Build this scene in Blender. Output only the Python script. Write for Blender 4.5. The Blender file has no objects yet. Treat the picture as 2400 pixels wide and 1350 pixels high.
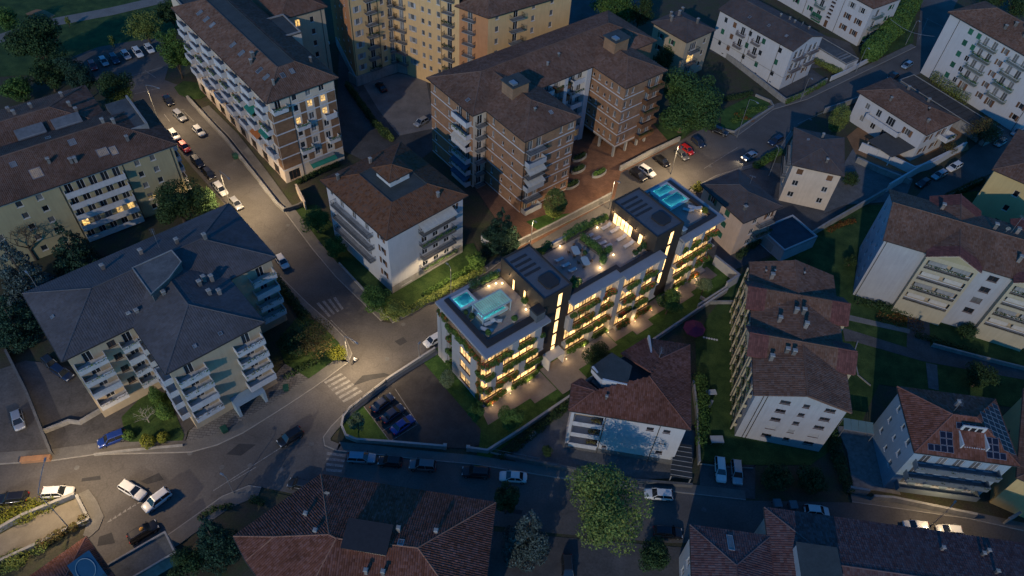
import bpy, bmesh, math, random
import numpy as np
from mathutils import Vector, Matrix

# ------------------------------------------------------------------ camera, sky, sun, exposure
SC = bpy.context.scene
COL = SC.collection
CAM_H, FPX, PITCH, ROLL = 110.0, 1750.0, math.radians(48.0), math.radians(4.5)
_fw = Vector((0, math.cos(PITCH), -math.sin(PITCH)))
_rt = Vector((1, 0, 0))
_up = _rt.cross(_fw)
RT = _rt * math.cos(ROLL) + _up * math.sin(ROLL)
UP = -_rt * math.sin(ROLL) + _up * math.cos(ROLL)
cam_data = bpy.data.cameras.new('camera')
cam_data.sensor_width = 36.0
cam_data.lens = FPX / 2400.0 * 36.0
cam_data.clip_start = 1.0
cam_data.clip_end = 3000.0
cam = bpy.data.objects.new('camera', cam_data)
COL.objects.link(cam)
mw = Matrix.Identity(4)
for i in range(3):
    mw[i][0], mw[i][1], mw[i][2] = RT[i], UP[i], -_fw[i]
mw[2][3] = CAM_H
cam.matrix_world = mw
SC.camera = cam

SUN_DIR = Vector((0.283, 0.868, -0.407)).normalized()      # the way the light travels
SUN_EL = math.asin(-SUN_DIR.z)
world = bpy.data.worlds.new('World')
SC.world = world
world.use_nodes = True
_wn = world.node_tree.nodes
_sky = _wn.new('ShaderNodeTexSky')
_sky.sky_type = 'NISHITA'
_sky.sun_disc = False
_sky.sun_elevation = SUN_EL
_sky.sun_rotation = math.atan2(-SUN_DIR.x, -SUN_DIR.y)
_sky.ozone_density = 4.0
_sky.air_density = 1.0
_sky.dust_density = 0.3
_bg = _wn['Background']
_bg.inputs['Strength'].default_value = 0.088
_tint = _wn.new('ShaderNodeVectorMath')                    # deep blue dusk: one even tint over the whole sky
_tint.operation = 'MULTIPLY'
_tint.inputs[1].default_value = (0.20, 0.98, 1.62)
world.node_tree.links.new(_sky.outputs[0], _tint.inputs[0])
world.node_tree.links.new(_tint.outputs[0], _bg.inputs['Color'])
sun_data = bpy.data.lights.new('sun', 'SUN')
sun_data.energy = 1.5
sun_data.angle = math.radians(0.6)
sun_data.color = (1.0, 0.86, 0.70)
sun = bpy.data.objects.new('sun', sun_data)
COL.objects.link(sun)
sun.rotation_euler = SUN_DIR.to_track_quat('-Z', 'Y').to_euler()
sun.location = (-40, -100, 160)
vs = SC.view_settings
vs.view_transform = 'Standard'
vs.look = 'None'
vs.gamma = 1.0
vs.use_curve_mapping = False
vs.exposure = 0.0
SC.cycles.use_denoising = True
SC.cycles.max_bounces = 5
SC.cycles.diffuse_bounces = 3
SC.cycles.transparent_max_bounces = 6
SC.cycles.sample_clamp_indirect = 4.0
SC.cycles.caustics_reflective = False
SC.cycles.caustics_refractive = False

RND = random.Random(7)

def at(px, py, z=0.0):
    """the point of height z that the photograph shows at pixel (px, py)"""
    d = _fw * FPX + RT * (px - 1200.0) - UP * (py - 675.0)
    t = (z - CAM_H) / d.z
    return Vector((d.x * t, d.y * t, z))

def mpp(px, py, z=0.0):
    return (at(px, py, z) - Vector((0, 0, CAM_H))).dot(_fw) / FPX

# ------------------------------------------------------------------ materials
MATS = {}

def M(name, col, rough=0.8, var=0.2, scale=0.6, fine=0.0, fscale=9.0, bump=0.0, bscale=20.0, metal=0.0,
      streak=0.0, island=0.0, col2=None, spec=0.3, coat=0.0, objrand=0.0, sheen=0.0):
    if name in MATS:
        return MATS[name]
    m = bpy.data.materials.new(name)
    m.use_nodes = True
    n, l = m.node_tree.nodes, m.node_tree.links
    b = n['Principled BSDF']
    b.inputs['Roughness'].default_value = rough
    b.inputs['Metallic'].default_value = metal
    b.inputs['Specular IOR Level'].default_value = spec
    b.inputs['Coat Weight'].default_value = coat
    b.inputs['Coat Roughness'].default_value = 0.06
    geo = n.new('ShaderNodeNewGeometry')
    col = tuple(col)[:3]
    c2 = col2 or col
    val = None

    def addf(sock, lo, hi):
        nonlocal val
        mr = n.new('ShaderNodeMapRange')
        mr.inputs['From Min'].default_value = 0.25
        mr.inputs['From Max'].default_value = 0.75
        mr.inputs['To Min'].default_value = lo
        mr.inputs['To Max'].default_value = hi
        l.new(sock, mr.inputs['Value'])
        if val is None:
            val = mr.outputs[0]
        else:
            mu = n.new('ShaderNodeMath')
            mu.operation = 'MULTIPLY'
            l.new(val, mu.inputs[0])
            l.new(mr.outputs[0], mu.inputs[1])
            val = mu.outputs[0]
    noise = None
    if var > 0 or col2:
        noise = n.new('ShaderNodeTexNoise')
        noise.inputs['Scale'].default_value = scale
        noise.inputs['Detail'].default_value = 6.0
        noise.inputs['Roughness'].default_value = 0.62
        l.new(geo.outputs['Position'], noise.inputs['Vector'])
        addf(noise.outputs['Fac'], 1 - var, 1 + var)
    if fine > 0:
        nf = n.new('ShaderNodeTexNoise')
        nf.inputs['Scale'].default_value = fscale
        nf.inputs['Detail'].default_value = 3.0
        l.new(geo.outputs['Position'], nf.inputs['Vector'])
        addf(nf.outputs['Fac'], 1 - fine, 1 + fine)
    if streak > 0:
        mp = n.new('ShaderNodeMapping')
        mp.inputs['Scale'].default_value = (1.3, 1.3, 0.12)
        l.new(geo.outputs['Position'], mp.inputs['Vector'])
        ns = n.new('ShaderNodeTexNoise')
        ns.inputs['Scale'].default_value = 2.2
        ns.inputs['Detail'].default_value = 4.0
        l.new(mp.outputs[0], ns.inputs['Vector'])
        addf(ns.outputs['Fac'], 1 - streak, 1 + streak * 0.4)
    if island > 0:
        mr = n.new('ShaderNodeMapRange')
        mr.inputs['To Min'].default_value = 1 - island
        mr.inputs['To Max'].default_value = 1 + island
        l.new(geo.outputs['Random Per Island'], mr.inputs['Value'])
        if val is None:
            val = mr.outputs[0]
        else:
            mu = n.new('ShaderNodeMath')
            mu.operation = 'MULTIPLY'
            l.new(val, mu.inputs[0])
            l.new(mr.outputs[0], mu.inputs[1])
            val = mu.outputs[0]
    if objrand > 0:
        oi = n.new('ShaderNodeObjectInfo')
        mr = n.new('ShaderNodeMapRange')
        mr.inputs['To Min'].default_value = 1 - objrand
        mr.inputs['To Max'].default_value = 1 + objrand
        l.new(oi.outputs['Random'], mr.inputs['Value'])
        if val is None:
            val = mr.outputs[0]
        else:
            mu = n.new('ShaderNodeMath')
            mu.operation = 'MULTIPLY'
            l.new(val, mu.inputs[0])
            l.new(mr.outputs[0], mu.inputs[1])
            val = mu.outputs[0]
    base = n.new('ShaderNodeMix')
    base.data_type = 'RGBA'
    base.inputs[6].default_value = (*col, 1)
    base.inputs[7].default_value = (*c2, 1)
    base.inputs[0].default_value = 0.0
    if col2:
        src = geo.outputs['Random Per Island'] if island > 0 else noise.outputs['Fac']
        cr = n.new('ShaderNodeMapRange')
        cr.inputs['From Min'].default_value = 0.35 if island == 0 else 0.15
        cr.inputs['From Max'].default_value = 0.65 if island == 0 else 0.95
        l.new(src, cr.inputs['Value'])
        l.new(cr.outputs[0], base.inputs[0])
    out = base.outputs[2]
    if val is not None:
        mx = n.new('ShaderNodeVectorMath')
        mx.operation = 'SCALE'
        l.new(out, mx.inputs[0])
        l.new(val, mx.inputs['Scale'])
        out = mx.outputs[0]
    l.new(out, b.inputs['Base Color'])
    if bump > 0:
        nb = n.new('ShaderNodeTexNoise')
        nb.inputs['Scale'].default_value = bscale
        nb.inputs['Detail'].default_value = 4.0
        l.new(geo.outputs['Position'], nb.inputs['Vector'])
        bp = n.new('ShaderNodeBump')
        bp.inputs['Strength'].default_value = bump
        bp.inputs['Distance'].default_value = 0.05
        l.new(nb.outputs['Fac'], bp.inputs['Height'])
        l.new(bp.outputs['Normal'], b.inputs['Normal'])
    MATS[name] = m
    return m

def MBRICK(name, c1, c2, mortar, bw, bh, msize=0.03, rough=0.85, axes='wall', var=0.2):
    """coursed brick or block pattern too small to build, laid in the surface's own plane"""
    if name in MATS:
        return MATS[name]
    m = bpy.data.materials.new(name)
    m.use_nodes = True
    n, l = m.node_tree.nodes, m.node_tree.links
    b = n['Principled BSDF']
    b.inputs['Roughness'].default_value = rough
    b.inputs['Specular IOR Level'].default_value = 0.25
    tc = n.new('ShaderNodeTexCoord')
    sx = n.new('ShaderNodeSeparateXYZ')
    cx = n.new('ShaderNodeCombineXYZ')
    l.new(tc.outputs['Object'], sx.inputs[0])
    l.new(sx.outputs[0], cx.inputs[0])
    l.new(sx.outputs[2 if axes == 'wall' else 1], cx.inputs[1])
    br = n.new('ShaderNodeTexBrick')
    br.inputs['Color1'].default_value = (*c1, 1)
    br.inputs['Color2'].default_value = (*c2, 1)
    br.inputs['Mortar'].default_value = (*mortar, 1)
    br.inputs['Scale'].default_value = 1.0
    br.inputs['Brick Width'].default_value = bw
    br.inputs['Row Height'].default_value = bh
    br.inputs['Mortar Size'].default_value = msize * bh
    l.new(cx.outputs[0], br.inputs['Vector'])
    geo = n.new('ShaderNodeNewGeometry')
    ns = n.new('ShaderNodeTexNoise')
    ns.inputs['Scale'].default_value = 0.7
    ns.inputs['Detail'].default_value = 7.0
    l.new(geo.outputs['Position'], ns.inputs['Vector'])
    mr = n.new('ShaderNodeMapRange')
    mr.inputs['From Min'].default_value = 0.25
    mr.inputs['From Max'].default_value = 0.75
    mr.inputs['To Min'].default_value = 1 - var
    mr.inputs['To Max'].default_value = 1 + var
    l.new(ns.outputs['Fac'], mr.inputs['Value'])
    mx = n.new('ShaderNodeVectorMath')
    mx.operation = 'SCALE'
    l.new(br.outputs['Color'], mx.inputs[0])
    l.new(mr.outputs[0], mx.inputs['Scale'])
    l.new(mx.outputs[0], b.inputs['Base Color'])
    MATS[name] = m
    return m

def MEMIT(name, col, strength, scale=1.2, var=0.5, objrand=0.35):
    if name in MATS:
        return MATS[name]
    m = bpy.data.materials.new(name)
    m.use_nodes = True
    n, l = m.node_tree.nodes, m.node_tree.links
    b = n['Principled BSDF']
    b.inputs['Base Color'].default_value = (0.25, 0.22, 0.18, 1)
    b.inputs['Roughness'].default_value = 0.25
    b.inputs['Emission Color'].default_value = (*col, 1)
    geo = n.new('ShaderNodeNewGeometry')
    ns = n.new('ShaderNodeTexNoise')
    ns.inputs['Scale'].default_value = scale
    ns.inputs['Detail'].default_value = 2.0
    l.new(geo.outputs['Position'], ns.inputs['Vector'])
    mr = n.new('ShaderNodeMapRange')
    mr.inputs['From Min'].default_value = 0.3
    mr.inputs['From Max'].default_value = 0.7
    mr.inputs['To Min'].default_value = strength * (1 - var)
    mr.inputs['To Max'].default_value = strength * (1 + var)
    l.new(ns.outputs['Fac'], mr.inputs['Value'])
    oi = n.new('ShaderNodeObjectInfo')
    m2 = n.new('ShaderNodeMapRange')
    m2.inputs['To Min'].default_value = 1 - objrand
    m2.inputs['To Max'].default_value = 1 + objrand
    l.new(oi.outputs['Random'], m2.inputs['Value'])
    mu = n.new('ShaderNodeMath')
    mu.operation = 'MULTIPLY'
    l.new(mr.outputs[0], mu.inputs[0])
    l.new(m2.outputs[0], mu.inputs[1])
    l.new(mu.outputs[0], b.inputs['Emission Strength'])
    MATS[name] = m
    return m

def MLEAF(name, c1, c2, sat=0.0):
    if name in MATS:
        return MATS[name]
    m = M(name, c1, rough=0.75, var=0.35, scale=0.45, island=0.26, col2=c2, spec=0.2)
    b = m.node_tree.nodes['Principled BSDF']
    b.inputs['Transmission Weight'].default_value = 0.0
    return m

asphalt = M('asphalt', (0.092, 0.086, 0.081), 0.9, 0.3, 0.12, 0.18, 3.5, 0.25, 12)
def wear(m, dark=.84):
    """cracks, seams and worn wheel tracks on a road surface"""
    n, l = m.node_tree.nodes, m.node_tree.links
    b = n['Principled BSDF']
    src = b.inputs['Base Color'].links[0].from_socket
    geo = n.new('ShaderNodeNewGeometry')
    wn = n.new('ShaderNodeTexNoise')
    wn.inputs['Scale'].default_value = .6
    l.new(geo.outputs['Position'], wn.inputs['Vector'])
    mx = n.new('ShaderNodeVectorMath')
    mx.operation = 'MULTIPLY_ADD'
    l.new(wn.outputs['Color'], mx.inputs[0])
    mx.inputs[1].default_value = (2.2, 2.2, 0)
    l.new(geo.outputs['Position'], mx.inputs[2])
    vo = n.new('ShaderNodeTexVoronoi')
    vo.feature = 'DISTANCE_TO_EDGE'
    vo.inputs['Scale'].default_value = .11
    l.new(mx.outputs[0], vo.inputs['Vector'])
    mr = n.new('ShaderNodeMapRange')
    mr.inputs['From Max'].default_value = .012
    mr.inputs['To Min'].default_value = dark
    l.new(vo.outputs['Distance'], mr.inputs['Value'])
    bn = n.new('ShaderNodeTexNoise')
    bn.inputs['Scale'].default_value = .05
    bn.inputs['Detail'].default_value = 5
    l.new(geo.outputs['Position'], bn.inputs['Vector'])
    m2 = n.new('ShaderNodeMapRange')
    m2.inputs['From Min'].default_value = .35
    m2.inputs['From Max'].default_value = .65
    m2.inputs['To Min'].default_value = .8
    m2.inputs['To Max'].default_value = 1.25
    l.new(bn.outputs['Fac'], m2.inputs['Value'])
    mu = n.new('ShaderNodeMath')
    mu.operation = 'MULTIPLY'
    l.new(mr.outputs[0], mu.inputs[0])
    l.new(m2.outputs[0], mu.inputs[1])
    sc = n.new('ShaderNodeVectorMath')
    sc.operation = 'SCALE'
    l.new(src, sc.inputs[0])
    l.new(mu.outputs[0], sc.inputs['Scale'])
    l.new(sc.outputs[0], b.inputs['Base Color'])
wear(asphalt)
asphalt_new = M('asphalt_patch', (0.040, 0.040, 0.042), 0.9, 0.2, 0.5, 0.15, 4, 0.2, 12)
yard_asphalt = M('yard_asphalt', (0.075, 0.072, 0.070), 0.92, 0.35, 0.3, 0.2, 3, 0.2, 10)
wear(yard_asphalt)
gravel_m = M('yard_gravel', (0.17, 0.155, 0.145), 0.95, 0.3, 0.3, 0.2, 5)
pavement = M('pavement', (0.125, 0.12, 0.112), 0.9, 0.22, 0.5, 0.15, 6, 0.15, 14)
kerbstone = M('kerbstone', (0.24, 0.23, 0.21), 0.9, 0.2, 1.5, 0.1, 7)
paint = M('road_paint', (0.20, 0.195, 0.185), 0.85, 0.45, 1.3, 0.45, 5)
grass_m = M('grass', (0.022, 0.055, 0.012), 0.95, 0.35, 0.35, 0.4, 5, 0.6, 14, col2=(0.045, 0.075, 0.018))
lawn_m = M('lawn', (0.030, 0.080, 0.014), 0.95, 0.25, 0.6, 0.35, 6, 0.6, 16, col2=(0.05, 0.10, 0.02))
dirt_m = M('dirt', (0.07, 0.06, 0.045), 0.95, 0.4, 0.35, 0.3, 4, 0.4, 8, col2=(0.035, 0.045, 0.018))
soil_path = M('path_gravel', (0.17, 0.165, 0.15), 0.95, 0.2, 0.4, 0.2, 5)
clay_m = M('bare_clay', (0.22, 0.12, 0.06), 0.95, 0.3, 0.4, 0.2, 5)
paver_m = MBRICK('grey_pavers', (0.15, 0.145, 0.14), (0.115, 0.112, 0.11), (0.07, 0.07, 0.068), 0.9, 0.45, 0.12, axes='floor')
terracotta_pave = MBRICK('terracotta_pavers', (0.18, 0.095, 0.058), (0.145, 0.075, 0.047), (0.08, 0.05, 0.035), 0.5, 0.25, 0.1, axes='floor')
stone_pave = M('stone_terrace', (0.16, 0.155, 0.15), 0.85, 0.4, 1.6, 0.2, 7)
conc = M('concrete', (0.26, 0.255, 0.24), 0.9, 0.25, 0.5, 0.1, 6, streak=0.2)
conc_dark = M('concrete_dark', (0.12, 0.12, 0.118), 0.9, 0.3, 0.6, 0.15, 5, streak=0.15)
white_pl = M('plaster_white', (0.47, 0.47, 0.47), 0.85, 0.05, 0.5, 0.03, 8, streak=0.07)
white_r = M('plaster_white_dim', (0.34, 0.345, 0.35), 0.85, 0.07, 0.5, 0.04, 8, streak=0.10)  # white plaster with the right side's darker falloff put into the colour
cream_pl = M('plaster_cream', (0.55, 0.46, 0.36), 0.85, 0.08, 0.5, 0.04, 8, streak=0.10)
peach_pl = M('plaster_peach', (0.52, 0.38, 0.28), 0.85, 0.08, 0.5, 0.04, 8, streak=0.10)
ochre_pl = M('plaster_ochre', (0.64, 0.42, 0.20), 0.85, 0.08, 0.4, 0.04, 8, streak=0.10)
ochre_shade_pl = M('plaster_ochre_shade', (0.46, 0.22, 0.10), 0.85, 0.1, 0.4, 0.04, 8, streak=0.10)  # ochre with the shade of the side faces put into the colour
beige_pl = M('plaster_beige', (0.40, 0.33, 0.23), 0.85, 0.08, 0.4, 0.04, 8, streak=0.10)
olive_pl = M('plaster_olive', (0.34, 0.30, 0.18), 0.85, 0.08, 0.4, 0.04, 8, streak=0.10)
yellow_pl = M('plaster_yellow', (0.50, 0.40, 0.19), 0.85, 0.06, 0.4, 0.04, 8, streak=0.08)
grey_pl = M('plaster_grey', (0.36, 0.37, 0.38), 0.85, 0.08, 0.4, 0.04, 8, streak=0.10)
blue_pl = M('plaster_white_blue_shade', (0.24, 0.32, 0.38), 0.85, 0.08, 0.4, 0.04, 8, streak=0.10)
parapet_w = M('parapet_white', (0.50, 0.50, 0.50), 0.85, 0.10, 0.9, 0.05, 8, streak=0.12)
brick_red = MBRICK('brick_red', (0.32, 0.175, 0.092), (0.27, 0.14, 0.072), (0.2, 0.14, 0.1), 0.5, 0.13, 0.12)
brick_tan = MBRICK('brick_tan', (0.25, 0.14, 0.07), (0.19, 0.10, 0.048), (0.15, 0.10, 0.07), 0.5, 0.13, 0.12)
glass_d = M('glass_dark', (0.02, 0.025, 0.03), 0.08, 0.2, 0.8, spec=0.6, objrand=0.5)
glass_c = M('glass_curtain', (0.14, 0.14, 0.135), 0.25, 0.3, 1.0, spec=0.5, objrand=0.5)
frame_w = M('frame_white', (0.55, 0.55, 0.54), 0.6, 0.05)
frame_b = M('frame_brown', (0.10, 0.05, 0.03), 0.7, 0.15)
shut_g = M('shutter_green', (0.02, 0.11, 0.065), 0.7, 0.2, 2.0, objrand=0.25)
shut_b = M('shutter_brown', (0.14, 0.07, 0.035), 0.7, 0.2, 2.0, objrand=0.25)
shut_w = M('shutter_grey', (0.33, 0.33, 0.32), 0.7, 0.1, 2.0, objrand=0.25)
iron = M('iron', (0.03, 0.03, 0.032), 0.6, 0.1, metal=0.5)
steel = M('galvanised_steel', (0.32, 0.33, 0.34), 0.45, 0.1, metal=0.6)
gutter_m = M('gutter', (0.05, 0.045, 0.04), 0.6, 0.1, metal=0.3)
green_aw = M('awning_green', (0.02, 0.17, 0.12), 0.8, 0.15, 1.5)
red_aw = M('awning_red', (0.35, 0.03, 0.02), 0.8, 0.15, 1.5)
orange_aw = M('awning_orange', (0.42, 0.13, 0.03), 0.8, 0.15, 1.5)
cream_aw = M('awning_cream', (0.45, 0.42, 0.36), 0.8, 0.15, 1.5)
blue_aw = M('awning_blue', (0.03, 0.09, 0.14), 0.8, 0.15, 1.5)
tile_brown = M('tiles_brown', (0.165, 0.086, 0.054), 0.9, 0.28, 0.5, 0.22, 0.13, island=0.34, col2=(0.115, 0.074, 0.056))
tile_red = M('tiles_red', (0.175, 0.066, 0.038), 0.9, 0.25, 0.6, 0.25, 0.14, island=0.35, col2=(0.14, 0.065, 0.05))
tile_rust = M('tiles_rust', (0.21, 0.088, 0.038), 0.9, 0.25, 0.8, island=0.55, col2=(0.075, 0.045, 0.032))
tile_grey = M('tiles_grey', (0.095, 0.087, 0.088), 0.85, 0.2, 0.6, 0.22, 0.12, island=0.22, col2=(0.075, 0.072, 0.078))
tile_dark = M('tiles_darkgrey', (0.108, 0.076, 0.064), 0.85, 0.2, 0.6, 0.2, 0.15, island=0.22, col2=(0.065, 0.06, 0.06))
tile_wine = M('tiles_wine', (0.125, 0.050, 0.042), 0.8, 0.15, 0.8, island=0.25)
flat_m = M('roofing_felt', (0.075, 0.08, 0.08), 0.85, 0.35, 0.5, 0.15, 4)
metal_roof = M('metal_roof', (0.050, 0.058, 0.056), 0.8, 0.25, 0.5, 0.1, 4)
lit_win = MEMIT('window_lit', (1.0, 0.60, 0.16), 0.75, 2.2, 0.95, 0.4)
lit_sky = MEMIT('skylight_lit', (1.0, 0.62, 0.2), 0.07, 1.5, 0.7, 0.4)

# ------------------------------------------------------------------ mesh builder
class MB:
    def __init__(s):
        s.v, s.f = [], []
    def add(s, vs, fs):
        o = len(s.v)
        s.v.extend(tuple(p) for p in vs)
        s.f.extend(tuple(i + o for i in f) for f in fs)
        return s
    def box(s, x0, y0, z0, x1, y1, z1):
        return s.add([(x0, y0, z0), (x1, y0, z0), (x1, y1, z0), (x0, y1, z0), (x0, y0, z1), (x1, y0, z1), (x1, y1, z1), (x0, y1, z1)],
                     [(0, 3, 2, 1), (4, 5, 6, 7), (0, 1, 5, 4), (1, 2, 6, 5), (2, 3, 7, 6), (3, 0, 4, 7)])
    def taper(s, x0, y0, x1, y1, z0, z1, i):
        return s.add([(x0, y0, z0), (x1, y0, z0), (x1, y1, z0), (x0, y1, z0), (x0 + i, y0 + i, z1), (x1 - i, y0 + i, z1), (x1 - i, y1 - i, z1), (x0 + i, y1 - i, z1)],
                     [(0, 3, 2, 1), (4, 5, 6, 7), (0, 1, 5, 4), (1, 2, 6, 5), (2, 3, 7, 6), (3, 0, 4, 7)])
    def prism(s, pts, z0, z1):
        n = len(pts)
        a = sum(pts[i][0] * pts[(i + 1) % n][1] - pts[(i + 1) % n][0] * pts[i][1] for i in range(n))
        if a < 0:
            pts = pts[::-1]
        vs = [(p[0], p[1], z0) for p in pts] + [(p[0], p[1], z1) for p in pts]
        fs = [tuple(range(n))[::-1], tuple(range(n, 2 * n))] + [(i, (i + 1) % n, n + (i + 1) % n, n + i) for i in range(n)]
        return s.add(vs, fs)
    def slab3(s, pts, t):
        """a polygon in space, thickened straight down by t"""
        n = len(pts)
        vs = [tuple(p) for p in pts] + [(p[0], p[1], p[2] - t) for p in pts]
        return s.add(vs, [tuple(range(n)), tuple(range(n, 2 * n))[::-1]] + [(i, n + i, n + (i + 1) % n, (i + 1) % n) for i in range(n)])
    def tube(s, p, q, r, n=6, r2=None):
        p, q = Vector(p), Vector(q)
        r2 = r if r2 is None else r2
        d = (q - p)
        if d.length < 1e-6:
            return s
        d.normalize()
        a = d.orthogonal().normalized()
        b = d.cross(a)
        vs = []
        for c, rr in ((p, r), (q, r2)):
            for i in range(n):
                t = 2 * math.pi * i / n
                vs.append(c + a * math.cos(t) * rr + b * math.sin(t) * rr)
        return s.add(vs, [tuple(range(n))[::-1], tuple(range(n, 2 * n))] + [(i, (i + 1) % n, n + (i + 1) % n, n + i) for i in range(n)])
    def path(s, pts, r, n=6):
        for a, b in zip(pts[:-1], pts[1:]):
            s.tube(a, b, r, n)
        return s
    def lathe(s, prof, n=12, cx=0, cy=0):
        vs, fs = [], []
        for r, z in prof:
            for i in range(n):
                t = 2 * math.pi * i / n
                vs.append((cx + r * math.cos(t), cy + r * math.sin(t), z))
        for k in range(len(prof) - 1):
            for i in range(n):
                fs.append((k * n + i, k * n + (i + 1) % n, (k + 1) * n + (i + 1) % n, (k + 1) * n + i))
        fs.append(tuple(range(n))[::-1])
        fs.append(tuple(range((len(prof) - 1) * n, len(prof) * n)))
        return s.add(vs, fs)
    def me(s, name, mat, smooth=False):
        m = bpy.data.meshes.new(name)
        m.from_pydata(s.v, [], s.f)
        for x in (mat if isinstance(mat, (list, tuple)) else [mat]):
            m.materials.append(x)
        if smooth:
            m.polygons.foreach_set('use_smooth', [True] * len(m.polygons))
        m.update()
        return m
    def build(s, name, mat, parent=None, loc=(0, 0, 0), rz=0.0, smooth=False, stuff=False):
        return ob(name, s.me(name, mat, smooth), parent, loc, rz, stuff)

def ob(name, me, parent=None, loc=(0, 0, 0), rz=0.0, stuff=False):
    o = bpy.data.objects.new(name, me)
    COL.objects.link(o)
    if parent is not None:
        o.parent = parent
    o.location = loc
    if rz:
        o.rotation_euler = (0, 0, rz)
    if stuff:
        o['kind'] = 'stuff'
    return o

def tag(o, label, cat, group=None):
    o['label'] = label
    o['category'] = cat
    if group:
        o['group'] = group
    return o

def thing(name, label, cat, loc=(0, 0, 0), rz=0.0, group=None):
    o = ob(name, None, None, loc, rz)
    o.empty_display_size = 0.3
    return tag(o, label, cat, group)

def struct(o, kind='structure'):
    o['kind'] = kind
    return o

def copy_tree(o, parent=None):
    c = o.copy()
    COL.objects.link(c)
    c.parent = parent
    for ch in list(o.children):
        copy_tree(ch, c)
    return c

def P2(pts, z=0.0):
    return [at(x, y, z) for x, y in pts]

def sheet(name, px, z, mat, thick=0.0, world_pts=None, parent=None):
    pts = [(p[0], p[1]) for p in (world_pts if world_pts is not None else P2(px))]
    o = MB().prism(pts, z - (thick or 0.02), z).build(name, mat, parent)
    if parent is None:
        struct(o)
    return o

def strip_pts(pts, w):
    """offset a polyline by +-w/2, in the ground plane"""
    L, R = [], []
    n = len(pts)
    for i in range(n):
        a = pts[max(i - 1, 0)]
        b = pts[min(i + 1, n - 1)]
        d = Vector((b[0] - a[0], b[1] - a[1]))
        d.normalize()
        nn = Vector((-d.y, d.x))
        L.append((pts[i][0] + nn.x * w / 2, pts[i][1] + nn.y * w / 2))
        R.append((pts[i][0] - nn.x * w / 2, pts[i][1] - nn.y * w / 2))
    return L, R

def ribbon(mb, pts, w, z0, z1):
    L, R = strip_pts(pts, w)
    for i in range(len(pts) - 1):
        mb.prism([R[i], R[i + 1], L[i + 1], L[i]], z0, z1)
    return mb

# ------------------------------------------------------------------ foliage
def leaf_mesh(name, clumps, n, size, seed, mat, inner=0.25, droop=0.0, flat=0.0):
    """leaf-sized faces spread through the volume of overlapping clumps (cx, cy, cz, rx, ry, rz)"""
    r = np.random.default_rng(seed)
    c = np.array(clumps, float)
    w = (c[:, 3] * c[:, 4] + c[:, 5] * c[:, 3])
    k = r.choice(len(c), n, p=w / w.sum())
    d = r.normal(size=(n, 3))
    d /= np.linalg.norm(d, axis=1)[:, None]
    rad = np.where(r.random(n) < inner, r.random(n) ** 0.4, 0.82 + 0.26 * r.random(n))
    p = c[k, :3] + d * rad[:, None] * c[k, 3:6]
    nr = d + r.normal(size=(n, 3)) * 0.55
    nr[:, 2] += 0.35
    nr /= np.linalg.norm(nr, axis=1)[:, None]
    t = np.cross(nr, r.normal(size=(n, 3)))
    t /= np.linalg.norm(t, axis=1)[:, None]
    t[:, 2] -= droop
    b = np.cross(nr, t)
    s = size * (0.6 + 0.8 * r.random(n))
    a1 = t * s[:, None] * 0.62
    b1 = b * s[:, None] * 0.42
    fold = nr * (s * 0.12)[:, None]
    v = np.stack([p - a1, p + b1 - fold, p + a1, p - b1 - fold], 1).reshape(-1, 3)
    return quads_mesh(name, v, mat)

def quads_mesh(name, v, mat):
    n = len(v) // 4
    m = bpy.data.meshes.new(name)
    m.vertices.add(4 * n)
    m.vertices.foreach_set('co', np.ascontiguousarray(v, dtype=np.float32).ravel())
    m.loops.add(4 * n)
    m.loops.foreach_set('vertex_index', np.arange(4 * n, dtype=np.int32))
    m.polygons.add(n)
    m.polygons.foreach_set('loop_start', np.arange(0, 4 * n, 4, dtype=np.int32))
    m.materials.append(mat)
    m.update(calc_edges=True)
    return m

lf_dark = MLEAF('leaves_dark', (0.020, 0.048, 0.016), (0.042, 0.074, 0.024))
lf_mid = MLEAF('leaves_mid', (0.045, 0.105, 0.022), (0.085, 0.145, 0.032))
lf_layer = MLEAF('leaves_layered', (0.030, 0.072, 0.020), (0.058, 0.104, 0.028))
lf_olive = MLEAF('leaves_olive', (0.095, 0.135, 0.032), (0.165, 0.195, 0.045))
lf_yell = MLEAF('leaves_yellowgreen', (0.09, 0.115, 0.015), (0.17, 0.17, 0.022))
lf_blue = MLEAF('needles_blue', (0.044, 0.070, 0.064), (0.085, 0.118, 0.112))
lf_fir = MLEAF('needles_dark', (0.014, 0.042, 0.026), (0.030, 0.066, 0.038))
lf_autumn = MLEAF('leaves_autumn', (0.10, 0.062, 0.022), (0.085, 0.088, 0.028))
lf_orange = MLEAF('groundcover_orange', (0.20, 0.055, 0.015), (0.12, 0.09, 0.02))
lf_red = MLEAF('petals_red', (0.36, 0.025, 0.02), (0.42, 0.10, 0.04))
lf_plant = MLEAF('planter_leaves', (0.040, 0.090, 0.018), (0.085, 0.135, 0.030))
lf_pale = MLEAF('leaves_pale', (0.10, 0.14, 0.06), (0.17, 0.20, 0.10))
bark = M('bark', (0.085, 0.065, 0.048), 0.95, 0.3, 3.0, 0.3, 20)
bark_pale = M('bark_pale', (0.30, 0.28, 0.25), 0.95, 0.3, 3.0, 0.3, 20)

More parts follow.
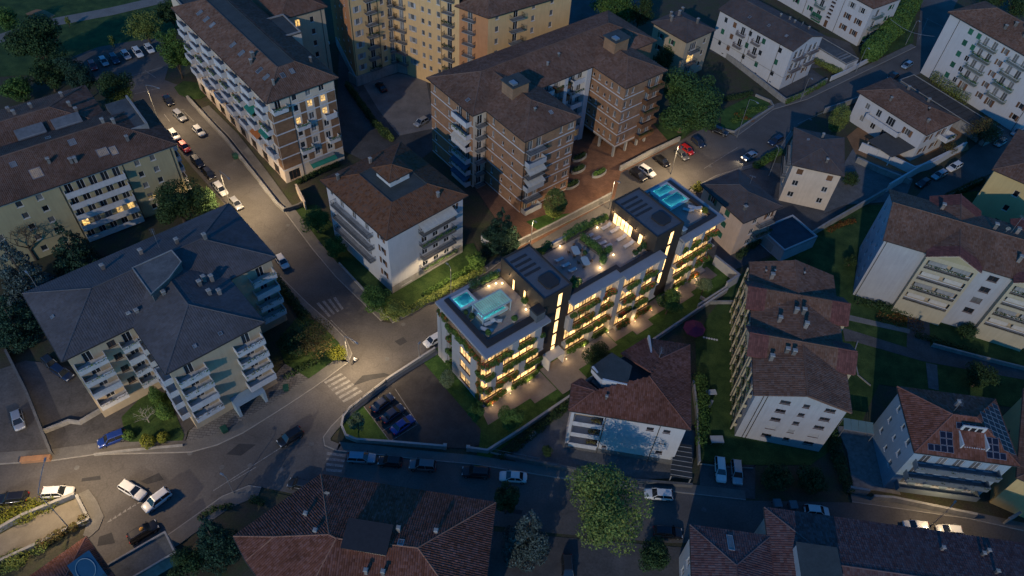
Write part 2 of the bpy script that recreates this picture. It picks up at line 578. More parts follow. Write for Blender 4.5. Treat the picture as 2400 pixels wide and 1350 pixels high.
def trunk_mesh(mb, h, r, limbs, rng, spread, top):
    pts = [(0, 0, 0), (rng.uniform(-.1, .1), rng.uniform(-.1, .1), h * 0.5), (rng.uniform(-.2, .2), rng.uniform(-.2, .2), h)]
    mb.tube(pts[0], pts[1], r * 1.15, 7, r * 0.85)
    mb.tube(pts[1], pts[2], r * 0.85, 7, r * 0.6)
    for i in range(limbs):
        a = 2 * math.pi * (i + rng.random() * 0.6) / limbs
        z0 = h * rng.uniform(0.6, 1.0)
        e = (math.cos(a) * spread * rng.uniform(.5, .85), math.sin(a) * spread * rng.uniform(.5, .85), top * rng.uniform(.7, .95))
        m = (e[0] * 0.45, e[1] * 0.45, z0 + (e[2] - z0) * 0.6)
        mb.tube((0, 0, z0), m, r * 0.5, 5, r * 0.3)
        mb.tube(m, e, r * 0.3, 5, r * 0.08)
    return mb

def tree(label, px, py, rpx, h, mat, kind='round', n=None, size=0.34, name='tree', group=None, wide=1.0, seed=None, lo=None, trunk_mat=None):
    """px, py: middle of the crown in the picture, rpx its half width there"""
    seed = int(px * 7 + py * 13) if seed is None else seed
    rng = random.Random(seed)
    n = int(n * 1.7) if n else n
    size *= .72
    cz = h * (0.56 if kind != 'cone' else 0.45)
    c = at(px, py, cz)
    R = rpx * mpp(px, py, cz)
    t = thing(name, label, 'tree', (c.x, c.y, 0), rng.random() * 6.28, group)
    th = h * (0.15 if lo is None else lo)
    cl = []
    if kind == 'round':
        rz = (h - th) / 2
        mz = th + rz
        k = 38
        for i in range(k):
            d = Vector((rng.gauss(0, 1), rng.gauss(0, 1), rng.gauss(0, 1))).normalized()
            q = rng.uniform(0.3, 0.8)
            s = rng.uniform(0.18, 0.40)
            cl.append((d.x * R * q, d.y * R * q * wide, mz + d.z * rz * q, R * s, R * s, min(R, rz) * s * 0.85))
        n = n or int(min(14000, 4600 + 430 * R * R))
    elif kind == 'egg':
        rz = (h - th) / 2
        mz = th + rz
        cl.append((0, 0, mz, R * 0.86, R * 0.86, rz * 0.9))
        for i in range(18):
            d = Vector((rng.gauss(0, 1), rng.gauss(0, 1), rng.gauss(0, 1))).normalized()
            cl.append((d.x * R * .72, d.y * R * .72, mz + d.z * rz * .72, R * .26, R * .26, R * .26))
        n = n or int(min(7000, 2200 + 260 * R * R))
    elif kind == 'cone':
        lv = 9
        for j in range(lv):
            f = j / (lv - 1)
            zz = th * 0.5 + (h - th * 0.5) * (0.06 + 0.9 * f)
            rr = R * (1.0 - f) ** 0.8 + 0.15
            m = max(3, int(9 * (1 - f)))
            for i in range(m):
                a = 6.283 * (i + rng.random()) / m
                q = rr * rng.uniform(.5, .8)
                cl.append((math.cos(a) * q, math.sin(a) * q, zz - rr * .12, rr * .36 + .12, rr * .36 + .12, h / lv * 0.36))
        n = n or int(min(8000, 3000 + 260 * R * R))
    elif kind == 'column':
        for j in range(9):
            f = j / 8
            rr = R * (math.sin(math.pi * (0.14 + 0.78 * f)) ** 0.7)
            cl.append((rng.uniform(-.1, .1), rng.uniform(-.1, .1), th + (h - th) * f, rr, rr, (h - th) / 8))
        n = n or 2600
    mb = MB()
    if kind == 'cone':
        mb.tube((0, 0, 0), (0, 0, h * 0.95), max(.12, R * .07), 6, 0.03)
    else:
        trunk_mesh(mb, max(th * 1.1, .4), max(.07, R * 0.065), 6, rng, R, th + (h - th) * .8)
    mb.build('trunk', trunk_mat or bark, t)
    ob('crown', leaf_mesh('crown', cl, n, size, seed, mat, droop=0.35 if kind == 'cone' else 0.0), t)
    return t

def ball_shrub(label, px, py, rpx, mat, group=None, sq=1.0, name='ball_shrub', cat='shrub', n=1500, size=0.16):
    r0 = rpx * mpp(px, py, 1)
    c = at(px, py, r0 * sq)
    t = thing(name, label, cat, (c.x, c.y, 0), 0, group)
    rng = random.Random(int(px + py))
    MB().tube((0, 0, 0), (0, 0, r0), 0.06, 5).build('stem', bark, t)
    cl = [(0, 0, r0 * sq, r0 * .9, r0 * .9, r0 * .9 * sq)]
    for i in range(10):
        a = rng.random() * 6.28
        cl.append((math.cos(a) * r0 * .6, math.sin(a) * r0 * .6, r0 * sq * rng.uniform(.5, 1.5), r0 * .35, r0 * .35, r0 * .35))
    ob('foliage', leaf_mesh('foliage', cl, n, size, int(px * 3 + py), mat), t)
    return t

def hedge(label, px, w, h, mat, n_per_m=95, name='hedge', size=0.2, group=None, world_pts=None, rough=0.18, cat='hedge'):
    pts = world_pts or P2(px)
    o = pts[0]
    t = thing(name, label, cat, (o[0], o[1], 0), 0, group)
    cl = []
    rng = random.Random(int(abs(o[0] * 10) + abs(o[1] * 10)))
    L = 0
    for a, b in zip(pts[:-1], pts[1:]):
        d = Vector((b[0] - a[0], b[1] - a[1], 0))
        k = max(1, int(d.length / (w * .55)))
        L += d.length
        for i in range(k + 1):
            f = i / k
            rr = w / 2 * rng.uniform(1 - rough, 1 + rough)
            cl.append((a[0] + d.x * f - o[0] + rng.uniform(-.1, .1), a[1] + d.y * f - o[1] + rng.uniform(-.1, .1), h * .5, rr, rr, h * .5 * rng.uniform(1 - rough, 1 + rough)))
    mb = MB()
    for c in cl[::2]:
        mb.tube((c[0], c[1], 0), (c[0], c[1], h * .6), .05, 5)
    mb.build('stem', bark, t, stuff=True)
    ob('foliage', leaf_mesh('foliage', cl, int(L * n_per_m * max(h, .6) * max(1, w) + 200), size, len(cl), mat), t)
    return t
# ------------------------------------------------------------------ building kit
CACHE = {}

def cached(key, fn):
    if key not in CACHE:
        CACHE[key] = fn()
    return CACHE[key]

def win_frame(w, h, mat):
    def f():
        mb = MB()
        t, y0, y1 = 0.07, 0.09, 0.16
        mb.box(0, y0, 0, t, y1, h).box(w - t, y0, 0, w, y1, h).box(t, y0, 0, w - t, y1, t).box(t, y0, h - t, w - t, y1, h)
        k = max(1, int(round(w / 0.75)))
        for i in range(1, k):
            mb.box(w * i / k - .03, y0 + .005, t, w * i / k + .03, y1 - .005, h - t)
        mb.box(-.08, -.09, -.07, w + .08, .085, -.004)
        return mb.me('window', mat)
    return cached(('wf', round(w, 2), round(h, 2), mat.name), f)

def pane_me(w, h, mat):
    return cached(('pane', round(w, 2), round(h, 2), mat.name), lambda: MB().box(.06, .12, .06, w - .06, .135, h - .06).me('pane', mat))

def shut_me(w, h, mat):
    def f():
        mb = MB()
        mb.box(0, -.055, 0, .05, -.015, h).box(w - .05, -.055, 0, w, -.015, h).box(.05, -.055, 0, w - .05, -.015, .06).box(.05, -.055, h - .06, w - .05, -.015, h)
        k = max(3, int(h / .14))
        for i in range(k):
            z = .06 + (h - .12) * i / k
            mb.add([(.05, -.05, z), (w - .05, -.05, z), (w - .05, -.02, z + (h - .12) / k), (.05, -.02, z + (h - .12) / k)], [(0, 1, 2, 3)])
        return mb.me('shutter', mat)
    return cached(('sh', round(w, 2), round(h, 2), mat.name), f)

def roller_me(w, h, mat):
    def f():
        mb = MB()
        k = max(3, int(h / .2))
        for i in range(k):
            z = h * i / k
            mb.box(.01, .035, z + .01, w - .01, .07, z + h / k - .01)
        mb.box(.01, .055, 0, w - .01, .065, h)
        return mb.me('roller_shutter', mat)
    return cached(('ro', round(w, 2), round(h, 2), mat.name), f)

class Fac:
    """one outside wall; x runs along it, y points into the building"""
    def __init__(s, b, p0, p1, z0, z1, mat, name='wall'):
        s.b, s.mat, s.z0, s.z1, s.name = b, mat, z0, z1, name
        d = Vector((p1[0] - p0[0], p1[1] - p0[1]))
        s.L = d.length
        s.a = math.atan2(d.y, d.x)
        s.p0 = p0
        s.t = d.normalized()
        s.ops = []
    def pos(s, x, z, y=0.0):
        return (s.p0[0] + s.t.x * x - s.t.y * y, s.p0[1] + s.t.y * x + s.t.x * y, z)
    def hole(s, x, z, w, h):
        s.ops.append((x, z, w, h))
    def win(s, x, z, w, h, st='n', fm=None):
        if x < 0.05 or x + w > s.L - 0.05:
            return None
        s.hole(x, z, w, h)
        o = ob('window', win_frame(w, h, fm or frame_w), s.b.root, s.pos(x, z), s.a)
        g = {'n': glass_d, 'c': glass_c, 'l': lit_win}.get(st[0])
        if g is not None:
            ob('pane', pane_me(w, h, g), o)
        else:
            sm = {'r': shut_w, 'G': shut_g, 'B': shut_b}[st[0]]
            ob('roller_shutter', roller_me(w, h, sm), o)
        if len(st) > 1:
            sm = {'g': shut_g, 'b': shut_b, 'w': shut_w}[st[1]]
            me = shut_me(w / 2, h, sm)
            ob('shutter', me, o, (-w / 2 - .03, 0, 0))
            ob('shutter', me, o, (w + .03, 0, 0))
        return o
    def grid(s, xs, zs, w, h, st='n', fm=None):
        for i, x in enumerate(xs):
            for j, z in enumerate(zs):
                q = st(i, j) if callable(st) else st
                if q:
                    s.win(x - w / 2, z, w, h, q, fm)
    def balc(s, x, z, w, d, style='solid', mat=None, plants=None, door='n', dw=None, awn=None, pn=60, h=1.0):
        mat = mat or parapet_w
        def slab():
            return MB().box(0, -d, -.2, w, -.003, 0).me('balcony', conc if style != 'solid' else mat)
        o = ob('balcony', cached(('slab', round(w, 2), round(d, 2), style, mat.name), slab), s.b.root, s.pos(x, z), s.a)
        if style == 'solid':
            def f():
                return MB().box(-.004, -d - .004, -.24, w + .004, -d + .1, h).box(-.004, -d + .1, -.24, .1, -.004, h).box(w - .1, -d + .1, -.24, w + .004, -.004, h).box(-.03, -d - .03, h, w + .03, -d + .13, h + .05).me('parapet', mat)
            ob('parapet', cached(('par', round(w, 2), round(d, 2), mat.name, h), f), o)
        elif style == 'rail':
            def f():
                mb = MB()
                for (a, b) in (((.03, -.02), (.03, -d + .03)), ((.03, -d + .03), (w - .03, -d + .03)), ((w - .03, -d + .03), (w - .03, -.02))):
                    for zz in (.1, h):
                        mb.tube((a[0], a[1], zz), (b[0], b[1], zz), .03, 4)
                    n = max(2, int(math.dist(a, b) / .17))
                    for i in range(n + 1):
                        u = i / n
                        p = (a[0] + (b[0] - a[0]) * u, a[1] + (b[1] - a[1]) * u)
                        mb.box(p[0] - .011, p[1] - .011, .1, p[0] + .011, p[1] + .011, h)
                return mb.me('railing', mat if mat is not parapet_w else iron)
            ob('railing', cached(('rail', round(w, 2), round(d, 2), mat.name), f), o)
        if door:
            n = max(1, int(w / 2.6)) if dw is None else dw
            for i in range(n):
                s.win(x + w * (i + .5) / n - .65, z + .03, 1.3, 2.25, door)
        if plants:
            def f():
                k = max(2, int(w / .45))
                rr = random.Random(int(w * 100))
                cl = [(.2 + (w - .4) * i / (k - 1), -d + .02, h - .05 + rr.uniform(-.1, .2), .3, .26, .33 * rr.uniform(.6, 1.2)) for i in range(k)]
                return leaf_mesh('plants', cl, int(pn * w), .17, 5, plants)
            ob('plants', cached(('pl', round(w, 2), round(d, 2), plants.name, style), f), o)
        if awn:
            def f():
                mb = MB()
                k = max(3, int(w / .5))
                hh = 2.35
                for i in range(k):
                    x0, x1 = w * i / k, w * (i + 1) / k
                    mb.slab3([(x0, -d - .35, hh - .75 + .05 * (i % 2)), (x1, -d - .35, hh - .75 + .05 * (i % 2)), (x1, -.02, hh), (x0, -.02, hh)], .03)
                mb.box(0, -d - .37, hh - 1.0, w, -d - .34, hh - .73)
                return mb.me('awning', awn)
            ob('awning', cached(('aw', round(w, 2), round(d, 2), awn.name), f), o)
        return o
    def band(s, z, h=.25, proud=.02, mat=None, x0=0, x1=None):
        MB().box(x0, -proud, z, s.L if x1 is None else x1, -.001, z + h).build('string_course', mat or parapet_w, s.b.root, s.pos(0, 0), s.a)
    def pipe(s, x, mat=None):
        MB().tube((x, -.07, s.z0 + .1), (x, -.07, s.z1 - .1), .06, 6).build('downpipe', mat or gutter_m, s.b.root, s.pos(0, 0), s.a)
    def done(s):
        xs = sorted({0.0, round(s.L, 4)} | {round(v, 4) for o in s.ops for v in (o[0], o[0] + o[2])})
        zs = sorted({round(s.z0, 4), round(s.z1, 4)} | {round(v, 4) for o in s.ops for v in (o[1], o[1] + o[3])})
        zs = [z for z in zs if s.z0 - 1e-6 <= z <= s.z1 + 1e-6]
        mb = MB()
        idx = {}
        def vid(x, z):
            k = (x, z)
            if k not in idx:
                idx[k] = len(mb.v)
                mb.v.append((x, 0, z))
            return idx[k]
        for i in range(len(xs) - 1):
            run = None
            for j in range(len(zs) - 1):
                cx, cz = (xs[i] + xs[i + 1]) / 2, (zs[j] + zs[j + 1]) / 2
                if any(o[0] < cx < o[0] + o[2] and o[1] < cz < o[1] + o[3] for o in s.ops):
                    continue
                mb.f.append((vid(xs[i], zs[j]), vid(xs[i + 1], zs[j]), vid(xs[i + 1], zs[j + 1]), vid(xs[i], zs[j + 1])))
        R = .2
        for x, z, w, h in s.ops:
            mb.add([(x, 0, z), (x + w, 0, z), (x + w, 0, z + h), (x, 0, z + h), (x, R, z), (x + w, R, z), (x + w, R, z + h), (x, R, z + h)],
                   [(0, 1, 5, 4), (1, 2, 6, 5), (2, 3, 7, 6), (3, 0, 4, 7)])
        return mb.build(s.name, s.mat, s.b.root, s.pos(0, 0), s.a)

def inpoly(px, py, poly):
    c = np.zeros(px.shape, bool)
    n = len(poly)
    for i in range(n):
        x0, y0 = poly[i]
        x1, y1 = poly[(i + 1) % n]
        if abs(y1 - y0) < 1e-9:
            continue
        t = ((y0 > py) != (y1 > py)) & (px < (x1 - x0) * (py - y0) / (y1 - y0) + x0)
        c ^= t
    return c

def plane_of(face):
    n = Vector((0, 0, 0))
    k = len(face)
    for i in range(k):
        a, b = Vector(face[i]), Vector(face[(i + 1) % k])
        n += a.cross(b)
    n.normalize()
    if n.z < 0:
        n = -n
    c = sum((Vector(p) for p in face), Vector()) / k
    return n, c

def tiles_mesh(face, tw, tl, hump, mat, seed):
    n, c = plane_of(face)
    d = Vector((n.x, n.y, 0))
    if d.length < 1e-4:
        return None
    d = Vector((d.x * n.z, d.y * n.z, -(n.x * n.x + n.y * n.y)))
    d.normalize()
    a = n.cross(d)
    pl = [((Vector(p) - c).dot(a), (Vector(p) - c).dot(d)) for p in face]
    xs = np.arange(min(p[0] for p in pl) + tw * .5, max(p[0] for p in pl), tw)
    ys = np.arange(max(p[1] for p in pl) - tl * .5, min(p[1] for p in pl), -tl)
    if len(xs) == 0 or len(ys) == 0:
        return None
    X, Y = np.meshgrid(xs, ys)
    X, Y = X.ravel(), Y.ravel()
    k = inpoly(X, Y, pl)
    X, Y = X[k], Y[k]
    m = len(X)
    if m == 0:
        return None
    r = np.random.default_rng(seed)
    jx = r.normal(0, .008, m)
    jz = r.normal(0, .007, m)
    A, D, N, C = (np.array(v[:]) for v in (a, d, n, c))
    vs = np.zeros((m, 6, 3))
    hw = tw * .5
    q = 0
    for (ey, ez) in ((-tl * .5, 0.015), (tl * .56, 0.05)):
        for (ex, eh) in ((-hw, 0), (0, hump), (hw, 0)):
            vs[:, q, :] = C + np.outer(X + ex + jx, A) + np.outer(Y + ey, D) + np.outer(np.full(m, ez + eh) + jz, N)
            q += 1
    me = bpy.data.meshes.new('roof_tiles')
    me.vertices.add(6 * m)
    me.vertices.foreach_set('co', vs.astype(np.float32).ravel())
    o = np.arange(m) * 6
    f = np.stack([o, o + 3, o + 4, o + 1, o + 1, o + 4, o + 5, o + 2], 1).astype(np.int32)
    me.loops.add(8 * m)
    me.loops.foreach_set('vertex_index', f.ravel())
    me.polygons.add(2 * m)
    me.polygons.foreach_set('loop_start', np.arange(0, 8 * m, 4, dtype=np.int32))
    me.materials.append(mat)
    me.update(calc_edges=True)
    return me

stack_m = M('chimney_render', (.17, .155, .14), .9, .25, 1.5, objrand=.35)

class Roof:
    def __init__(s, b, faces, mat, tw=.36, tl=.45, hump=.09, thick=.25, tiles=True, caps=True, gut=True, cap_mat=None):
        s.b, s.faces = b, [[Vector(p) for p in f] for f in faces]
        base = MB()
        for f in s.faces:
            n, c = plane_of(f)
            # wind upwards
            t = Vector((0, 0, 0))
            for i in range(len(f)):
                t += f[i].cross(f[(i + 1) % len(f)])
            if t.z < 0:
                f.reverse()
            base.slab3(f, thick)
        s.root = base.build('roof', mat, b.root)
        if tiles:
            for i, f in enumerate(s.faces):
                me = tiles_mesh(f, tw, tl, hump, mat, i)
                if me:
                    ob('roof_tiles', me, s.root, stuff=True)
        key = lambda p: (round(p.x, 2), round(p.y, 2), round(p.z, 2))
        ed = {}
        for i, f in enumerate(s.faces):
            for j in range(len(f)):
                a, c = f[j], f[(j + 1) % len(f)]
                ed.setdefault(tuple(sorted((key(a), key(c)))), []).append(i)
        capm, gutm = MB(), MB()
        for (a, c), fs in ed.items():
            a, c = Vector(a), Vector(c)
            if len(fs) == 2:
                n, _ = plane_of(s.faces[fs[0]])
                cen = sum(s.faces[fs[1]], Vector()) / len(s.faces[fs[1]])
                if (cen - a).dot(n) < -.02:
                    up = Vector((0, 0, .05))
                    capm.tube(a + up, c + up, .12, 6)
            elif abs(a.z - c.z) < .06 and a.z < max(p.z for p in s.faces[fs[0]]) - .3:
                n, cen = plane_of(s.faces[fs[0]])
                o = Vector((n.x, n.y, 0))
                if o.length > 1e-3:
                    o.normalize()
                    gutm.tube(a + o * .07 - Vector((0, 0, .08)), c + o * .07 - Vector((0, 0, .08)), .09, 6)
        if caps and capm.v:
            capm.build('ridge_tiles', cap_mat or mat, s.root, stuff=True)
        if gut and gutm.v:
            gutm.build('gutter', gutter_m, s.root)
    def z(s, x, y):
        best = None
        for f in s.faces:
            if inpoly(np.array([x]), np.array([y]), [(p.x, p.y) for p in f])[0]:
                n, c = plane_of(f)
                zz = c.z - ((x - c.x) * n.x + (y - c.y) * n.y) / n.z
                if best is None or zz > best[0]:
                    best = (zz, n)
        return best or (s.faces[0][0].z, Vector((0, 0, 1)))
    def chimney(s, x, y, w=.7, d=.7, h=1.4, mat=None, cap=None):
        w, d, h = w * .75, d * .75, h * .75
        mat = stack_m if mat in (white_pl, conc, cream_pl) else mat
        zz, n = s.z(x, y)
        mb = MB().box(-w / 2, -d / 2, -.6, w / 2, d / 2, h)
        o = mb.build('chimney', mat or cream_pl, s.root, (x, y, zz))
        c = MB()
        for i in (-1, 1):
            for j in (-1, 1):
                c.box(i * (w / 2 - .12) - .06, j * (d / 2 - .12) - .06, h, i * (w / 2 - .12) + .06, j * (d / 2 - .12) + .06, h + .22)
        c.taper(-w / 2 - .1, -d / 2 - .1, w / 2 + .1, d / 2 + .1, h + .22, h + .36, .1)
        # cap and pots belong to the chimney mesh
        c.build('chimney', cap or conc, s.root, (x, y, zz))
        return o
    def skylight(s, x, y, w=.9, h=1.2, lit=False, open_=0.0):
        zz, n = s.z(x, y)
        d = Vector((n.x, n.y, 0))
        if d.length < 1e-3:
            d = Vector((0, -1, 0))
        d = Vector((d.x * n.z, d.y * n.z, -(n.x ** 2 + n.y ** 2))).normalized()
        up = -d
        a = up.cross(n)
        R = Matrix((a, up, n)).transposed()
        mb = MB()
        t = .08
        mb.box(-w / 2, -h / 2, 0, -w / 2 + t, h / 2, .2).box(w / 2 - t, -h / 2, 0, w / 2, h / 2, .2).box(-w / 2 + t, -h / 2, 0, w / 2 - t, -h / 2 + t, .2).box(-w / 2 + t, h / 2 - t, 0, w / 2 - t, h / 2, .2)
        o = mb.build('skylight', steel, s.root, (x, y, zz))
        o.rotation_euler = R.to_euler()
        MB().box(-w / 2 + t, -h / 2 + t, .12, w / 2 - t, h / 2 - t, .14).build('pane', lit_sky if lit else glass_c, s.root, (x, y, zz)).rotation_euler = R.to_euler()
        return o
    def dish(s, x, y):
        zz, n = s.z(x, y)
        mb = MB().tube((0, 0, -.2), (0, 0, 1.0), .03, 5)
        k = 12
        vs = [(0, .12, 1.0)] + [(math.cos(6.283 * i / k) * .42, -.03, 1.0 + math.sin(6.283 * i / k) * .42) for i in range(k)]
        mb.add(vs, [(0, 1 + i, 1 + (i + 1) % k) for i in range(k)] + [(0, 1 + (i + 1) % k, 1 + i) for i in range(k)])
        mb.tube((0, 0, .7), (0, -.4, 1.0), .015, 4)
        o = mb.build('satellite_dish', shut_w, s.root, (x, y, zz), RND.random() * .6 - .3)
        return o
    def antenna(s, x, y, h=2.5):
        zz, n = s.z(x, y)
        mb = MB().tube((0, 0, -.2), (0, 0, h), .035, 5).tube((-.7, 0, h - .1), (.7, 0, h - .1), .02, 4)
        for i in range(6):
            mb.tube((-.6 + .24 * i, -.35, h - .1), (-.6 + .24 * i, .35, h - .1), .012, 4)
        mb.build('aerial', steel, s.root, (x, y, zz), RND.random() * 3)

def hip_faces(x0, y0, x1, y1, z, k=.42, h=None, top=None):
    """four slopes over a rectangle; top cuts the roof off at that height (flat top left open)"""
    w, d = x1 - x0, y1 - y0
    m = min(w, d) / 2
    hh = h if h is not None else m * k
    if w >= d:
        a, b = (x0 + m, y0 + m, z + hh), (x1 - m, y0 + m, z + hh)
        return [[(x0, y0, z), (x1, y0, z), b, a], [(x1, y0, z), (x1, y1, z), b], [(x1, y1, z), (x0, y1, z), a, b], [(x0, y1, z), (x0, y0, z), a]]
    a, b = (x0 + m, y0 + m, z + hh), (x0 + m, y1 - m, z + hh)
    return [[(x0, y0, z), (x1, y0, z), a], [(x1, y0, z), (x1, y1, z), b, a], [(x1, y1, z), (x0, y1, z), b], [(x0, y1, z), (x0, y0, z), a, b]]

def frustum_faces(x0, y0, x1, y1, z, i, h):
    a, b, c, d = (x0 + i, y0 + i, z + h), (x1 - i, y0 + i, z + h), (x1 - i, y1 - i, z + h), (x0 + i, y1 - i, z + h)
    return [[(x0, y0, z), (x1, y0, z), b, a], [(x1, y0, z), (x1, y1, z), c, b], [(x1, y1, z), (x0, y1, z), d, c], [(x0, y1, z), (x0, y0, z), a, d]]

class Bld:
    def __init__(s, name, label, o, ang, cat='building'):
        s.root = thing(name, label, cat, (o[0], o[1], 0), ang)
        s.o, s.ang = Vector((o[0], o[1])), ang
        s.u = Vector((math.cos(ang), math.sin(ang)))
        s.v = Vector((-s.u.y, s.u.x))
    @classmethod
    def px(cls, name, label, F, R, L, z, cat='building', ang=None):
        f, r, l = at(*F, z), at(*R, z), at(*L, z)
        a = math.atan2(r.y - f.y, r.x - f.x) if ang is None else ang
        b = cls(name, label, f, a, cat)
        b.W = (r - f).xy.dot(b.u)
        b.D = (l - f).xy.dot(b.v)
        b.z = z
        return b
    def loc(s, x, y, z=0):
        p = s.o + s.u * x + s.v * y
        return Vector((p.x, p.y, z))
    def inv(s, px, py, z=0):
        q = at(px, py, z).xy - s.o
        return (q.dot(s.u), q.dot(s.v))
    def fac(s, p0, p1, z0, z1, mat, name='wall'):
        return Fac(s, p0, p1, z0, z1, mat, name)
    def rect(s, x0, y0, x1, y1, z0, z1, mat):
        """front, right, back, left"""
        c = [(x0, y0), (x1, y0), (x1, y1), (x0, y1)]
        return [Fac(s, c[i], c[(i + 1) % 4], z0, z1, mat) for i in range(4)]
    def part(s, name, mb, mat, parent=None, smooth=False):
        return mb.build(name, mat, parent or s.root, smooth=smooth)
    def flat(s, pts, z, mat=None, par=.4, pt=.25, pmat=None, name='flat_roof'):
        o = MB().prism(pts, z - .25, z).build(name, mat or flat_m, s.root)
        if par:
            mb = MB()
            n = len(pts)
            a = sum(pts[i][0] * pts[(i + 1) % n][1] - pts[(i + 1) % n][0] * pts[i][1] for i in range(n))
            pp = pts if a > 0 else pts[::-1]
            ins = []
            for i in range(n):
                p, q, r = Vector(pp[i - 1]), Vector(pp[i]), Vector(pp[(i + 1) % n])
                e1, e2 = (q - p).normalized(), (r - q).normalized()
                n1, n2 = Vector((-e1.y, e1.x)), Vector((-e2.y, e2.x))
                m = (n1 + n2)
                m = m / max(.3, m.length_squared) * 2
                ins.append(q + m * pt)
            for i in range(n):
                j = (i + 1) % n
                mb.prism([tuple(pp[i]), tuple(pp[j]), tuple(ins[j]), tuple(ins[i])], z - .26, z + par)
            mb.build('parapet', pmat or conc, o)
        return o
# ------------------------------------------------------------------ the setting: ground, roads, pavements, gardens
sheet('ground', None, -0.06, dirt_m, 0.5, world_pts=[(-700, -150), (700, -150), (700, 900), (-700, 900)])

R1N = [(-260, 1110), (0, 1089), (122, 1081), (220, 1067), (367, 1063), (448, 1061), (510, 1044), (570, 1016), (636, 975), (700, 934), (760, 893), (817, 850)]
R1N2 = [(920, 758), (1013, 707), (1145, 635), (1217, 577), (1433, 467), (1455, 402), (1590, 332), (1650, 300), (1700, 311), (1727, 320), (1813, 257), (1893, 233), (2017, 173), (2147, 110), (2160, 0), (2165, -200)]
R1S = [(2290, -200), (2245, 0), (2160, 172), (2113, 186), (1997, 234), (1917, 264), (1853, 307), (1828, 346), (1775, 382), (1677, 412), (1616, 445), (1020, 818), (983, 840), (930, 872), (880, 908), (820, 955), (775, 1000), (757, 1025), (760, 1045), (790, 1058)]
R1E = [(613, 1142), (583, 1138), (521, 1163), (407, 1244), (318, 1305), (270, 1345), (160, 1440)]
R1W = [(60, 1440), (208, 1262), (232, 1240), (244, 1211), (228, 1175), (208, 1147), (175, 1163), (0, 1197), (-260, 1240)]
road = sheet('road', R1N + [(860, 815)] + R1N2 + R1S + R1E + R1W, 0.0, asphalt)
R2W = [(300, 225), (360, 270), (392, 318), (418, 352), (450, 392), (480, 425), (505, 455), (540, 495), (600, 575), (643, 633), (723, 712), (773, 755), (812, 795), (826, 830), (817, 850)]
R2E = [(920, 758), (893, 753), (787, 650), (733, 586), (663, 492), (597, 400), (537, 322), (470, 255), (445, 232), (430, 205)]
sheet('side_street', R2W + [(860, 850), (930, 790)] + R2E + [(380, 185)], 0.004, asphalt)
R3N = [(790, 1058), (850, 1063), (983, 1078), (1107, 1089), (1300, 1120), (1450, 1138), (1633, 1160), (1748, 1173), (1997, 1178), (2275, 1218), (2420, 1250), (2560, 1290)]
R3S = [(2560, 1400), (2400, 1352), (2100, 1300), (1800, 1275), (1560, 1272), (1300, 1250), (1100, 1225), (800, 1180), (613, 1142)]
sheet('lower_street', [(640, 1075)] + R3N + R3S, 0.008, asphalt)
sheet('parking_lane', [(2120, 492), (2180, 424), (2260, 362), (2330, 302), (2400, 262), (2520, 210), (2520, 330), (2410, 352), (2333, 402), (2290, 420), (2230, 446), (2160, 494)], 0.0, asphalt)
sheet('car_park', [(165, 135), (230, 110), (310, 96), (385, 88), (400, 140), (385, 190), (440, 205), (420, 235), (300, 225), (240, 195), (195, 170)], 0.006, asphalt)
sheet('driveway', [(1230, 130), (1360, 60), (1500, 20), (1500, -60), (1200, -60)], 0.0, yard_asphalt)

def side(pts, w, sgn):
    out = []
    n = len(pts)
    for i in range(n):
        a, b = pts[max(i - 1, 0)], pts[min(i + 1, n - 1)]
        d = Vector((b[0] - a[0], b[1] - a[1]))
        d.normalize()
        out.append((pts[i][0] - d.y * w * sgn, pts[i][1] + d.x * w * sgn))
    return out

def sidewalk(px, w, sgn, mat=pavement, z=.12, kerb=True, name='pavement'):
    pts = [(p.x, p.y) for p in P2(px)]
    q = side(pts, w, sgn)
    k0 = side(pts, .16, sgn)
    mb, kb = MB(), MB()
    for i in range(len(pts) - 1):
        mb.prism([k0[i], k0[i + 1], q[i + 1], q[i]], -.05, z)
        kb.prism([pts[i], pts[i + 1], k0[i + 1], k0[i]], -.05, z + .015)
    o = struct(mb.build(name, mat))
    if kerb:
        struct(kb.build('kerb', kerbstone))
    return o

sidewalk(R1N, 2.2, 1)
sidewalk([(1013, 707), (1145, 637), (1217, 579), (1433, 469)], 1.5, 1)
sidewalk([(920, 758), (965, 735), (1013, 707)], 1.2, 1)
sidewalk([(1727, 320), (1813, 257), (1893, 233), (2017, 173), (2147, 110)], 1.8, 1)
sidewalk([(1853, 307), (1828, 346), (1775, 382), (1677, 412), (1616, 445)], 1.0, 1)
sidewalk(R1S[11:], 1.3, 1)
sidewalk(R3N[:8], 1.7, 1)
sidewalk(R3N[8:], 1.5, 1)
sidewalk(R1E, 2.5, 1)
sidewalk(R2W[7:], 1.5, -1)
sidewalk(R2E[1:8], 2.2, -1)
sidewalk([(1455, 402), (1590, 332)], .8, 1)
sheet('traffic_island', [(208, 1262), (232, 1240), (244, 1211), (228, 1175), (208, 1147), (175, 1163), (190, 1200), (205, 1225), (195, 1255)], .12, pavement, .15)

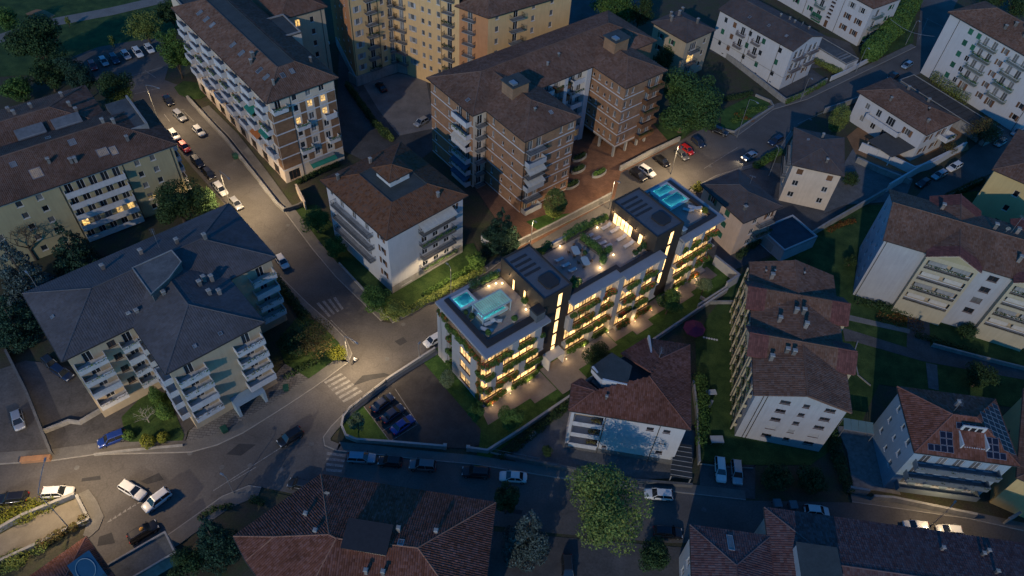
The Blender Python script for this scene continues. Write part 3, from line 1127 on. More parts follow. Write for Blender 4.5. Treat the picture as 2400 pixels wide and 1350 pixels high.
# --- yards and gardens
sheet('park_lawn', [(-700, 260), (0, 180), (90, 175), (165, 135), (230, 110), (310, 96), (385, 88), (420, 60), (470, 0), (560, -120), (560, -400), (-900, -400)], 0.02, grass_m)
struct(ribbon(MB(), [(p.x, p.y) for p in P2([(-200, 155), (0, 90), (125, 52), (260, 27), (400, -6), (520, -40)])], 4.5, -.02, .045).build('park_path', soil_path))
sheet('bare_patch', [(60, 32), (85, 22), (105, 24), (130, 36), (118, 44), (75, 44)], .05, clay_m)
sheet('roundabout_lawn', [(408, 205), (430, 190), (470, 195), (500, 215), (470, 232), (445, 232), (420, 222)], .08, grass_m, .1)
sheet('courtyard', [(795, 120), (1000, 165), (1030, 340), (990, 370), (860, 380), (800, 350), (790, 250)], 0.0, yard_asphalt)
sheet('service_lane', [(790, 110), (812, 105), (930, 245), (890, 250)], 0.03, conc_dark, .06)
sheet('gravel_yard', [(850, 196), (935, 172), (998, 186), (1020, 300), (935, 318), (885, 255)], 0.035, gravel_m, .06)
sheet('brick_forecourt', [(1085, 400), (1215, 590), (1440, 465), (1455, 405), (1590, 335), (1530, 290), (1400, 300), (1260, 330)], 0.05, terracotta_pave, .1)
sheet('forecourt_lawn', [(1233, 520), (1275, 505), (1345, 500), (1335, 520), (1272, 548)], .09, lawn_m, .06)
sheet('verge', [(1530, 290), (1640, 295), (1600, 325), (1570, 335)], .06, grass_m, .06)
sheet('garden_plot', [(1690, 260), (1760, 225), (1800, 240), (1810, 255), (1720, 310), (1690, 300)], .08, lawn_m, .1)
sheet('house_yard', [(1660, 120), (1690, 130), (1840, 245), (1935, 185), (1900, 160), (2020, 150), (1990, 100), (1850, 60)], .03, yard_asphalt, .06)
sheet('hedge_bed', [(2035, 130), (2120, 0), (2150, 0), (2140, 100), (2050, 140)], .05, grass_m, .08)
sheet('terrace_yard', [(1985, 320), (2080, 240), (2260, 290), (2270, 350), (2130, 410), (2010, 370)], .05, clay_m, .1)
sheet('rear_yard', [(1980, 380), (2010, 330), (2140, 420), (2120, 470), (1980, 480), (1930, 500)], .03, conc_dark, .06)
sheet('plot', [(1560, 470), (1640, 430), (1800, 380), (1990, 400), (1980, 510), (1900, 560), (1700, 640)], .0, yard_asphalt, .05)
sheet('estate_lawn', [(1740, 640), (1830, 590), (2000, 480), (2120, 480), (2210, 460), (2340, 440), (2520, 420), (2520, 1010), (2400, 960), (2060, 900), (2010, 1010), (1900, 1090), (1640, 1090), (1630, 800), (1660, 740)], .02, grass_m, .06)
sheet('drive', [(1975, 768), (2125, 815), (2128, 700), (2176, 705), (2180, 812), (2400, 868), (2520, 890), (2520, 920), (2400, 890), (2180, 850), (2160, 846), (2000, 800), (1980, 800)], .05, yard_asphalt, .06)
sheet('garden_path', [(1976, 735), (2133, 772), (2131, 782), (1976, 748)], .055, soil_path, .06)
sheet('garden_path', [(2170, 850), (2196, 856), (2200, 915), (2176, 910)], .055, conc_dark, .06)
sheet('side_terrace', [(1960, 1000), (2055, 1000), (2110, 1160), (2050, 1150), (2000, 1150), (1985, 1060)], .15, stone_pave, .2)
sheet('basement_drive', [(1640, 1090), (1770, 1090), (1770, 1170), (1640, 1155)], .03, yard_asphalt, .06)
sheet('house_terrace', [(1200, 1060), (1320, 960), (1345, 940), (1630, 1010), (1620, 1120), (1440, 1125), (1300, 1100), (1210, 1085)], .06, conc_dark, .1)
sheet('paved_forecourt', [(432, 1046), (445, 1010), (470, 985), (645, 878), (668, 853), (735, 895), (700, 918), (636, 960), (570, 1000), (510, 1030)], .1, paver_m, .15)
sheet('front_yard', [(-100, 900), (60, 845), (170, 860), (275, 965), (345, 915), (470, 830), (480, 980), (440, 1010), (432, 1044), (340, 1056), (130, 1072), (0, 1080), (-100, 1085)], .04, yard_asphalt, .08)
sheet('garden', [(285, 978), (345, 918), (392, 922), (432, 1020), (425, 1043), (330, 1053), (296, 1030)], .1, grass_m, .1)
sheet('corner_verge', [(650, 800), (700, 740), (770, 762), (806, 800), (815, 830), (770, 872), (700, 905), (668, 853)], .08, grass_m, .1)
sheet('house_garden', [(690, 480), (740, 480), (860, 620), (1110, 570), (1140, 635), (1013, 702), (920, 752), (893, 748), (787, 645), (730, 580)], .06, grass_m, .1)
sheet('river_bank', [(370, 1345), (500, 1200), (620, 1150), (760, 1180), (560, 1350), (360, 1420)], .03, dirt_m, .08)
sheet('lower_plot', [(1150, 1245), (1620, 1285), (1620, 1450), (1130, 1450)], .0, yard_asphalt, .06)

# --- paint on the roads
def stripe(name, px, z=.012, mat=paint, parent=road):
    pts = P2(px)
    return MB().prism([(p.x, p.y) for p in pts], .0005, z).build(name, mat, parent)

def crossing(a0, a1, b0, b1, n, fill=.5, z=.012):
    """stripes between kerb line a0-b0 and kerb line a1-b1"""
    A0, A1, B0, B1 = (at(*p) for p in (a0, a1, b0, b1))
    for i in range(n):
        f0, f1 = (i + .5 - fill / 2) / n, (i + .5 + fill / 2) / n
        q = [A0.lerp(B0, f0), A1.lerp(B1, f0), A1.lerp(B1, f1), A0.lerp(B0, f1)]
        MB().prism([(p.x, p.y) for p in q], .0005, z).build('crossing_stripe', paint, road)

crossing((757, 893), (797, 872), (808, 946), (852, 920), 6)
crossing((738, 712), (768, 745), (790, 695), (808, 722), 4, .5, .016)
crossing((766, 1056), (812, 1063), (764, 1108), (800, 1110), 4, .5, .02)
for i in range(7):
    p = at(255 + i * 11.5, 1224 - i * 7.2)
    MB().prism([(p.x - .25, p.y - .1), (p.x + .35, p.y + .25), (p.x + .05, p.y + .62)], .0005, .012).build('give_way_triangle', paint, road)
for q in ([(815, 845 + 150)],):
    pass
for a, b in (((385, 268), (398, 285)), ((350, 300), (365, 325)), ((432, 262), (455, 285)), ((402, 260), (432, 257)), ((300, 180), (383, 157)), ((340, 165), (365, 182)), ((316, 220), (370, 207)),
             ((2165, 40), (2215, 65)), ((2175, 42), (2155, 90)), ((665, 1045), (500, 1150)), ((600, 1095), (540, 1130)), ((775, 750), (830, 805)), ((1440, 500), (1530, 450)), ((1650, 395), (1730, 345)), ((1870, 290), (1990, 236))):
    A, B = at(*a), at(*b)
    d = (B - A).normalized()
    nn = Vector((-d.y, d.x, 0)) * .07
    MB().prism([(p.x, p.y) for p in (A - nn, B - nn, B + nn, A + nn)], .0005, .014).build('lane_line', paint, road)
for px in ([(530, 1065), (560, 1040), (600, 1042), (565, 1068)], [(192, 1121), (235, 1115), (236, 1124), (191, 1129)], [(330, 1128), (372, 1108), (384, 1124), (345, 1135)], [(232, 1258), (262, 1248), (270, 1273), (228, 1280)],
           [(925, 800), (945, 790), (955, 801), (937, 810)], [(1605, 500), (1600, 505), (1620, 512), (1622, 502)], [(850, 880), (900, 874), (918, 880), (870, 890), (825, 905)], [(1180, 1190), (1225, 1196), (1222, 1206), (1178, 1200)]):
    stripe('tarmac_patch', px, .010, asphalt_new)
for px, py in ((180, 1096), (98, 1104), (520, 1095), (586, 1091), (445, 1062), (660, 1100), (730, 1040), (907, 841), (740, 1128), (515, 965), (675, 528), (637, 580), (1665, 390), (1900, 280), (1650, 1195), (2240, 1232), (292, 1316), (560, 1150), (945, 760)):
    c = at(px, py)
    MB().lathe([(.42, .0005), (.42, .017), (.36, .022)], 14, c.x, c.y).build('manhole_cover', conc_dark, road)

# --- walls
def bwall(label, px, h, th=.25, mat=conc, cap=.05, world_pts=None, name='garden_wall', cap_mat=None, z0=-.05):
    pts = [(p[0], p[1]) for p in (world_pts or P2(px))]
    o = pts[0]
    t = thing(name, label, 'wall', (o[0], o[1], 0))
    rel = [(p[0] - o[0], p[1] - o[1]) for p in pts]
    ribbon(MB(), rel, th, z0, h).build('wall_body', mat, t)
    if cap:
        ribbon(MB(), rel, th + .1, h, h + cap).build('coping', cap_mat or mat, t)
    return t

def fence(label, px, h, mat=steel, world_pts=None, name='fence', step=2.0, plinth=.3):
    pts = [Vector((p[0], p[1])) for p in (world_pts or P2(px))]
    o = pts[0]
    t = thing(name, label, 'fence', (o.x, o.y, 0))
    rel = [(p.x - o.x, p.y - o.y) for p in pts]
    ribbon(MB(), rel, .2, -.05, plinth).build('plinth', conc, t)
    for a, b in zip(rel[:-1], rel[1:]):
        a, b = Vector(a), Vector(b)
        L = (b - a).length
        n = max(1, int(L / step))
        mb = MB()
        for z in (plinth + .12, h - .08):
            mb.tube((a.x, a.y, z), (b.x, b.y, z), .025, 4)
        k = max(2, int(L / .18))
        for i in range(k + 1):
            p = a.lerp(b, i / k)
            mb.box(p.x - .01, p.y - .01, plinth, p.x + .01, p.y + .01, h)
        mb.build('railing', mat, t)
        for i in range(n + 1):
            p = a.lerp(b, i / n)
            MB().box(p.x - .05, p.y - .05, 0, p.x + .05, p.y + .05, h + .06).build('post', mat, t)
    return t
# ------------------------------------------------------------------ the lit apartment block with roof terraces and pools
clad = M('clad_dark_bronze', (0.045, 0.036, 0.028), 0.7, 0.15, 0.8, 0.08, 5, streak=0.1)
hero_w = M('render_lightgrey', (0.34, 0.335, 0.325), 0.85, 0.08, 0.6, 0.04, 6, streak=0.06)
canopy_m = M('canopy_grey', (0.24, 0.245, 0.26), 0.6, 0.1, 0.4, 0.04, 5)
edge_m = M('canopy_edge', (0.5, 0.49, 0.47), 0.6, 0.05)
core_roof = M('core_roof_grey', (0.085, 0.095, 0.11), 0.7, 0.15, 0.5, 0.08, 4)
deck_m = M('terrace_tiles', (0.27, 0.24, 0.215), 0.75, 0.15, 0.6, 0.1, 4)
coping_m = M('coping_dark', (0.035, 0.030, 0.028), 0.6, 0.15, 0.8)
glow = MEMIT('glazing_lit', (1.0, 0.58, 0.20), 1.35, 0.9, 0.85, 0.75)
led = MEMIT('led_strip', (1.0, 0.62, 0.27), 14.0, 1.0, 0.1, 0.1)
lampglow = MEMIT('globe_lamp_glow', (1.0, 0.72, 0.38), 6.0, 1.0, 0.0, 0.1)
slot_glow = MEMIT('slot_glow', (1.0, 0.60, 0.22), 3.0, 0.8, 0.3, 0.1)
planter_m = M('planter_box', (0.07, 0.065, 0.06), 0.8, 0.15)
cushion = M('cushion_pale', (0.45, 0.44, 0.43), 0.9, 0.08)
wicker = M('wicker_brown', (0.12, 0.075, 0.045), 0.9, 0.2, 6)

HB = Bld('apartment_block', 'lit modern apartment block with planted balconies, roof terraces and pools', at(1139, 839, 15), math.radians(41.09))
hr = HB.root
FL = [0.4, 4.0, 7.6, 11.2]
TOPZ = 14.5

def hbox(name, x0, y0, z0, x1, y1, z1, mat, parent=None):
    return MB().box(x0, y0, z0, x1, y1, z1).build(name, mat, parent or hr)

FOL = {}
def planter(x0, y0, x1, z, ang=0.0, flowers=False, dens=1.0):
    L = x1 - x0
    key = round(L * 2) / 2
    o = ob('planter', cached(('hp', round(L, 1)), lambda: MB().box(0, 0, 0, L, .5, .5).box(-.02, -.02, .42, L + .02, .0, .5).me('planter', planter_m)), hr, (x0, y0, z), ang)
    def fol(seed, mat, n, zz, s):
        rr = random.Random(seed)
        k = max(2, int(L / .32))
        cl = []
        for i in range(k):
            x = .15 + (L - .3) * i / (k - 1)
            cl.append((x, -.02 + rr.uniform(-.16, .16), zz + rr.uniform(-.5, .38), .38, .36, .50 * rr.uniform(.7, 1.4)))
        return leaf_mesh('foliage', cl, int(n * L), s, seed, mat)
    v = RND.randrange(3)
    ob('foliage', cached(('hf', round(L, 1), v), lambda: fol(v + int(L * 10), lf_plant, 520, .58, .16)), o)
    if flowers:
        ob('flowers', cached(('hfl', round(L, 1), v), lambda: fol(v + 50 + int(L * 10), lf_red, 75, .62, .14)), o, stuff=True)
    return o

def glazing(x0, x1, y, z, h=2.7, ang=0.0, flip=False):
    """row of lit floor-to-ceiling windows on a wall set back in the loggia"""
    L = x1 - x0
    n = max(1, int(round(L / 1.5)))
    w = L / n
    for i in range(n):
        if ang == 0:
            p = (x0 + w * i, y, z)
        else:
            p = (y, x1 - w * i, z)
        o = ob('window', win_frame(w - .04, h, frame_b), hr, p, ang)
        ob('pane', pane_me(w - .04, h, glow), o)

def block(X0, X1, Y0, Y1, yf, segs, walls, back=13.2, left=None, right=None):
    """storeys with a planted loggia along the front; yf front line, Y0 the glazed wall"""
    hbox('wall', X0, Y1 - .25, 0, X1, Y1, TOPZ, hero_w)
    for k, z in enumerate(FL):
        top = FL[k + 1] if k < 3 else TOPZ + .1
        MB().box(X0 - .0, yf, z - .28, X1, Y0, z).box(X0, yf - .03, z - .3, X1, yf - .001, z + .02).build('floor_slab', hero_w, hr)
        for (a, b, fl) in segs[k]:
            planter(a, yf + .02, b, z, 0, fl)
            glazing(a - .3, b + .3, Y0, z + .02)
        for (a, b) in walls[k]:
            hbox('wall', a, yf + .01, z, b, Y0 + .25, top - .3, hero_w)
        prev = X0
        sp = sorted([(a - .3, b + .3) for a, b, _ in segs[k]])
        for a, b in sp + [(X1, X1)]:
            if a > prev + .05:
                hbox('wall', prev, Y0, z, a, Y0 + .24, top - .28, hero_w)
            prev = max(prev, b)
        hbox('wall', X0, Y0 + .01, z + 2.72, X1, Y0 + .22, top - .28, hero_w)
        hbox('light_strip', X0 + .5, Y0 - .32, top - .33, X1 - .5, Y0 - .22, top - .29, led)

# left block
block(.2, 12.7, 1.3, 13.2, .25,
      [[(.6, 5.0, True), (6.2, 12.2, False)], [(.5, 1.6, True), (2.6, 7.4, True), (8.9, 12.6, False)], [(.4, 2.2, False), (3.9, 11.2, False)], [(.4, 5.6, True), (7.0, 10.4, False), (11.8, 12.6, False)]],
      [[(5.0, 6.2)], [(1.6, 2.6), (7.4, 8.9)], [(2.2, 3.9), (11.2, 12.6)], [(5.6, 7.0), (10.4, 11.8)]])
# left end: solid bays, a window column, a lit recess and a planted corner
for (y0, y1) in ((2.7, 4.4), (7.5, 9.8), (11.4, 14.2)):
    hbox('wall', .2, y0, 0, .5, y1, FL[3] - .28 if y0 < 11 else FL[3] + 1.0, hero_w)
hbox('wall', 1.9, 2.1, FL[3], 2.15, 13.0, TOPZ, hero_w)
hbox('wall', .45, 9.8, 0, 3.0, 10.0, TOPZ - 3.4, hero_w)
hbox('wall', .45, 11.2, 0, 3.0, 11.4, TOPZ - 3.4, hero_w)
for k, z in enumerate(FL):
    hbox('floor_slab', .23, 1.8, z - .28, 3.0, 14.2, z, hero_w)
    if k < 3:
        hbox('wall', .24, 4.4, z, .44, 7.5, z + .55, hero_w)
        hbox('wall', .24, 4.4, z + 2.5, .44, 7.5, FL[k + 1] - .28, hero_w)
        for q in range(2):
            o = ob('window', win_frame(1.5, 1.9, frame_b), hr, (.26, 7.45 - 1.52 * q, z + .58), -math.pi / 2)
            ob('pane', pane_me(1.5, 1.9, glow), o)
        planter(.3, 0, 1.4, z + .1, 0, False).location = (.28, 11.35, z + .02)
        hr_p = hr.children[-1]
        glazing(10.0, 11.2, 2.4, z, 2.7, -math.pi / 2)
    else:
        glazing(3.0, 12.6, 1.9, z + .02, 2.7, -math.pi / 2)
        hbox('light_strip', 1.45, 2.5, TOPZ - .06, 1.55, 12.8, TOPZ - .02, led)
for (y0, y1, z, f) in ((13.9, 11.5, FL[3] + .95, True), (11.4, 6.4, FL[3], False), (6.3, .8, FL[3], True), (11.4, 10.0, FL[2], True), (11.4, 10.0, FL[1], False), (11.4, 10.0, FL[0], False), (2.6, .8, FL[2], False), (2.6, .8, FL[1], True), (2.6, .8, FL[0], True)):
    L = y0 - y1
    o = planter(0, 0, L, z, -math.pi / 2, f)
    o.location = (.24, y0, z + .02)
# middle blocks
block(18.7, 30.3, 1.5, 13.0, .45,
      [[(19.6, 24.3, False), (25.4, 29.2, False)], [(18.8, 20.0, False), (20.4, 25.0, False), (25.4, 29.2, True)], [(19.8, 24.6, True), (25.9, 29.1, True)], [(18.8, 19.9, False), (20.6, 25.3, True), (26.4, 29.3, True)]],
      [[(24.3, 25.4)], [], [(24.6, 25.9), (18.75, 19.4)], [(25.3, 26.4)]])
hbox('wall', 29.4, .3, 0, 30.75, 2.0, TOPZ, hero_w)
for z in FL[:3:2]:
    hbox('wall', 18.5, .6, z + .0, 18.7, 2.0, z + 3.3, hero_w)
block(30.8, 40.2, .5, 13.0, -.55,
      [[(31.2, 34.4, True), (35.6, 39.8, True)], [(31.0, 33.6, True), (34.4, 38.2, False)], [(31.0, 34.0, True), (35.0, 39.0, True)], [(31.4, 34.0, False), (35.2, 38.6, False)]],
      [[(34.4, 35.6)], [(33.6, 34.4), (38.2, 39.6)], [(34.0, 35.0)], [(34.0, 35.2), (38.6, 40.1)]])
# right block
block(45.7, 56.8, 1.3, 13.2, .25,
      [[(46.8, 50.5, False), (51.5, 54.4, True)], [(46.4, 50.9, False), (52.0, 56.3, True)], [(46.2, 55.6, True)], [(46.4, 47.6, False), (48.6, 51.2, False), (52.0, 56.6, True)]],
      [[(50.5, 51.5), (45.72, 46.6)], [(50.9, 52.0)], [], [(47.6, 48.6), (51.2, 52.0), (45.72, 46.3)]])
hbox('wall', 45.5, .5, 4.2, 45.69, 2.0, 7.0, hero_w)
hbox('wall', 45.5, .5, 11.2, 45.69, 2.0, 14.4, hero_w)
hbox('wall', 56.6, 2.0, 0, 56.84, 13.2, TOPZ, hero_w)
# cores
for (X0, X1, Y0) in ((12.75, 18.9, 1.6), (38.6, 45.55, 1.3)):
    core = MB().box(X0, Y0, 0, X1, 13.1, 18.7)
    core.build('core_tower', clad, hr)
    rf = hbox('core_roof', X0 + .25, Y0 + .25, 18.7, X1 - .25, 12.85, 18.78, core_roof)
    mb = MB()
    for (a, b, c, d) in ((X0, Y0, X1, Y0 + .25), (X0, 12.85, X1, 13.1), (X0, Y0 + .25, X0 + .25, 12.85), (X1 - .25, Y0 + .25, X1, 12.85)):
        mb.box(a - (.0 if b > Y0 and d < 13.1 else .003), b, 18.7, c + (.0 if b > Y0 and d < 13.1 else .003), d, 19.0)
    mb.build('coping', clad, rf)
    for i in range(4):
        hbox('roof_light', X0 + .8, 11.2 - i * 1.25, 18.78, X1 - 2.0, 11.7 - i * 1.25, 18.86, coping_m, rf)
    MB().prism([(X1 - 4.2, 3.4), (X1 - 3.8, 2.9), (X1 - 1.9, 2.9), (X1 - 1.4, 3.4), (X1 - 1.4, 5.6), (X1 - 1.8, 6.0), (X1 - 3.8, 6.0), (X1 - 4.2, 5.6)], 18.78, 19.15).build('plant_hatch', coping_m, rf)
    # tall lit stair slot on the front face
    sx = X0 + (X1 - X0) * .52
    for i, z in enumerate((1.0, 4.4, 8.0, 11.6, 15.2)):
        if X0 > 30 and i < 1:
            continue
        o = MB().box(sx - .05, Y0 - .05, z - .05, sx + .02, Y0 - .002, z + 3.05).box(sx + .85, Y0 - .05, z - .05, sx + .92, Y0 - .002, z + 3.05).box(sx + .02, Y0 - .05, z + 2.98, sx + .85, Y0 - .002, z + 3.05).build('stair_window', coping_m, hr)
        MB().box(sx + .02, Y0 - .03, z, sx + .85, Y0 - .01, z + 2.98).build('pane', slot_glow, o)
# lit doors from the cores onto the terraces
def slot(x, y, z, w, h):
    o = ob('terrace_door', win_frame(w, h, coping_m), hr, (x, y, z), -math.pi / 2)
    MB().box(.05, .09, .05, w - .05, .11, h - .05).build('pane', slot_glow, o)
    o.location.x -= .14
for y in (9.6, 6.6):
    slot(12.74, y, TOPZ, .55, 2.4)
for i in range(5):
    slot(38.59, 12.0 - i * 1.0, TOPZ, .96, 2.5)
slot(38.59, 5.3, TOPZ, .9, 2.4)
# wall lamps added beside the terrace doors to warm the deck
for (x, y, e) in ((12.5, 10.6, 35), (12.5, 5.9, 30), (38.35, 12.4, 60), (38.35, 9.0, 90), (38.35, 6.4, 60), (38.35, 4.2, 45)):
    o = MB().box(x, y - .08, TOPZ + 2.55, x + .22, y + .08, TOPZ + 2.8).build('added_wall_lamp', coping_m, hr)
    MB().box(x + .02, y - .06, TOPZ + 2.53, x + .2, y + .06, TOPZ + 2.549).build('added_lamp_glass', lampglow, o)
    ld = bpy.data.lights.new('added_wall_light', 'POINT')
    ld.energy = e
    ld.color = (1, .62, .28)
    ld.shadow_soft_size = .1
    lo = bpy.data.objects.new('added_wall_light', ld)
    COL.objects.link(lo)
    lo.parent = o
    lo.location = (x - .12, y, TOPZ + 2.2)
# terraces
for nm, (x0, y0, x1, y1) in (('l', (2.2, 2.6, 12.7, 13.6)), ('m', (18.95, 2.4, 38.55, 13.6)), ('r', (45.6, 2.4, 55.6, 13.9))):
    hbox('terrace_floor', x0, y0, TOPZ - .2, x1, y1, TOPZ, deck_m)
cp = MB()
for (x0, y0, x1, y1) in ((0, 0, 13.4, 1.4), (0, 1.4, 1.3, 14.3), (1.3, 13.6, 13.4, 14.3)):
    cp.box(x0, y0, 14.58, x1, y1, 15.0)
cp.build('canopy', canopy_m, hr)
MB().box(-.03, -.03, 14.52, 13.43, .12, 14.579).box(-.03, .12, 14.52, .12, 14.33, 14.579).build('canopy_edge', edge_m, hr)
cp = MB().box(18.6, .4, 14.58, 30.3, 2.2, 15.0).box(30.3, -.6, 14.58, 40.3, 1.2, 15.0)
cp.build('canopy', canopy_m, hr)
MB().box(18.57, .37, 14.52, 30.29, .5, 14.579).box(30.31, -.63, 14.52, 40.33, -.5, 14.579).build('canopy_edge', edge_m, hr)
cp = MB().box(45.6, 0, 14.58, 57.0, 1.4, 15.0).box(55.9, 1.4, 14.58, 57.0, 14.6, 15.0).box(45.6, 13.9, 14.58, 55.9, 14.6, 15.0)
cp.build('canopy', canopy_m, hr)
MB().box(45.57, -.03, 14.52, 57.03, .12, 14.579).build('canopy_edge', edge_m, hr)
cp = MB().box(1.3, 1.4, 14.6, 13.4, 2.55, 15.32).box(1.3, 2.55, 14.6, 2.2, 13.6, 15.32)
cp.build('parapet', coping_m, hr)
cp = MB().box(18.95, 2.2, 14.3, 30.3, 3.0, 15.3).box(30.3, 1.2, 14.3, 38.6, 2.0, 15.3).box(30.3, 2.0, 14.3, 30.9, 3.0, 15.3)
cp.build('parapet', coping_m, hr)
MB().box(18.95, 13.6, 13.9, 38.55, 14.1, 15.05).build('parapet', canopy_m, hr)
cp = MB().box(45.6, 1.4, 14.6, 55.9, 2.3, 15.3).box(55.2, 2.3, 14.6, 55.9, 13.9, 15.3)
cp.build('parapet', coping_m, hr)
# lift overrun box on the left terrace and flue on the right one
o = MB().taper(10.9, .9, 12.7, 2.7, 14.9, 17.0, .0).build('flue', M('flue_grey', (.11, .115, .12), .6, .2), hr)
MB().taper(10.75, .75, 12.85, 2.85, 17.0, 17.25, .12).build('flue_cap', coping_m, o)
o = MB().box(46.2, 1.4, 14.9, 47.2, 2.6, 16.3).build('flue', MATS['flue_grey'], hr)
MB().taper(46.1, 1.3, 47.3, 2.7, 16.3, 16.5, .1).build('flue_cap', MATS['blue_pl'] if 'blue_pl' in MATS else blue_pl, o)

# pools: tiled basin, clear water, lamps under water
pool_tile = M('pool_tiles', (0.42, 0.74, 0.74), 0.5, 0.12, 1.5, 0.08, 6)
def water_mat():
    m = bpy.data.materials.new('pool_water')
    m.use_nodes = True
    n, l = m.node_tree.nodes, m.node_tree.links
    n.remove(n['Principled BSDF'])
    tr = n.new('ShaderNodeBsdfTransparent')
    tr.inputs['Color'].default_value = (.60, .93, .96, 1)
    gl = n.new('ShaderNodeBsdfGlossy')
    gl.inputs['Roughness'].default_value = .05
    mx = n.new('ShaderNodeMixShader')
    fr = n.new('ShaderNodeFresnel')
    fr.inputs['IOR'].default_value = 1.33
    ns = n.new('ShaderNodeTexNoise')
    ns.inputs['Scale'].default_value = 2.5
    bp = n.new('ShaderNodeBump')
    bp.inputs['Strength'].default_value = .15
    l.new(ns.outputs['Fac'], bp.inputs['Height'])
    l.new(bp.outputs['Normal'], gl.inputs['Normal'])
    l.new(bp.outputs['Normal'], fr.inputs['Normal'])
    l.new(fr.outputs[0], mx.inputs[0])
    l.new(tr.outputs[0], mx.inputs[1])
    l.new(gl.outputs[0], mx.inputs[2])
    l.new(mx.outputs[0], n['Material Output'].inputs['Surface'])
    return m
water_m = water_mat()

pool_led = MEMIT('pool_led', (.26, .76, .76), 24, 1, 0, 0)
def pool(x0, y0, x1, y1, label_unused, pw, zt=15.15):
    zb = 14.52
    mb = MB().box(x0, y0, zb, x1, y1, zb + .1)
    t = .18
    mb.box(x0, y0, zb + .1, x1, y0 + t, zt - .06).box(x0, y1 - t, zb + .1, x1, y1, zt - .06).box(x0, y0 + t, zb + .1, x0 + t, y1 - t, zt - .06).box(x1 - t, y0 + t, zb + .1, x1, y1 - t, zt - .06)
    o = mb.build('pool', pool_tile, hr)
    rim = MB()
    for (a, b, c, d) in ((x0 - .15, y0 - .15, x1 + .15, y0 + .27), (x0 - .15, y1 - .27, x1 + .15, y1 + .15), (x0 - .15, y0 + .27, x0 + .27, y1 - .27), (x1 - .27, y0 + .27, x1 + .15, y1 - .27)):
        rim.box(a, b, zt - .06, c, d, zt)
    rim.build('pool_edge', edge_m, o)
    MB().add([(x0 + t, y0 + t, zt - .12), (x1 - t, y0 + t, zt - .12), (x1 - t, y1 - t, zt - .12), (x0 + t, y1 - t, zt - .12)], [(0, 1, 2, 3)]).build('water', water_m, o)
    st = MB()
    zl = zt - .2
    st.box(x0 + t, y0 + t, zl, x1 - t, y0 + t + .04, zl + .05).box(x0 + t, y0 + t + .05, zl, x0 + t + .04, y1 - t - .05, zl + .05)
    st.build('pool_light', pool_led, o)
    return o
pool(2.4, 10.4, 5.8, 13.3, '', 9)
pool(50.4, 11.3, 55.0, 13.8, '', 8)
pool(50.0, 7.9, 55.0, 11.05, '', 9)
# pergola with slats; their pool-blue glow is put into the slat material
pg = ob('pergola', None, hr, (0, 0, 0))
white_m = M('pergola_white', (.34, .40, .41), .6, .05)
slat_glow_m = MEMIT('pergola_slat_glow', (.16, .62, .62), .26, .8, .3, .1)
for (x, y) in ((3.7, 5.9), (9.4, 5.9), (3.7, 8.8), (9.4, 8.8)):
    hbox('post', x - .07, y - .07, TOPZ, x + .07, y + .07, 16.9, white_m, pg)
MB().box(3.55, 5.75, 16.9, 9.55, 5.95, 17.1).box(3.55, 8.75, 16.9, 9.55, 8.95, 17.1).box(3.55, 5.95, 16.9, 3.75, 8.75, 17.1).box(9.35, 5.95, 16.9, 9.55, 8.75, 17.1).build('frame', white_m, pg)
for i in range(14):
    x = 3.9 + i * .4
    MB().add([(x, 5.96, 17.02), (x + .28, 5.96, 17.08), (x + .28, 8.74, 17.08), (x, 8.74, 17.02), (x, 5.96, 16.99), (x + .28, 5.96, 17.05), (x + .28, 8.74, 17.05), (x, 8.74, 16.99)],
             [(0, 1, 2, 3), (7, 6, 5, 4), (0, 4, 5, 1), (1, 5, 6, 2), (2, 6, 7, 3), (3, 7, 4, 0)]).build('slat', slat_glow_m, pg)
pool(4.1, 6.2, 9.1, 8.5, '', 13, 15.0)

# ground floor entrance at the foot of the left core
o = MB().box(14.2, -.3, 0, 14.45, 1.6, 2.9).box(17.6, -.3, 0, 17.85, 1.6, 2.9).box(14.2, -.3, 2.9, 17.85, 1.6, 3.1).build('porch', edge_m, hr)
for x in (14.6, 15.6, 16.6):
    w = ob('entrance_door', win_frame(.95, 2.7, frame_w), hr, (x, 1.4, .05))
    ob('pane', pane_me(.95, 2.7, glow), w)
# raised planter court at the right end
mb = MB().box(56.0, -5.8, 0, 59.8, -5.5, 2.5).box(59.5, -5.5, 0, 59.8, .8, 2.5).box(48.0, -5.8, 0, 56.0, -5.5, 1.2)
mb.build('court_wall', hero_w, hr)
MB().box(55.9, -5.9, 2.5, 59.9, -5.4, 2.58).box(59.4, -5.4, 2.5, 59.9, .9, 2.58).build('coping', canopy_m, hr)

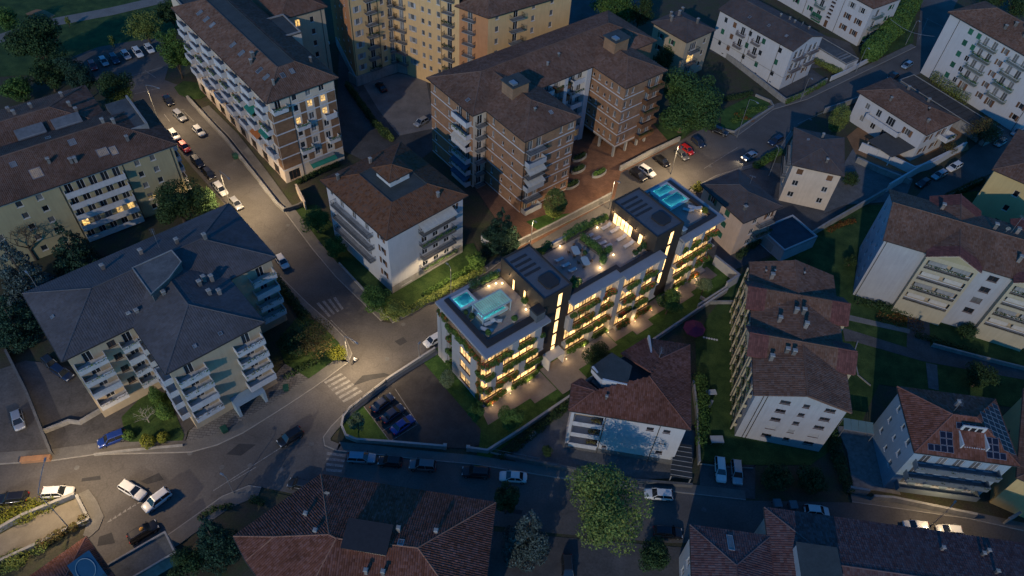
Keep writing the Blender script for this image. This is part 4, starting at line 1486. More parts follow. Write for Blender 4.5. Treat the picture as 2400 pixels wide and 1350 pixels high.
# garden of the block
def hpoly(pts):
    return [tuple(HB.loc(*p).xy) for p in pts]
hw = lambda *p: HB.inv(*p)
sheet('parcel_lawn', None, .08, lawn_m, .14, world_pts=hpoly([(-3.6, 15.6), (57.5, 16.2), (61, 0), (61, -5.9), (2.4, -7.4), (-8.5, -8.5), hw(1123, 1043), hw(1127, 1007), hw(990, 850)]))
sheet('parcel_car_park', [(992, 850), (1127, 1007), (1123, 1043), (1097, 1052), (1043, 1049), (915, 1038), (853, 953), (912, 900)], .10, M('parcel_asphalt', (.055, .05, .045), .9, .3, .4, .15, 4), .16)
sheet('parcel_corner_lawn', [(915, 1038), (837, 1033), (815, 1025), (805, 1003), (808, 982), (853, 951)], .09, lawn_m, .15)
walk_m = M('walk_paving', (.19, .165, .145), .85, .15, .8, .1, 5)
for pts in ([(-1.2, -2.9), (8.0, -2.9), (8.0, -4.2), (13, -4.2), (13, .9), (-.2, .9)], [(13.2, -5.6), (19, -5.6), (19, -3.2), (28.7, -3.2), (28.7, .9), (13.2, .9)], [(28.9, -2.4), (33.4, -2.4), (33.4, -3.6), (37.8, -3.6), (37.8, -2.1), (45.6, -2.1), (45.6, .9), (28.9, .9)], [(45.8, -3.0), (50, -3.0), (50, -2.0), (58, -2.0), (58, .9), (45.8, .9)]):
    sheet('parcel_walk', None, .115, walk_m, .16, world_pts=hpoly(pts))
for a, b in (((853, 953), (915, 1036)), ((886, 932), (980, 1010 - 15)), ((876, 984), (927, 955)), ((895, 1011), (950, 980)), ((916, 1034), (981, 994)), ((926, 912), (981, 996))):
    A, B = at(*a), at(*b)
    d = (B - A).normalized()
    nn = Vector((-d.y, d.x, 0)) * .06
    MB().prism([(p.x, p.y) for p in (A - nn, B - nn, B + nn, A + nn)], .1005, .112).build('bay_line', paint, bpy.data.objects['parcel_car_park'])
bwall('pale wall curving round the lit block car park beside the junction', [(1020, 822), (912, 892), (863, 930), (822, 962), (806, 982), (802, 1003), (812, 1026), (837, 1036), (915, 1041), (1043, 1052)], 1.0, .25, conc, .06, name='boundary_wall', cap_mat=hero_w)
bwall('long pale wall with dark inner band along the lit block garden', None, 1.1, .28, conc, .06, world_pts=[tuple(at(1097, 1056).xy), tuple(at(1142, 1062).xy)] + hpoly([(2.4, -7.2), (30, -6.7), (56, -6.2)]), name='boundary_wall', cap_mat=hero_w)
for p in ((1043, 1052), (1097, 1056)):
    g = at(*p)
    t = thing('gate_pier', 'square gate pier at the %s end of the lit block car park entrance' % ('west' if p[0] < 1060 else 'east'), 'pier', (g.x, g.y, 0))
    MB().box(-.25, -.25, 0, .25, .25, 1.3).build('shaft', conc, t)
    MB().taper(-.32, -.32, .32, .32, 1.3, 1.42, .08).build('cap', hero_w, t)
# ------------------------------------------------------------------ the houses of the town
def clip_half(poly, a, b, c):
    """keep a*x + b*y <= c"""
    out = []
    n = len(poly)
    for i in range(n):
        p, q = poly[i], poly[(i + 1) % n]
        dp, dq = a * p[0] + b * p[1] - c, a * q[0] + b * q[1] - c
        if dp <= 0:
            out.append(p)
        if dp * dq < 0:
            t = dp / (dp - dq)
            out.append((p[0] + (q[0] - p[0]) * t, p[1] + (q[1] - p[1]) * t))
    return out

def skel(poly, z, k, skip=(), top=None):
    """equal-pitch slopes over a convex outline; edges listed in skip are gable ends"""
    n = len(poly)
    if sum(poly[i][0] * poly[(i + 1) % n][1] - poly[(i + 1) % n][0] * poly[i][1] for i in range(n)) < 0:
        poly = poly[::-1]
    L = []
    for i in range(n):
        (x0, y0), (x1, y1) = poly[i], poly[(i + 1) % n]
        d = math.hypot(x1 - x0, y1 - y0)
        nx, ny = -(y1 - y0) / d, (x1 - x0) / d
        L.append((nx, ny, -(nx * x0 + ny * y0)))
    faces = []
    for i in range(n):
        if i in skip:
            continue
        f = list(poly)
        for j in range(n):
            if j == i or j in skip or not f:
                continue
            f = clip_half(f, L[i][0] - L[j][0], L[i][1] - L[j][1], L[j][2] - L[i][2])
        if top is not None and f:
            f = clip_half(f, L[i][0], L[i][1], top / k - L[i][2])
        g = []
        for p in f:
            q = (p[0], p[1], z + k * (L[i][0] * p[0] + L[i][1] * p[1] + L[i][2]))
            if not g or math.dist(q, g[-1]) > .02:
                g.append(q)
        if len(g) > 1 and math.dist(g[0], g[-1]) < .02:
            g.pop()
        if len(g) >= 3:
            faces.append(g)
    return faces

def rc(x0, y0, x1, y1):
    return [(x0, y0), (x1, y0), (x1, y1), (x0, y1)]

def fl(n, z0, dz):
    return [z0 + dz * i for i in range(n)]

# ---- white house with the pyramid lantern
b = Bld.px('apartment_house', 'white four-storey house with rusty tiled roof and a small lantern on top', (905, 563), (1097, 458), (762, 417), 15.5)
W, D = b.W, b.D
F = b.rect(.7, .7, W - .7, D - .7, 0, 15.45, white_pl)
fz = [2.5, 5.7, 8.9, 12.1]
x0 = .36 * W
for i, z in enumerate(fz):
    F[0].balc(x0, z, .42 * W, 1.5, 'rail', iron, plants=lf_mid if i in (0, 2) else None, dw=3, awn=cream_aw if i == 3 else None)
    F[3].win(1.2, z + .9, 1.0, 1.4, 'n')
    F[3].win(D - 4.0, z + .8, 1.1, 1.5, 'nb')
    if i:
        F[3].balc(3.0, z, D - 9.0, 1.4, 'rail', iron, dw=3, door='c')
    F[1].grid([3, 8, 14], [z + .8], 1.2, 1.5, 'nb')
F[0].win(2.2, .7, 2.4, .8, 'n')
F[0].win(W - 4.2, 12.9, 1.0, 1.4, 'nb')
MB().box(-.02, -.03, 0, F[0].L, -.002, 1.9).build('plinth', conc, b.root, F[0].pos(0, 0), F[0].a)
for f in F:
    f.done()
r = Roof(b, skel(rc(0, 0, W, D), 15.5, .40, top=2.2), tile_rust, .34, .42)
i = 2.2 / .40
b.flat(rc(i - .1, i - .1, W - i + .1, D - i + .1), 17.62, metal_roof, .14, .15, metal_roof)
lx, ly = W / 2 + .4, D / 2 + .6
for f in b.rect(lx - 2.2, ly - 2.2, lx + 2.2, ly + 2.2, 17.6, 19.4, white_pl):
    f.win(1.4, 18.3, 1.0, .7, 'n')
    f.done()
Roof(b, skel(rc(lx - 2.7, ly - 2.7, lx + 2.7, ly + 2.7), 19.4, .42), tile_rust, .34, .42)
r.chimney(W * .72, 2.4, .6, .6, 1.2, conc)
r.chimney(2.2, D - 3, .6, .6, 1.5, white_pl)
r.chimney(W * .5, D - 3.2, .6, .6, 1.5, white_pl)

# ---- long corner block with brick panels and scalloped balconies
b = Bld.px('corner_block', 'long six-storey block with white balconies, brick panels and roof windows on the side street', (625, 243), (793, 182), (388, 22), 21.5)
W, D = b.W, b.D
F = b.rect(.8, .8, W - .8, D - .8, 0, 21.4, cream_pl)
fz = [3.6, 6.7, 9.8, 12.9, 16.0, 18.7]
for i, z in enumerate(fz):
    for f in (F[0], F[3]):
        f.band(z - .25, .3, .06, parapet_w)
    top = i == 5
    # short end
    f = F[0]
    if not top:
        for (a, c) in ((.1, 4.3), (6.3, 7.6), (9.6, 10.7), (12.7, f.L - .1)):
            MB().box(a, -.035, z + .05, c, -.002, z + 2.8).build('brick_panel', brick_tan, b.root, f.pos(0, 0), f.a)
    lit = (i == 4, i in (4, 3))
    f.win(4.9, z + .7, 1.1, 1.5, 'l' if i == 3 else 'n')
    f.win(8.0, z + .7, 1.2, 1.6, 'l' if i == 4 else 'c')
    f.win(11.1, z + .7, 1.2, 1.6, 'l' if i in (3, 4) else 'n')
    if i in (1, 3):
        f.balc(4.5, z, 2.9, 1.3, 'solid', parapet_w, door=None, plants=lf_mid)
        f.balc(11.2, z, 2.6, 1.3, 'solid', parapet_w, door=None, plants=lf_mid if i == 1 else None)
    if top:
        f.balc(.1, z - .2, 3.2, 1.2, 'solid', parapet_w, door='n', plants=lf_mid)
    # street side: bays of balconies between brick panels
    f = F[3]
    k = 7
    for q in range(k):
        c = f.L * (q + .5) / k
        shift = 1.2 if i % 2 else -1.2
        if i > 0:
            aw = None
            if q >= 5 and i in (1, 2, 3) and (q + i) % 2 == 0:
                aw = green_aw if i > 1 else (red_aw if q > 6 else orange_aw)
            f.balc(c - 1.9 + shift * .5, z, 3.6, 1.25, 'solid', parapet_w, plants=lf_mid if (q * 3 + i) % 3 == 0 else None, dw=1, awn=aw)
        if i < 5:
            MB().box(c + 1.85 + shift * .5, -.035, z + .05, min(c + 4.1 + shift * .5, f.L - .02), -.002, z + 2.8).build('brick_panel', brick_tan, b.root, f.pos(0, 0), f.a)
        if i == 0:
            f.win(c - 1.3, z + .5, 1.4, 1.7, 'n')
for q in range(8):
    F[3].win(1.5 + q * 5.4, .3, 2.6, 2.6, 'n', frame_b)
F[0].win(1.0, .3, 2.6, 2.5, 'n', frame_b)
F[0].balc(6.0, 3.3, 6.0, .9, 'none', parapet_w, door=None)
aw = MB()
for q in range(10):
    aw.slab3([(6 + q * .62, -1.7, 2.4 + .04 * (q % 2)), (6.62 + q * .62, -1.7, 2.4 + .04 * (q % 2)), (6.62 + q * .62, -.03, 3.1), (6 + q * .62, -.03, 3.1)], .04)
aw.build('awning', green_aw, b.root, F[0].pos(0, 0), F[0].a)
F[0].pipe(4.4)
for f in F:
    f.done()
r = Roof(b, skel(rc(0, 0, W, D), 21.5, .46, top=2.9), tile_brown, .4, .48)
i = 2.9 / .46
b.flat(rc(i - .1, i - .1, W - i + .1, D - i + .1), 24.3, metal_roof, .12, .15, metal_roof)
for y in (6.0, 9.0, 17, 21, 31, 34, 37.5):
    r.skylight(3.4, y, 1.0, 1.5)
r.skylight(W / 2 - 2.0, 4.2)
r.skylight(W / 2 + .2, 4.4)
r.chimney(4.3, 13.5, .8, .8, 1.5, conc)
r.chimney(3.2, 12.3, .6, .6, 1.3, conc)
r.chimney(3.4, 3.0, .5, .5, 1.4, white_pl)
r.chimney(W - 2.5, 6.5, .5, .5, 1.4, white_pl)
# wing behind it
b = Bld('rear_wing', 'beige rear wing with hipped roof behind the long corner block', at(655, 47, 21.5), math.radians(40))
F = b.rect(.6, .6, 11.4, 19.4, 0, 21.4, beige_pl)
for z in fl(6, 3.2, 3.05):
    F[0].grid([7.4], [z], 1.0, 1.4, 'n')
F[0].win(3.2, 18.4, 1.2, 1.7, 'l')
F[0].pipe(9.8)
for f in F:
    f.done()
r = Roof(b, skel(rc(0, 0, 12, 20), 21.5, .42), tile_brown, .42, .5)
r.chimney(4, 5, .7, .7, 1.4, white_pl)
b2 = Bld('link_wing', 'grey flat-roofed link between the corner block and its rear wing', b.loc(-7.5, -8), math.radians(40))
F = b2.rect(0, 0, 9, 9, 0, 21.6, cream_pl)
for f in F:
    f.done()
b2.flat(rc(0, 0, 9, 9), 21.9, metal_roof, .3, .25, conc)
b2 = Bld('rear_block', 'low grey-roofed block at the top edge behind the corner block', b.loc(-16, 12), math.radians(40))
F = b2.rect(0, 0, 13, 14, 0, 21, cream_pl)
for f in F:
    f.done()
b2.flat(rc(0, 0, 13, 14), 21.3, metal_roof, .3, .25, conc)

# ---- ochre apartment building at the top
pts = [(-43.7, 164.8), (-34.7, 173.1), (-17.4, 164.2), (-10.3, 160.7), (9.0, 175.8), (-2, 192), (-44, 200), (-53.7, 185)]
b = Bld('ochre_building', 'tall ochre apartment building with narrow balconies and stained base wall', (0, 0), 0.0)
fz = fl(9, 3.0, 3.1)
f0 = b.fac(pts[7], pts[0], 0, 31, ochre_shade_pl)
f0.grid([6, 12, 18], [z + .9 for z in fz], 1.0, 1.4, 'n')
f1 = b.fac(pts[0], pts[1], 0, 31, ochre_pl)
f2 = b.fac(pts[1], pts[2], 0, 31, ochre_pl)
f3 = b.fac(pts[2], pts[3], 0, 24, ochre_shade_pl)
f4 = b.fac(pts[3], pts[4], 0, 24, ochre_pl)
for i, z in enumerate(fz):
    f1.win(1.6, z + .8, 1.1, 1.5, 'cw')
    f1.balc(4.0, z, 3.0, 1.2, 'rail', iron, dw=1, plants=lf_dark if i % 3 == 0 else None)
    f1.win(8.6, z + .8, 1.0, 1.4, 'c')
    f1.balc(10.4, z, 1.7, 1.1, 'rail', iron, dw=1, door='c')
    f2.balc(1.0, z, 2.8, 1.2, 'rail', iron, dw=1, door='c')
    f2.win(5.2, z + .8, 1.1, 1.4, 'cw')
    f2.win(8.4, z + .8, .9, 1.3, 'c')
    f2.win(10.4, z + .8, .9, 1.3, 'c')
    f2.win(13.0, z + .8, 1.0, 1.4, 'c')
    f2.balc(15.2, z, 3.0, 1.2, 'rail', iron, dw=1, plants=lf_dark if i % 2 else None)
    if z < 22:
        f3.balc(1.4, z, 3.2, 1.2, 'rail', iron, dw=1, door='c')
        f4.win(2.0, z + .8, 1.0, 1.4, 'c')
        f4.balc(6.0, z, 3.6, 1.3, 'rail', iron, dw=1, door='n')
        f4.win(12.5, z + .8, 1.0, 1.4, 'c')
        f4.win(18, z + .8, 1.0, 1.4, 'c')
f1.pipe(7.7)
f1.pipe(.3)
f2.pipe(14.3)
for f in (f0, f1, f2, f3, f4):
    f.done()
for p, q, zt in ((pts[4], pts[5], 24), (pts[5], pts[6], 31), (pts[6], pts[7], 31)):
    f = b.fac(p, q, 0, zt, ochre_pl)
    f.done()
b.flat([pts[7], pts[0], pts[1], pts[2], (-8, 190), (-44, 200)], 31.2, flat_m, .4)
Roof(b, skel([(-18.4, 164.0), (-10.2, 159.6), (10.2, 175.6), (-2, 193), (-8, 190)], 24.0, .42), tile_brown, .42, .5)
bwall('panelled grey wall at the foot of the ochre building', [(820, 190), (838, 202), (932, 168), (995, 182)], 2.6, .4, conc, .1, name='retaining_wall')
bwall('long low wall beside the service lane left of the ochre building', [(790, 105), (838, 202)], 2.2, .4, grey_pl, .1, name='retaining_wall')

# ---- brick complex
b = Bld.px('brick_complex', 'brick apartment complex with white floor bands, hipped tiled roofs and a link of loggias', (1230, 333), (1360, 273), (1145, 258), 19.7, ang=math.radians(41.6))
WB = b.W
ZE = 19.6
fz = [.4, 3.6, 6.8, 10.0, 13.2, 16.4]
ax, ay0 = b.inv(1108, 272, 19.7)
cx0, cy0 = b.inv(1467, 208, 19.7)
cx1, _ = b.inv(1565, 165, 19.7)
YF, YB, XR = 14.0, 29.6, 50.5
o = .6
fB0 = b.fac((o, o), (WB - o, o), 0, ZE, brick_red)
fBl = b.fac((o, ay0 + o), (o, o), 0, ZE, brick_red)
fBr = b.fac((WB - o, o), (WB - o, YF + o), 0, ZE, brick_red)
fA0 = b.fac((ax + o, ay0 + o), (o, ay0 + o), 0, ZE, cream_pl)
fAl = b.fac((ax + o, YB - o), (ax + o, ay0 + o), 0, ZE, brick_red)
fK = b.fac((WB - o, YF + o), (cx0 + o, YF + o), 0, ZE, white_pl)
fCl = b.fac((cx0 + o, YF + o), (cx0 + o, cy0 + o), 3.3, ZE, brick_red)
fC0 = b.fac((cx0 + o, cy0 + o), (cx1 - o, cy0 + o), 3.3, ZE, brick_red)
fCr = b.fac((cx1 - o, cy0 + o), (cx1 - o, YF + o), 3.3, ZE, brick_red)
fR = b.fac((XR - o, YF - o), (XR - o, YB - o), 0, ZE, brick_red)
fR0 = b.fac((cx1 - o, YF - o), (XR - o, YF - o), 0, ZE, brick_red)
fBk = b.fac((XR - o, YB - o), (ax + o, YB - o), 0, ZE, brick_red)
for i, z in enumerate(fz):
    for f in (fB0, fBl, fAl, fCl, fC0, fBr):
        if z - .2 > f.z0 - .3:
            f.band(z - .16, .24, .03, parapet_w)
    fB0.balc(.3, z, 4.6, 1.6, 'rail' if i % 2 else 'solid', iron if i % 2 else grey_pl, dw=2, door='c', awn=cream_aw if i in (2, 3) else None)
    fB0.win(9.3, z + .9, .8, 1.5, 'c')
    fB0.win(11.6, z + .9, 1.6, 1.4, 'c')
    fBl.win(2.2, z + .8, .7, 1.5, 'c')
    fBl.win(5.6, z + .8, .6, .9, 'n')
    fBl.win(9.0, z + .8, .6, 1.0, 'n')
    fA0.balc(.5, z, 2.4, 1.2, 'rail', iron, dw=1, door='n')
    fAl.balc(fAl.L - 6.0, z, 5.4, 1.4, 'solid', parapet_w, dw=2, plants=lf_mid if i in (1, 4) else (lf_olive if i == 2 else None), awn=blue_aw if i in (0, 1) else (cream_aw if i == 3 else None))
    for x in (1.2, 6.6):
        fAl.win(x, z + .8, .7, 1.5, 'c')
    fAl.win(9.6, z + .8, .7, 1.0, 'n')
    for q in range(3):
        fK.balc(.6 + q * 5.0, z, 4.3, 1.5, 'solid', shut_b if q == 1 else parapet_w, dw=2, door='c', plants=lf_dark if (i + q) % 3 == 0 else None)
    if z > 3.2:
        for x, st in ((1.5, 'n'), (3.4, 'c'), (5.6, 'n'), (7.4, 'c')):
            fCl.win(x, z + .8, .65, 1.3 if st == 'c' else .8, st)
        fCl.win(fCl.L - 2.2, z + .8, .8, 1.5, 'c')
        fC0.win(.4, z + .7, .8, 1.6, 'c')
        fC0.win(2.3, z + .8, .7, 1.4, 'c')
        fC0.balc(fC0.L - 5.4, z, 5.0, 1.5, 'solid', shut_b, dw=2, door='c', plants=lf_dark if i % 2 else None)
    fBr.win(3, z + .8, 1.0, 1.4, 'n')
    fBr.win(9, z + .8, 1.0, 1.4, 'n')
fK.win(12.5, .5, 1.5, 2.4, 'l')
fBl.pipe(.2)
fB0.pipe(.2)
for f in (fB0, fBl, fBr, fA0, fAl, fK, fCl, fC0, fCr, fR, fR0, fBk):
    f.done()
for x in (cx0 + 1.2, cx0 + 5.2, cx0 + 9.0, cx1 - 1.4):
    for y in (cy0 + 1.2, cy0 + 6.0):
        MB().box(x - .25, y - .25, 0, x + .25, y + .25, 3.3).build('pillar', conc, b.root)
MB().box(cx0 + .65, cy0 + .65, 3.05, cx1 - .65, YF, 3.29).build('undercroft_slab', conc, b.root)
mbw = MB().box(13.4 + WB - 13.4 + .2, YF - .9, 0, WB + .9, YF + .5, ZE)
mbw.box(cx0 - 1.6, YF - 1.2, 0, cx0 - .2, YF + .5, ZE)
mbw.box((WB + cx0) / 2 - .5, YF - 1.0, 0, (WB + cx0) / 2 + .5, YF + .5, ZE)
mbw.build('white_pier', white_pl, b.root)
k = .36
r = Roof(b, skel(rc(ax, ay0, XR, YB), 19.7, k), tile_brown, .4, .46)
r2 = Roof(b, skel(rc(0, 0, WB, 28.5), 19.72, k), tile_brown, .4, .46)
r3 = Roof(b, skel(rc(cx0, cy0, cx1, 28.5), 19.72, k), tile_brown, .4, .46)
for (x, y) in ((5.0, 10.5), (cx0 + 5.0, cy0 + 9.5)):
    MB().box(x, y, 20.5, x + 4.2, y + 3.6, 24.4).build('lift_house', brick_red, r2.root)
    oo = MB().box(x - .3, y - .3, 24.4, x + 4.5, y + 3.9, 24.6).build('lift_roof', metal_roof, r2.root)
    MB().box(x + .3, y + .3, 24.6, x + 1.5, y + 1.8, 25.0).build('vent', steel, r2.root)
r2.chimney(6.5, 5.0, .5, .5, .7, conc)
r2.skylight(9.5, 3.4, .8, .9)
r.skylight(-1.5, 17, .8, .9)
r.chimney(20, 17, .5, .5, .8, conc)
r.chimney(24, 18, .5, .5, .8, conc)
r3.antenna(cx0 + 7.5, cy0 + 11)
for (p, q) in ((1358, 372), (1355, 400), (1404, 409), (1340, 436)):
    c = at(p, q)
    t = thing('planter_bed', {1358: 'oval planted bed farthest from the road in the brick forecourt', 1355: 'oval planted bed nearest the brick tower in the forecourt', 1404: 'oval planted bed standing off to the road side of the brick forecourt', 1340: 'oval planted bed nearest the round tree in the brick forecourt'}[p], 'planter', (c.x, c.y, 0.05), math.radians(42), 'planted beds on the brick forecourt')
    mb = MB()
    n = 20
    ring = [(math.cos(6.283 * i / n) * 2.2, math.sin(6.283 * i / n) * .95) for i in range(n)]
    ring2 = [(x * .88, y * .8) for x, y in ring]
    for i in range(n):
        j = (i + 1) % n
        mb.prism([ring[i], ring[j], ring2[j], ring2[i]], -.02, .6)
    mb.build('rim', conc, t)
    ob('foliage', leaf_mesh('foliage', [(x * .9, y, .75, .6, .5, .5) for x, y in ((-1.5, 0), (-.9, .2), (-.3, -.1), (.3, .2), (.9, -.1), (1.5, .1))], 900, .2, p, lf_dark if p != 1404 else lf_mid), t)

# ---- dark-roofed house behind the great tree
b = Bld.px('house', 'beige house with dark roof and four chimneys behind the great tree', (1610, 100), (1677, 70), (1518, 55), 12.0)
W, D = b.W, b.D
F = b.rect(.6, .6, W - .6, D - .6, 0, 11.9, beige_pl)
for i, z in enumerate(fl(3, 1.2, 3.4)):
    F[0].win(2.0, z + .3, 2.6, 2.2, 'l' if i == 1 else 'c')
    F[0].balc(1.4, z, 3.6, 1.2, 'rail', iron, door=None)
    F[0].win(7.5, z + .8, 1.0, 1.4, 'n')
    F[3].grid([3, 7, 11], [z + .8], 1.0, 1.4, 'ng')
for f in F:
    f.done()
r = Roof(b, skel(rc(0, 0, W, D), 12, .38), tile_dark, .36, .42)
for x, y in ((3, 8.5), (5, 10.5), (6.5, 9), (7.5, 3.5), (9.5, 10.5)):
    r.chimney(x, y, .7, .7, 1.7, cream_pl)

# ---- white three-storey house with gable
def shutter_house(nm, label, Fp, Rp, Lp, z, wallm, tile, floors, k=.36, gable=True, D=None, st='ng', ang=None):
    b = Bld.px(nm, label, Fp, Rp, Lp, z, ang=ang)
    if D:
        b.D = D
    return b
b = Bld.px('house', 'long white three-storey house with grey gabled roof and brown balconies facing the avenue', (1860, 120), (1932, 83), (1687, 20), 11.9, ang=math.radians(41.5))
W, D = b.W, b.D
F = b.rect(.5, .5, W - .5, D - .5, 0, 11.8, white_pl)
for i, z in enumerate(fl(3, 1.6, 3.4)):
    for x, st in ((2.0, 'cg'), (5.2, 'B'), (10.6, 'n'), (15.2, 'ng'), (20.6, 'cg')):
        F[3].win(x, z + .8, 1.1, 1.5, ('G' if (i + int(x)) % 2 else 'n') if st != 'B' else 'B')
    if i > 0:
        F[3].balc(7.4, z, 2.6, 1.1, 'rail', frame_b, dw=1)
        F[3].balc(12.6, z, 2.6, 1.1, 'rail', frame_b, dw=1)
        F[0].balc(1.2, z, 4.2, 1.2, 'rail', frame_b, dw=2)
        F[0].balc(7.4, z, 4.2, 1.2, 'rail', frame_b, dw=2)
    else:
        F[0].grid([3, 9.5], [z + .6], 1.2, 1.5, 'nb')
for f in (F[3], F[0]):
    f.band(3.6, .12, .03, conc)
    f.pipe(f.L * .45)
F[3].pipe(F[3].L * .84)
for x in (4, 10, 16, 21):
    F[3].win(x, .5, .8, .4, 'n')
for f in F:
    f.done()
rf = skel(rc(0, 0, W, D), 11.9, .3, skip=(0, 2))
r = Roof(b, rf, tile_dark, .36, .45)
g = MB().add([(.5, .5, 11.8), (W - .5, .5, 11.8), (W / 2, .5, 11.9 + (W / 2 - .5) * .3)], [(0, 1, 2)]).build('gable', white_pl, b.root)
for x, y in ((3, 5), (3.2, 11), (2.6, 17)):
    r.skylight(x, y, .7, .9)
for x, y in ((W - 2.5, 4), (W - 3.5, 8), (W - 3, 10), (W - 4.5, 12)):
    r.chimney(x, y, .5, .5, .8, white_pl)
r.dish(W - 3, 6)
# ---- white house behind with the green garage door
b = Bld('house', 'white house with green garage door and shutters at the top edge', at(2047, 17, 12), math.radians(37))
W, D = 13, 40
F = b.rect(0, 0, W, D, 0, 12, white_pl)
for i, z in enumerate(fl(3, 1.4, 3.4)):
    F[3].grid([D - 2.6, D - 6.4], [z + .7], 1.2, 1.6, lambda a, c: 'nb' if i < 2 else 'nw')
    F[3].grid([D - 19], [z + .7], 1.0, 1.4, 'ng')
    F[3].grid([D - 29, D - 24.5], [z + .7], 1.1, 1.5, 'ng')
    F[3].balc(D - 17.5, z, 3.4, 1.1, 'rail', shut_g, dw=1)
    F[0].balc(1.5, z, 4.0, 1.2, 'rail', shut_g, dw=1, plants=lf_dark if i == 1 else None)
    F[0].win(9, z + .7, 1.1, 1.5, 'ng')
for i in range(7):
    F[3].win(D - 12.9, 3.0 + i * 1.15, 1.4, .5, 'n', frame_b)
F[3].win(D - 17.8, .1, 3.6, 2.5, 'G')
F[0].win(1.2, .1, 3.4, 2.5, 'G')
F[3].win(D - 12.8, .1, 1.1, 2.1, 'B')
F[3].pipe(D - 9.0)
F[3].pipe(D - 21)
for f in F:
    f.done()
r = Roof(b, skel(rc(-.7, -.7, W + .7, D + .7), 12.1, .4), tile_brown, .4, .48)
r.dish(2.2, 6)
r.chimney(4, 12, .6, .6, 1.3, conc)
# garage between the two white houses
b = Bld('garage', 'flat garage with pale skylight stripes between the two white houses', at(1983, 151, 3), math.radians(38))
F = b.rect(0, 0, 5.5, 14, 0, 3, white_pl)
F[0].win(1.2, .1, 3, 2.3, 'r')
for f in F:
    f.done()
o = b.flat(rc(0, 0, 5.5, 14), 3.1, flat_m, .15, .2)
for i in range(3):
    MB().box(.6, 2.0 + i * 1.1, 3.1, 4.9, 2.5 + i * 1.1, 3.2).build('rooflight', glass_c, o)

# ---- white tower at the right edge
b = Bld('tower_house', 'white five-storey block with green shutters and laundry balconies at the top right', at(2222, 28, 18), math.radians(-58))
W, D = 32.5, 15
F = b.rect(.6, .6, W - .6, D - .6, 0, 17.9, white_pl)
for i, z in enumerate(fl(5, 2.0, 3.2)):
    F[0].win(6.6, z + .7, 1.3, 1.5, 'G')
    F[0].win(9.2, z + .7, 1.2, 1.5, 'G' if i > 2 else 'n')
    if i > 0:
        F[0].balc(10.8, z, 5.2, 1.2, 'rail', shut_g if i % 2 else lf_plant, dw=2, door='c', plants=lf_mid if i in (1, 3) else None)
        F[0].balc(19.6, z, 5.2, 1.2, 'rail', shut_g if i % 2 == 0 else lf_plant, dw=2, door='c', plants=lf_mid if i == 2 else None)
    else:
        F[0].win(12, z + .3, 1.2, 1.9, 'cb')
        F[0].win(20.5, z + .3, 1.2, 1.9, 'cb')
    F[0].win(17.4, z + .7, .9, 1.5, 'cb')
    F[0].win(28.0, z + .7, 1.1, 1.5, 'G' if i == 2 else ('nb' if i < 2 else 'c'))
    F[1].grid([4, 10], [z + .8], 1.1, 1.5, 'n')
F[0].pipe(3.2)
F[0].pipe(W - 2.6)
for f in F:
    f.done()
r = Roof(b, skel(rc(0, 0, W, D), 18, .42), tile_brown, .4, .48)
for x, y in ((14, 3.5), (15, 5.5), (19, 4), (22, 3), (25, 4.5)):
    r.chimney(x, y, .8, .6, 1.2, white_pl)
r.dish(17, 6)
b = Bld('garage_row', 'long dark flat-roofed garage row below the white tower', at(2113, 186, 3), math.radians(-56))
F = b.rect(0, -1, 28, 5.0, 0, 3, conc)
for f in F:
    f.done()
oo = b.flat(rc(0, -1, 28, 5.0), 3.1, M('garage_felt', (.055, .05, .045), .9, .3, .8), .12, .2)
for i in range(13):
    MB().box(2 + i * 2.0, -.7, 3.1, 2.12 + i * 2.0, 4.7, 3.16).build('roof_seam', gutter_m, oo)

# ---- two-storey house with the dark porch roof
b = Bld.px('house', 'two-storey white house with brown hipped roof and long balcony beside the garages', (2172, 317), (2250, 280), (2010, 213), 8.5)
W, D = b.W, b.D
F = b.rect(.7, .7, W - .7, D - .7, 0, 8.4, white_pl)
for i, z in enumerate((1.0, 4.6)):
    F[3].win(2.6, z + .7, 1.2, 1.6, 'c')
    F[3].win(6.0, z + .6, 1.3, 1.9, 'n')
    F[3].win(9.2, z + .3, 2.2, 2.2, 'n')
    F[3].win(14.6, z + .6, 1.3, 1.7, 'cb')
    F[0].win(2.0, z + .6, 1.4, 1.6, 'nb')
    F[0].win(6.6, z + .6, 1.4, 1.6, 'nb')
F[3].balc(4.6, 4.4, 9.5, 1.6, 'solid', parapet_w, door=None)
F[0].balc(7.6, 4.4, 3.6, 2.4, 'solid', parapet_w, door='c', dw=1, plants=lf_dark)
for f in F:
    f.done()
r = Roof(b, skel(rc(0, 0, W, D), 8.5, .36), tile_brown, .36, .44)
r.chimney(2.6, 13, .6, .6, 1.1, white_pl)
r.chimney(6, 5, .4, .4, .8, iron)
r.chimney(3.2, 2.6, .7, .7, .8, white_pl)
r.chimney(W - 2.4, 8, .7, .7, 1.2, white_pl)
r.chimney(W - 2.2, 14, .7, .7, 1.2, white_pl)
p = ob('porch', None, b.root)
MB().slab3([(-6.2, 2.2, 2.9), (.68, 1.2, 3.9), (.68, 8.8, 3.9), (-6.2, 9.6, 2.9)], .15).build('porch_roof', M('porch_felt', (.06, .06, .058), .8, .2, 1), p)
for y in (2.5, 5.8, 9.2):
    MB().box(-6.0, y - .1, 0, -5.8, y + .1, 2.75).build('post', frame_w, p)
bwall('white terrace wall round the house with the brown hipped roof', [(2012, 352), (2065, 374), (2135, 408), (2180, 395), (2250, 352)], 2.2, .35, white_pl, .1)
bwall('pale stepped wall below the white terrace wall', [(2005, 380), (2060, 405), (2130, 432)], 1.4, .5, conc, .1)

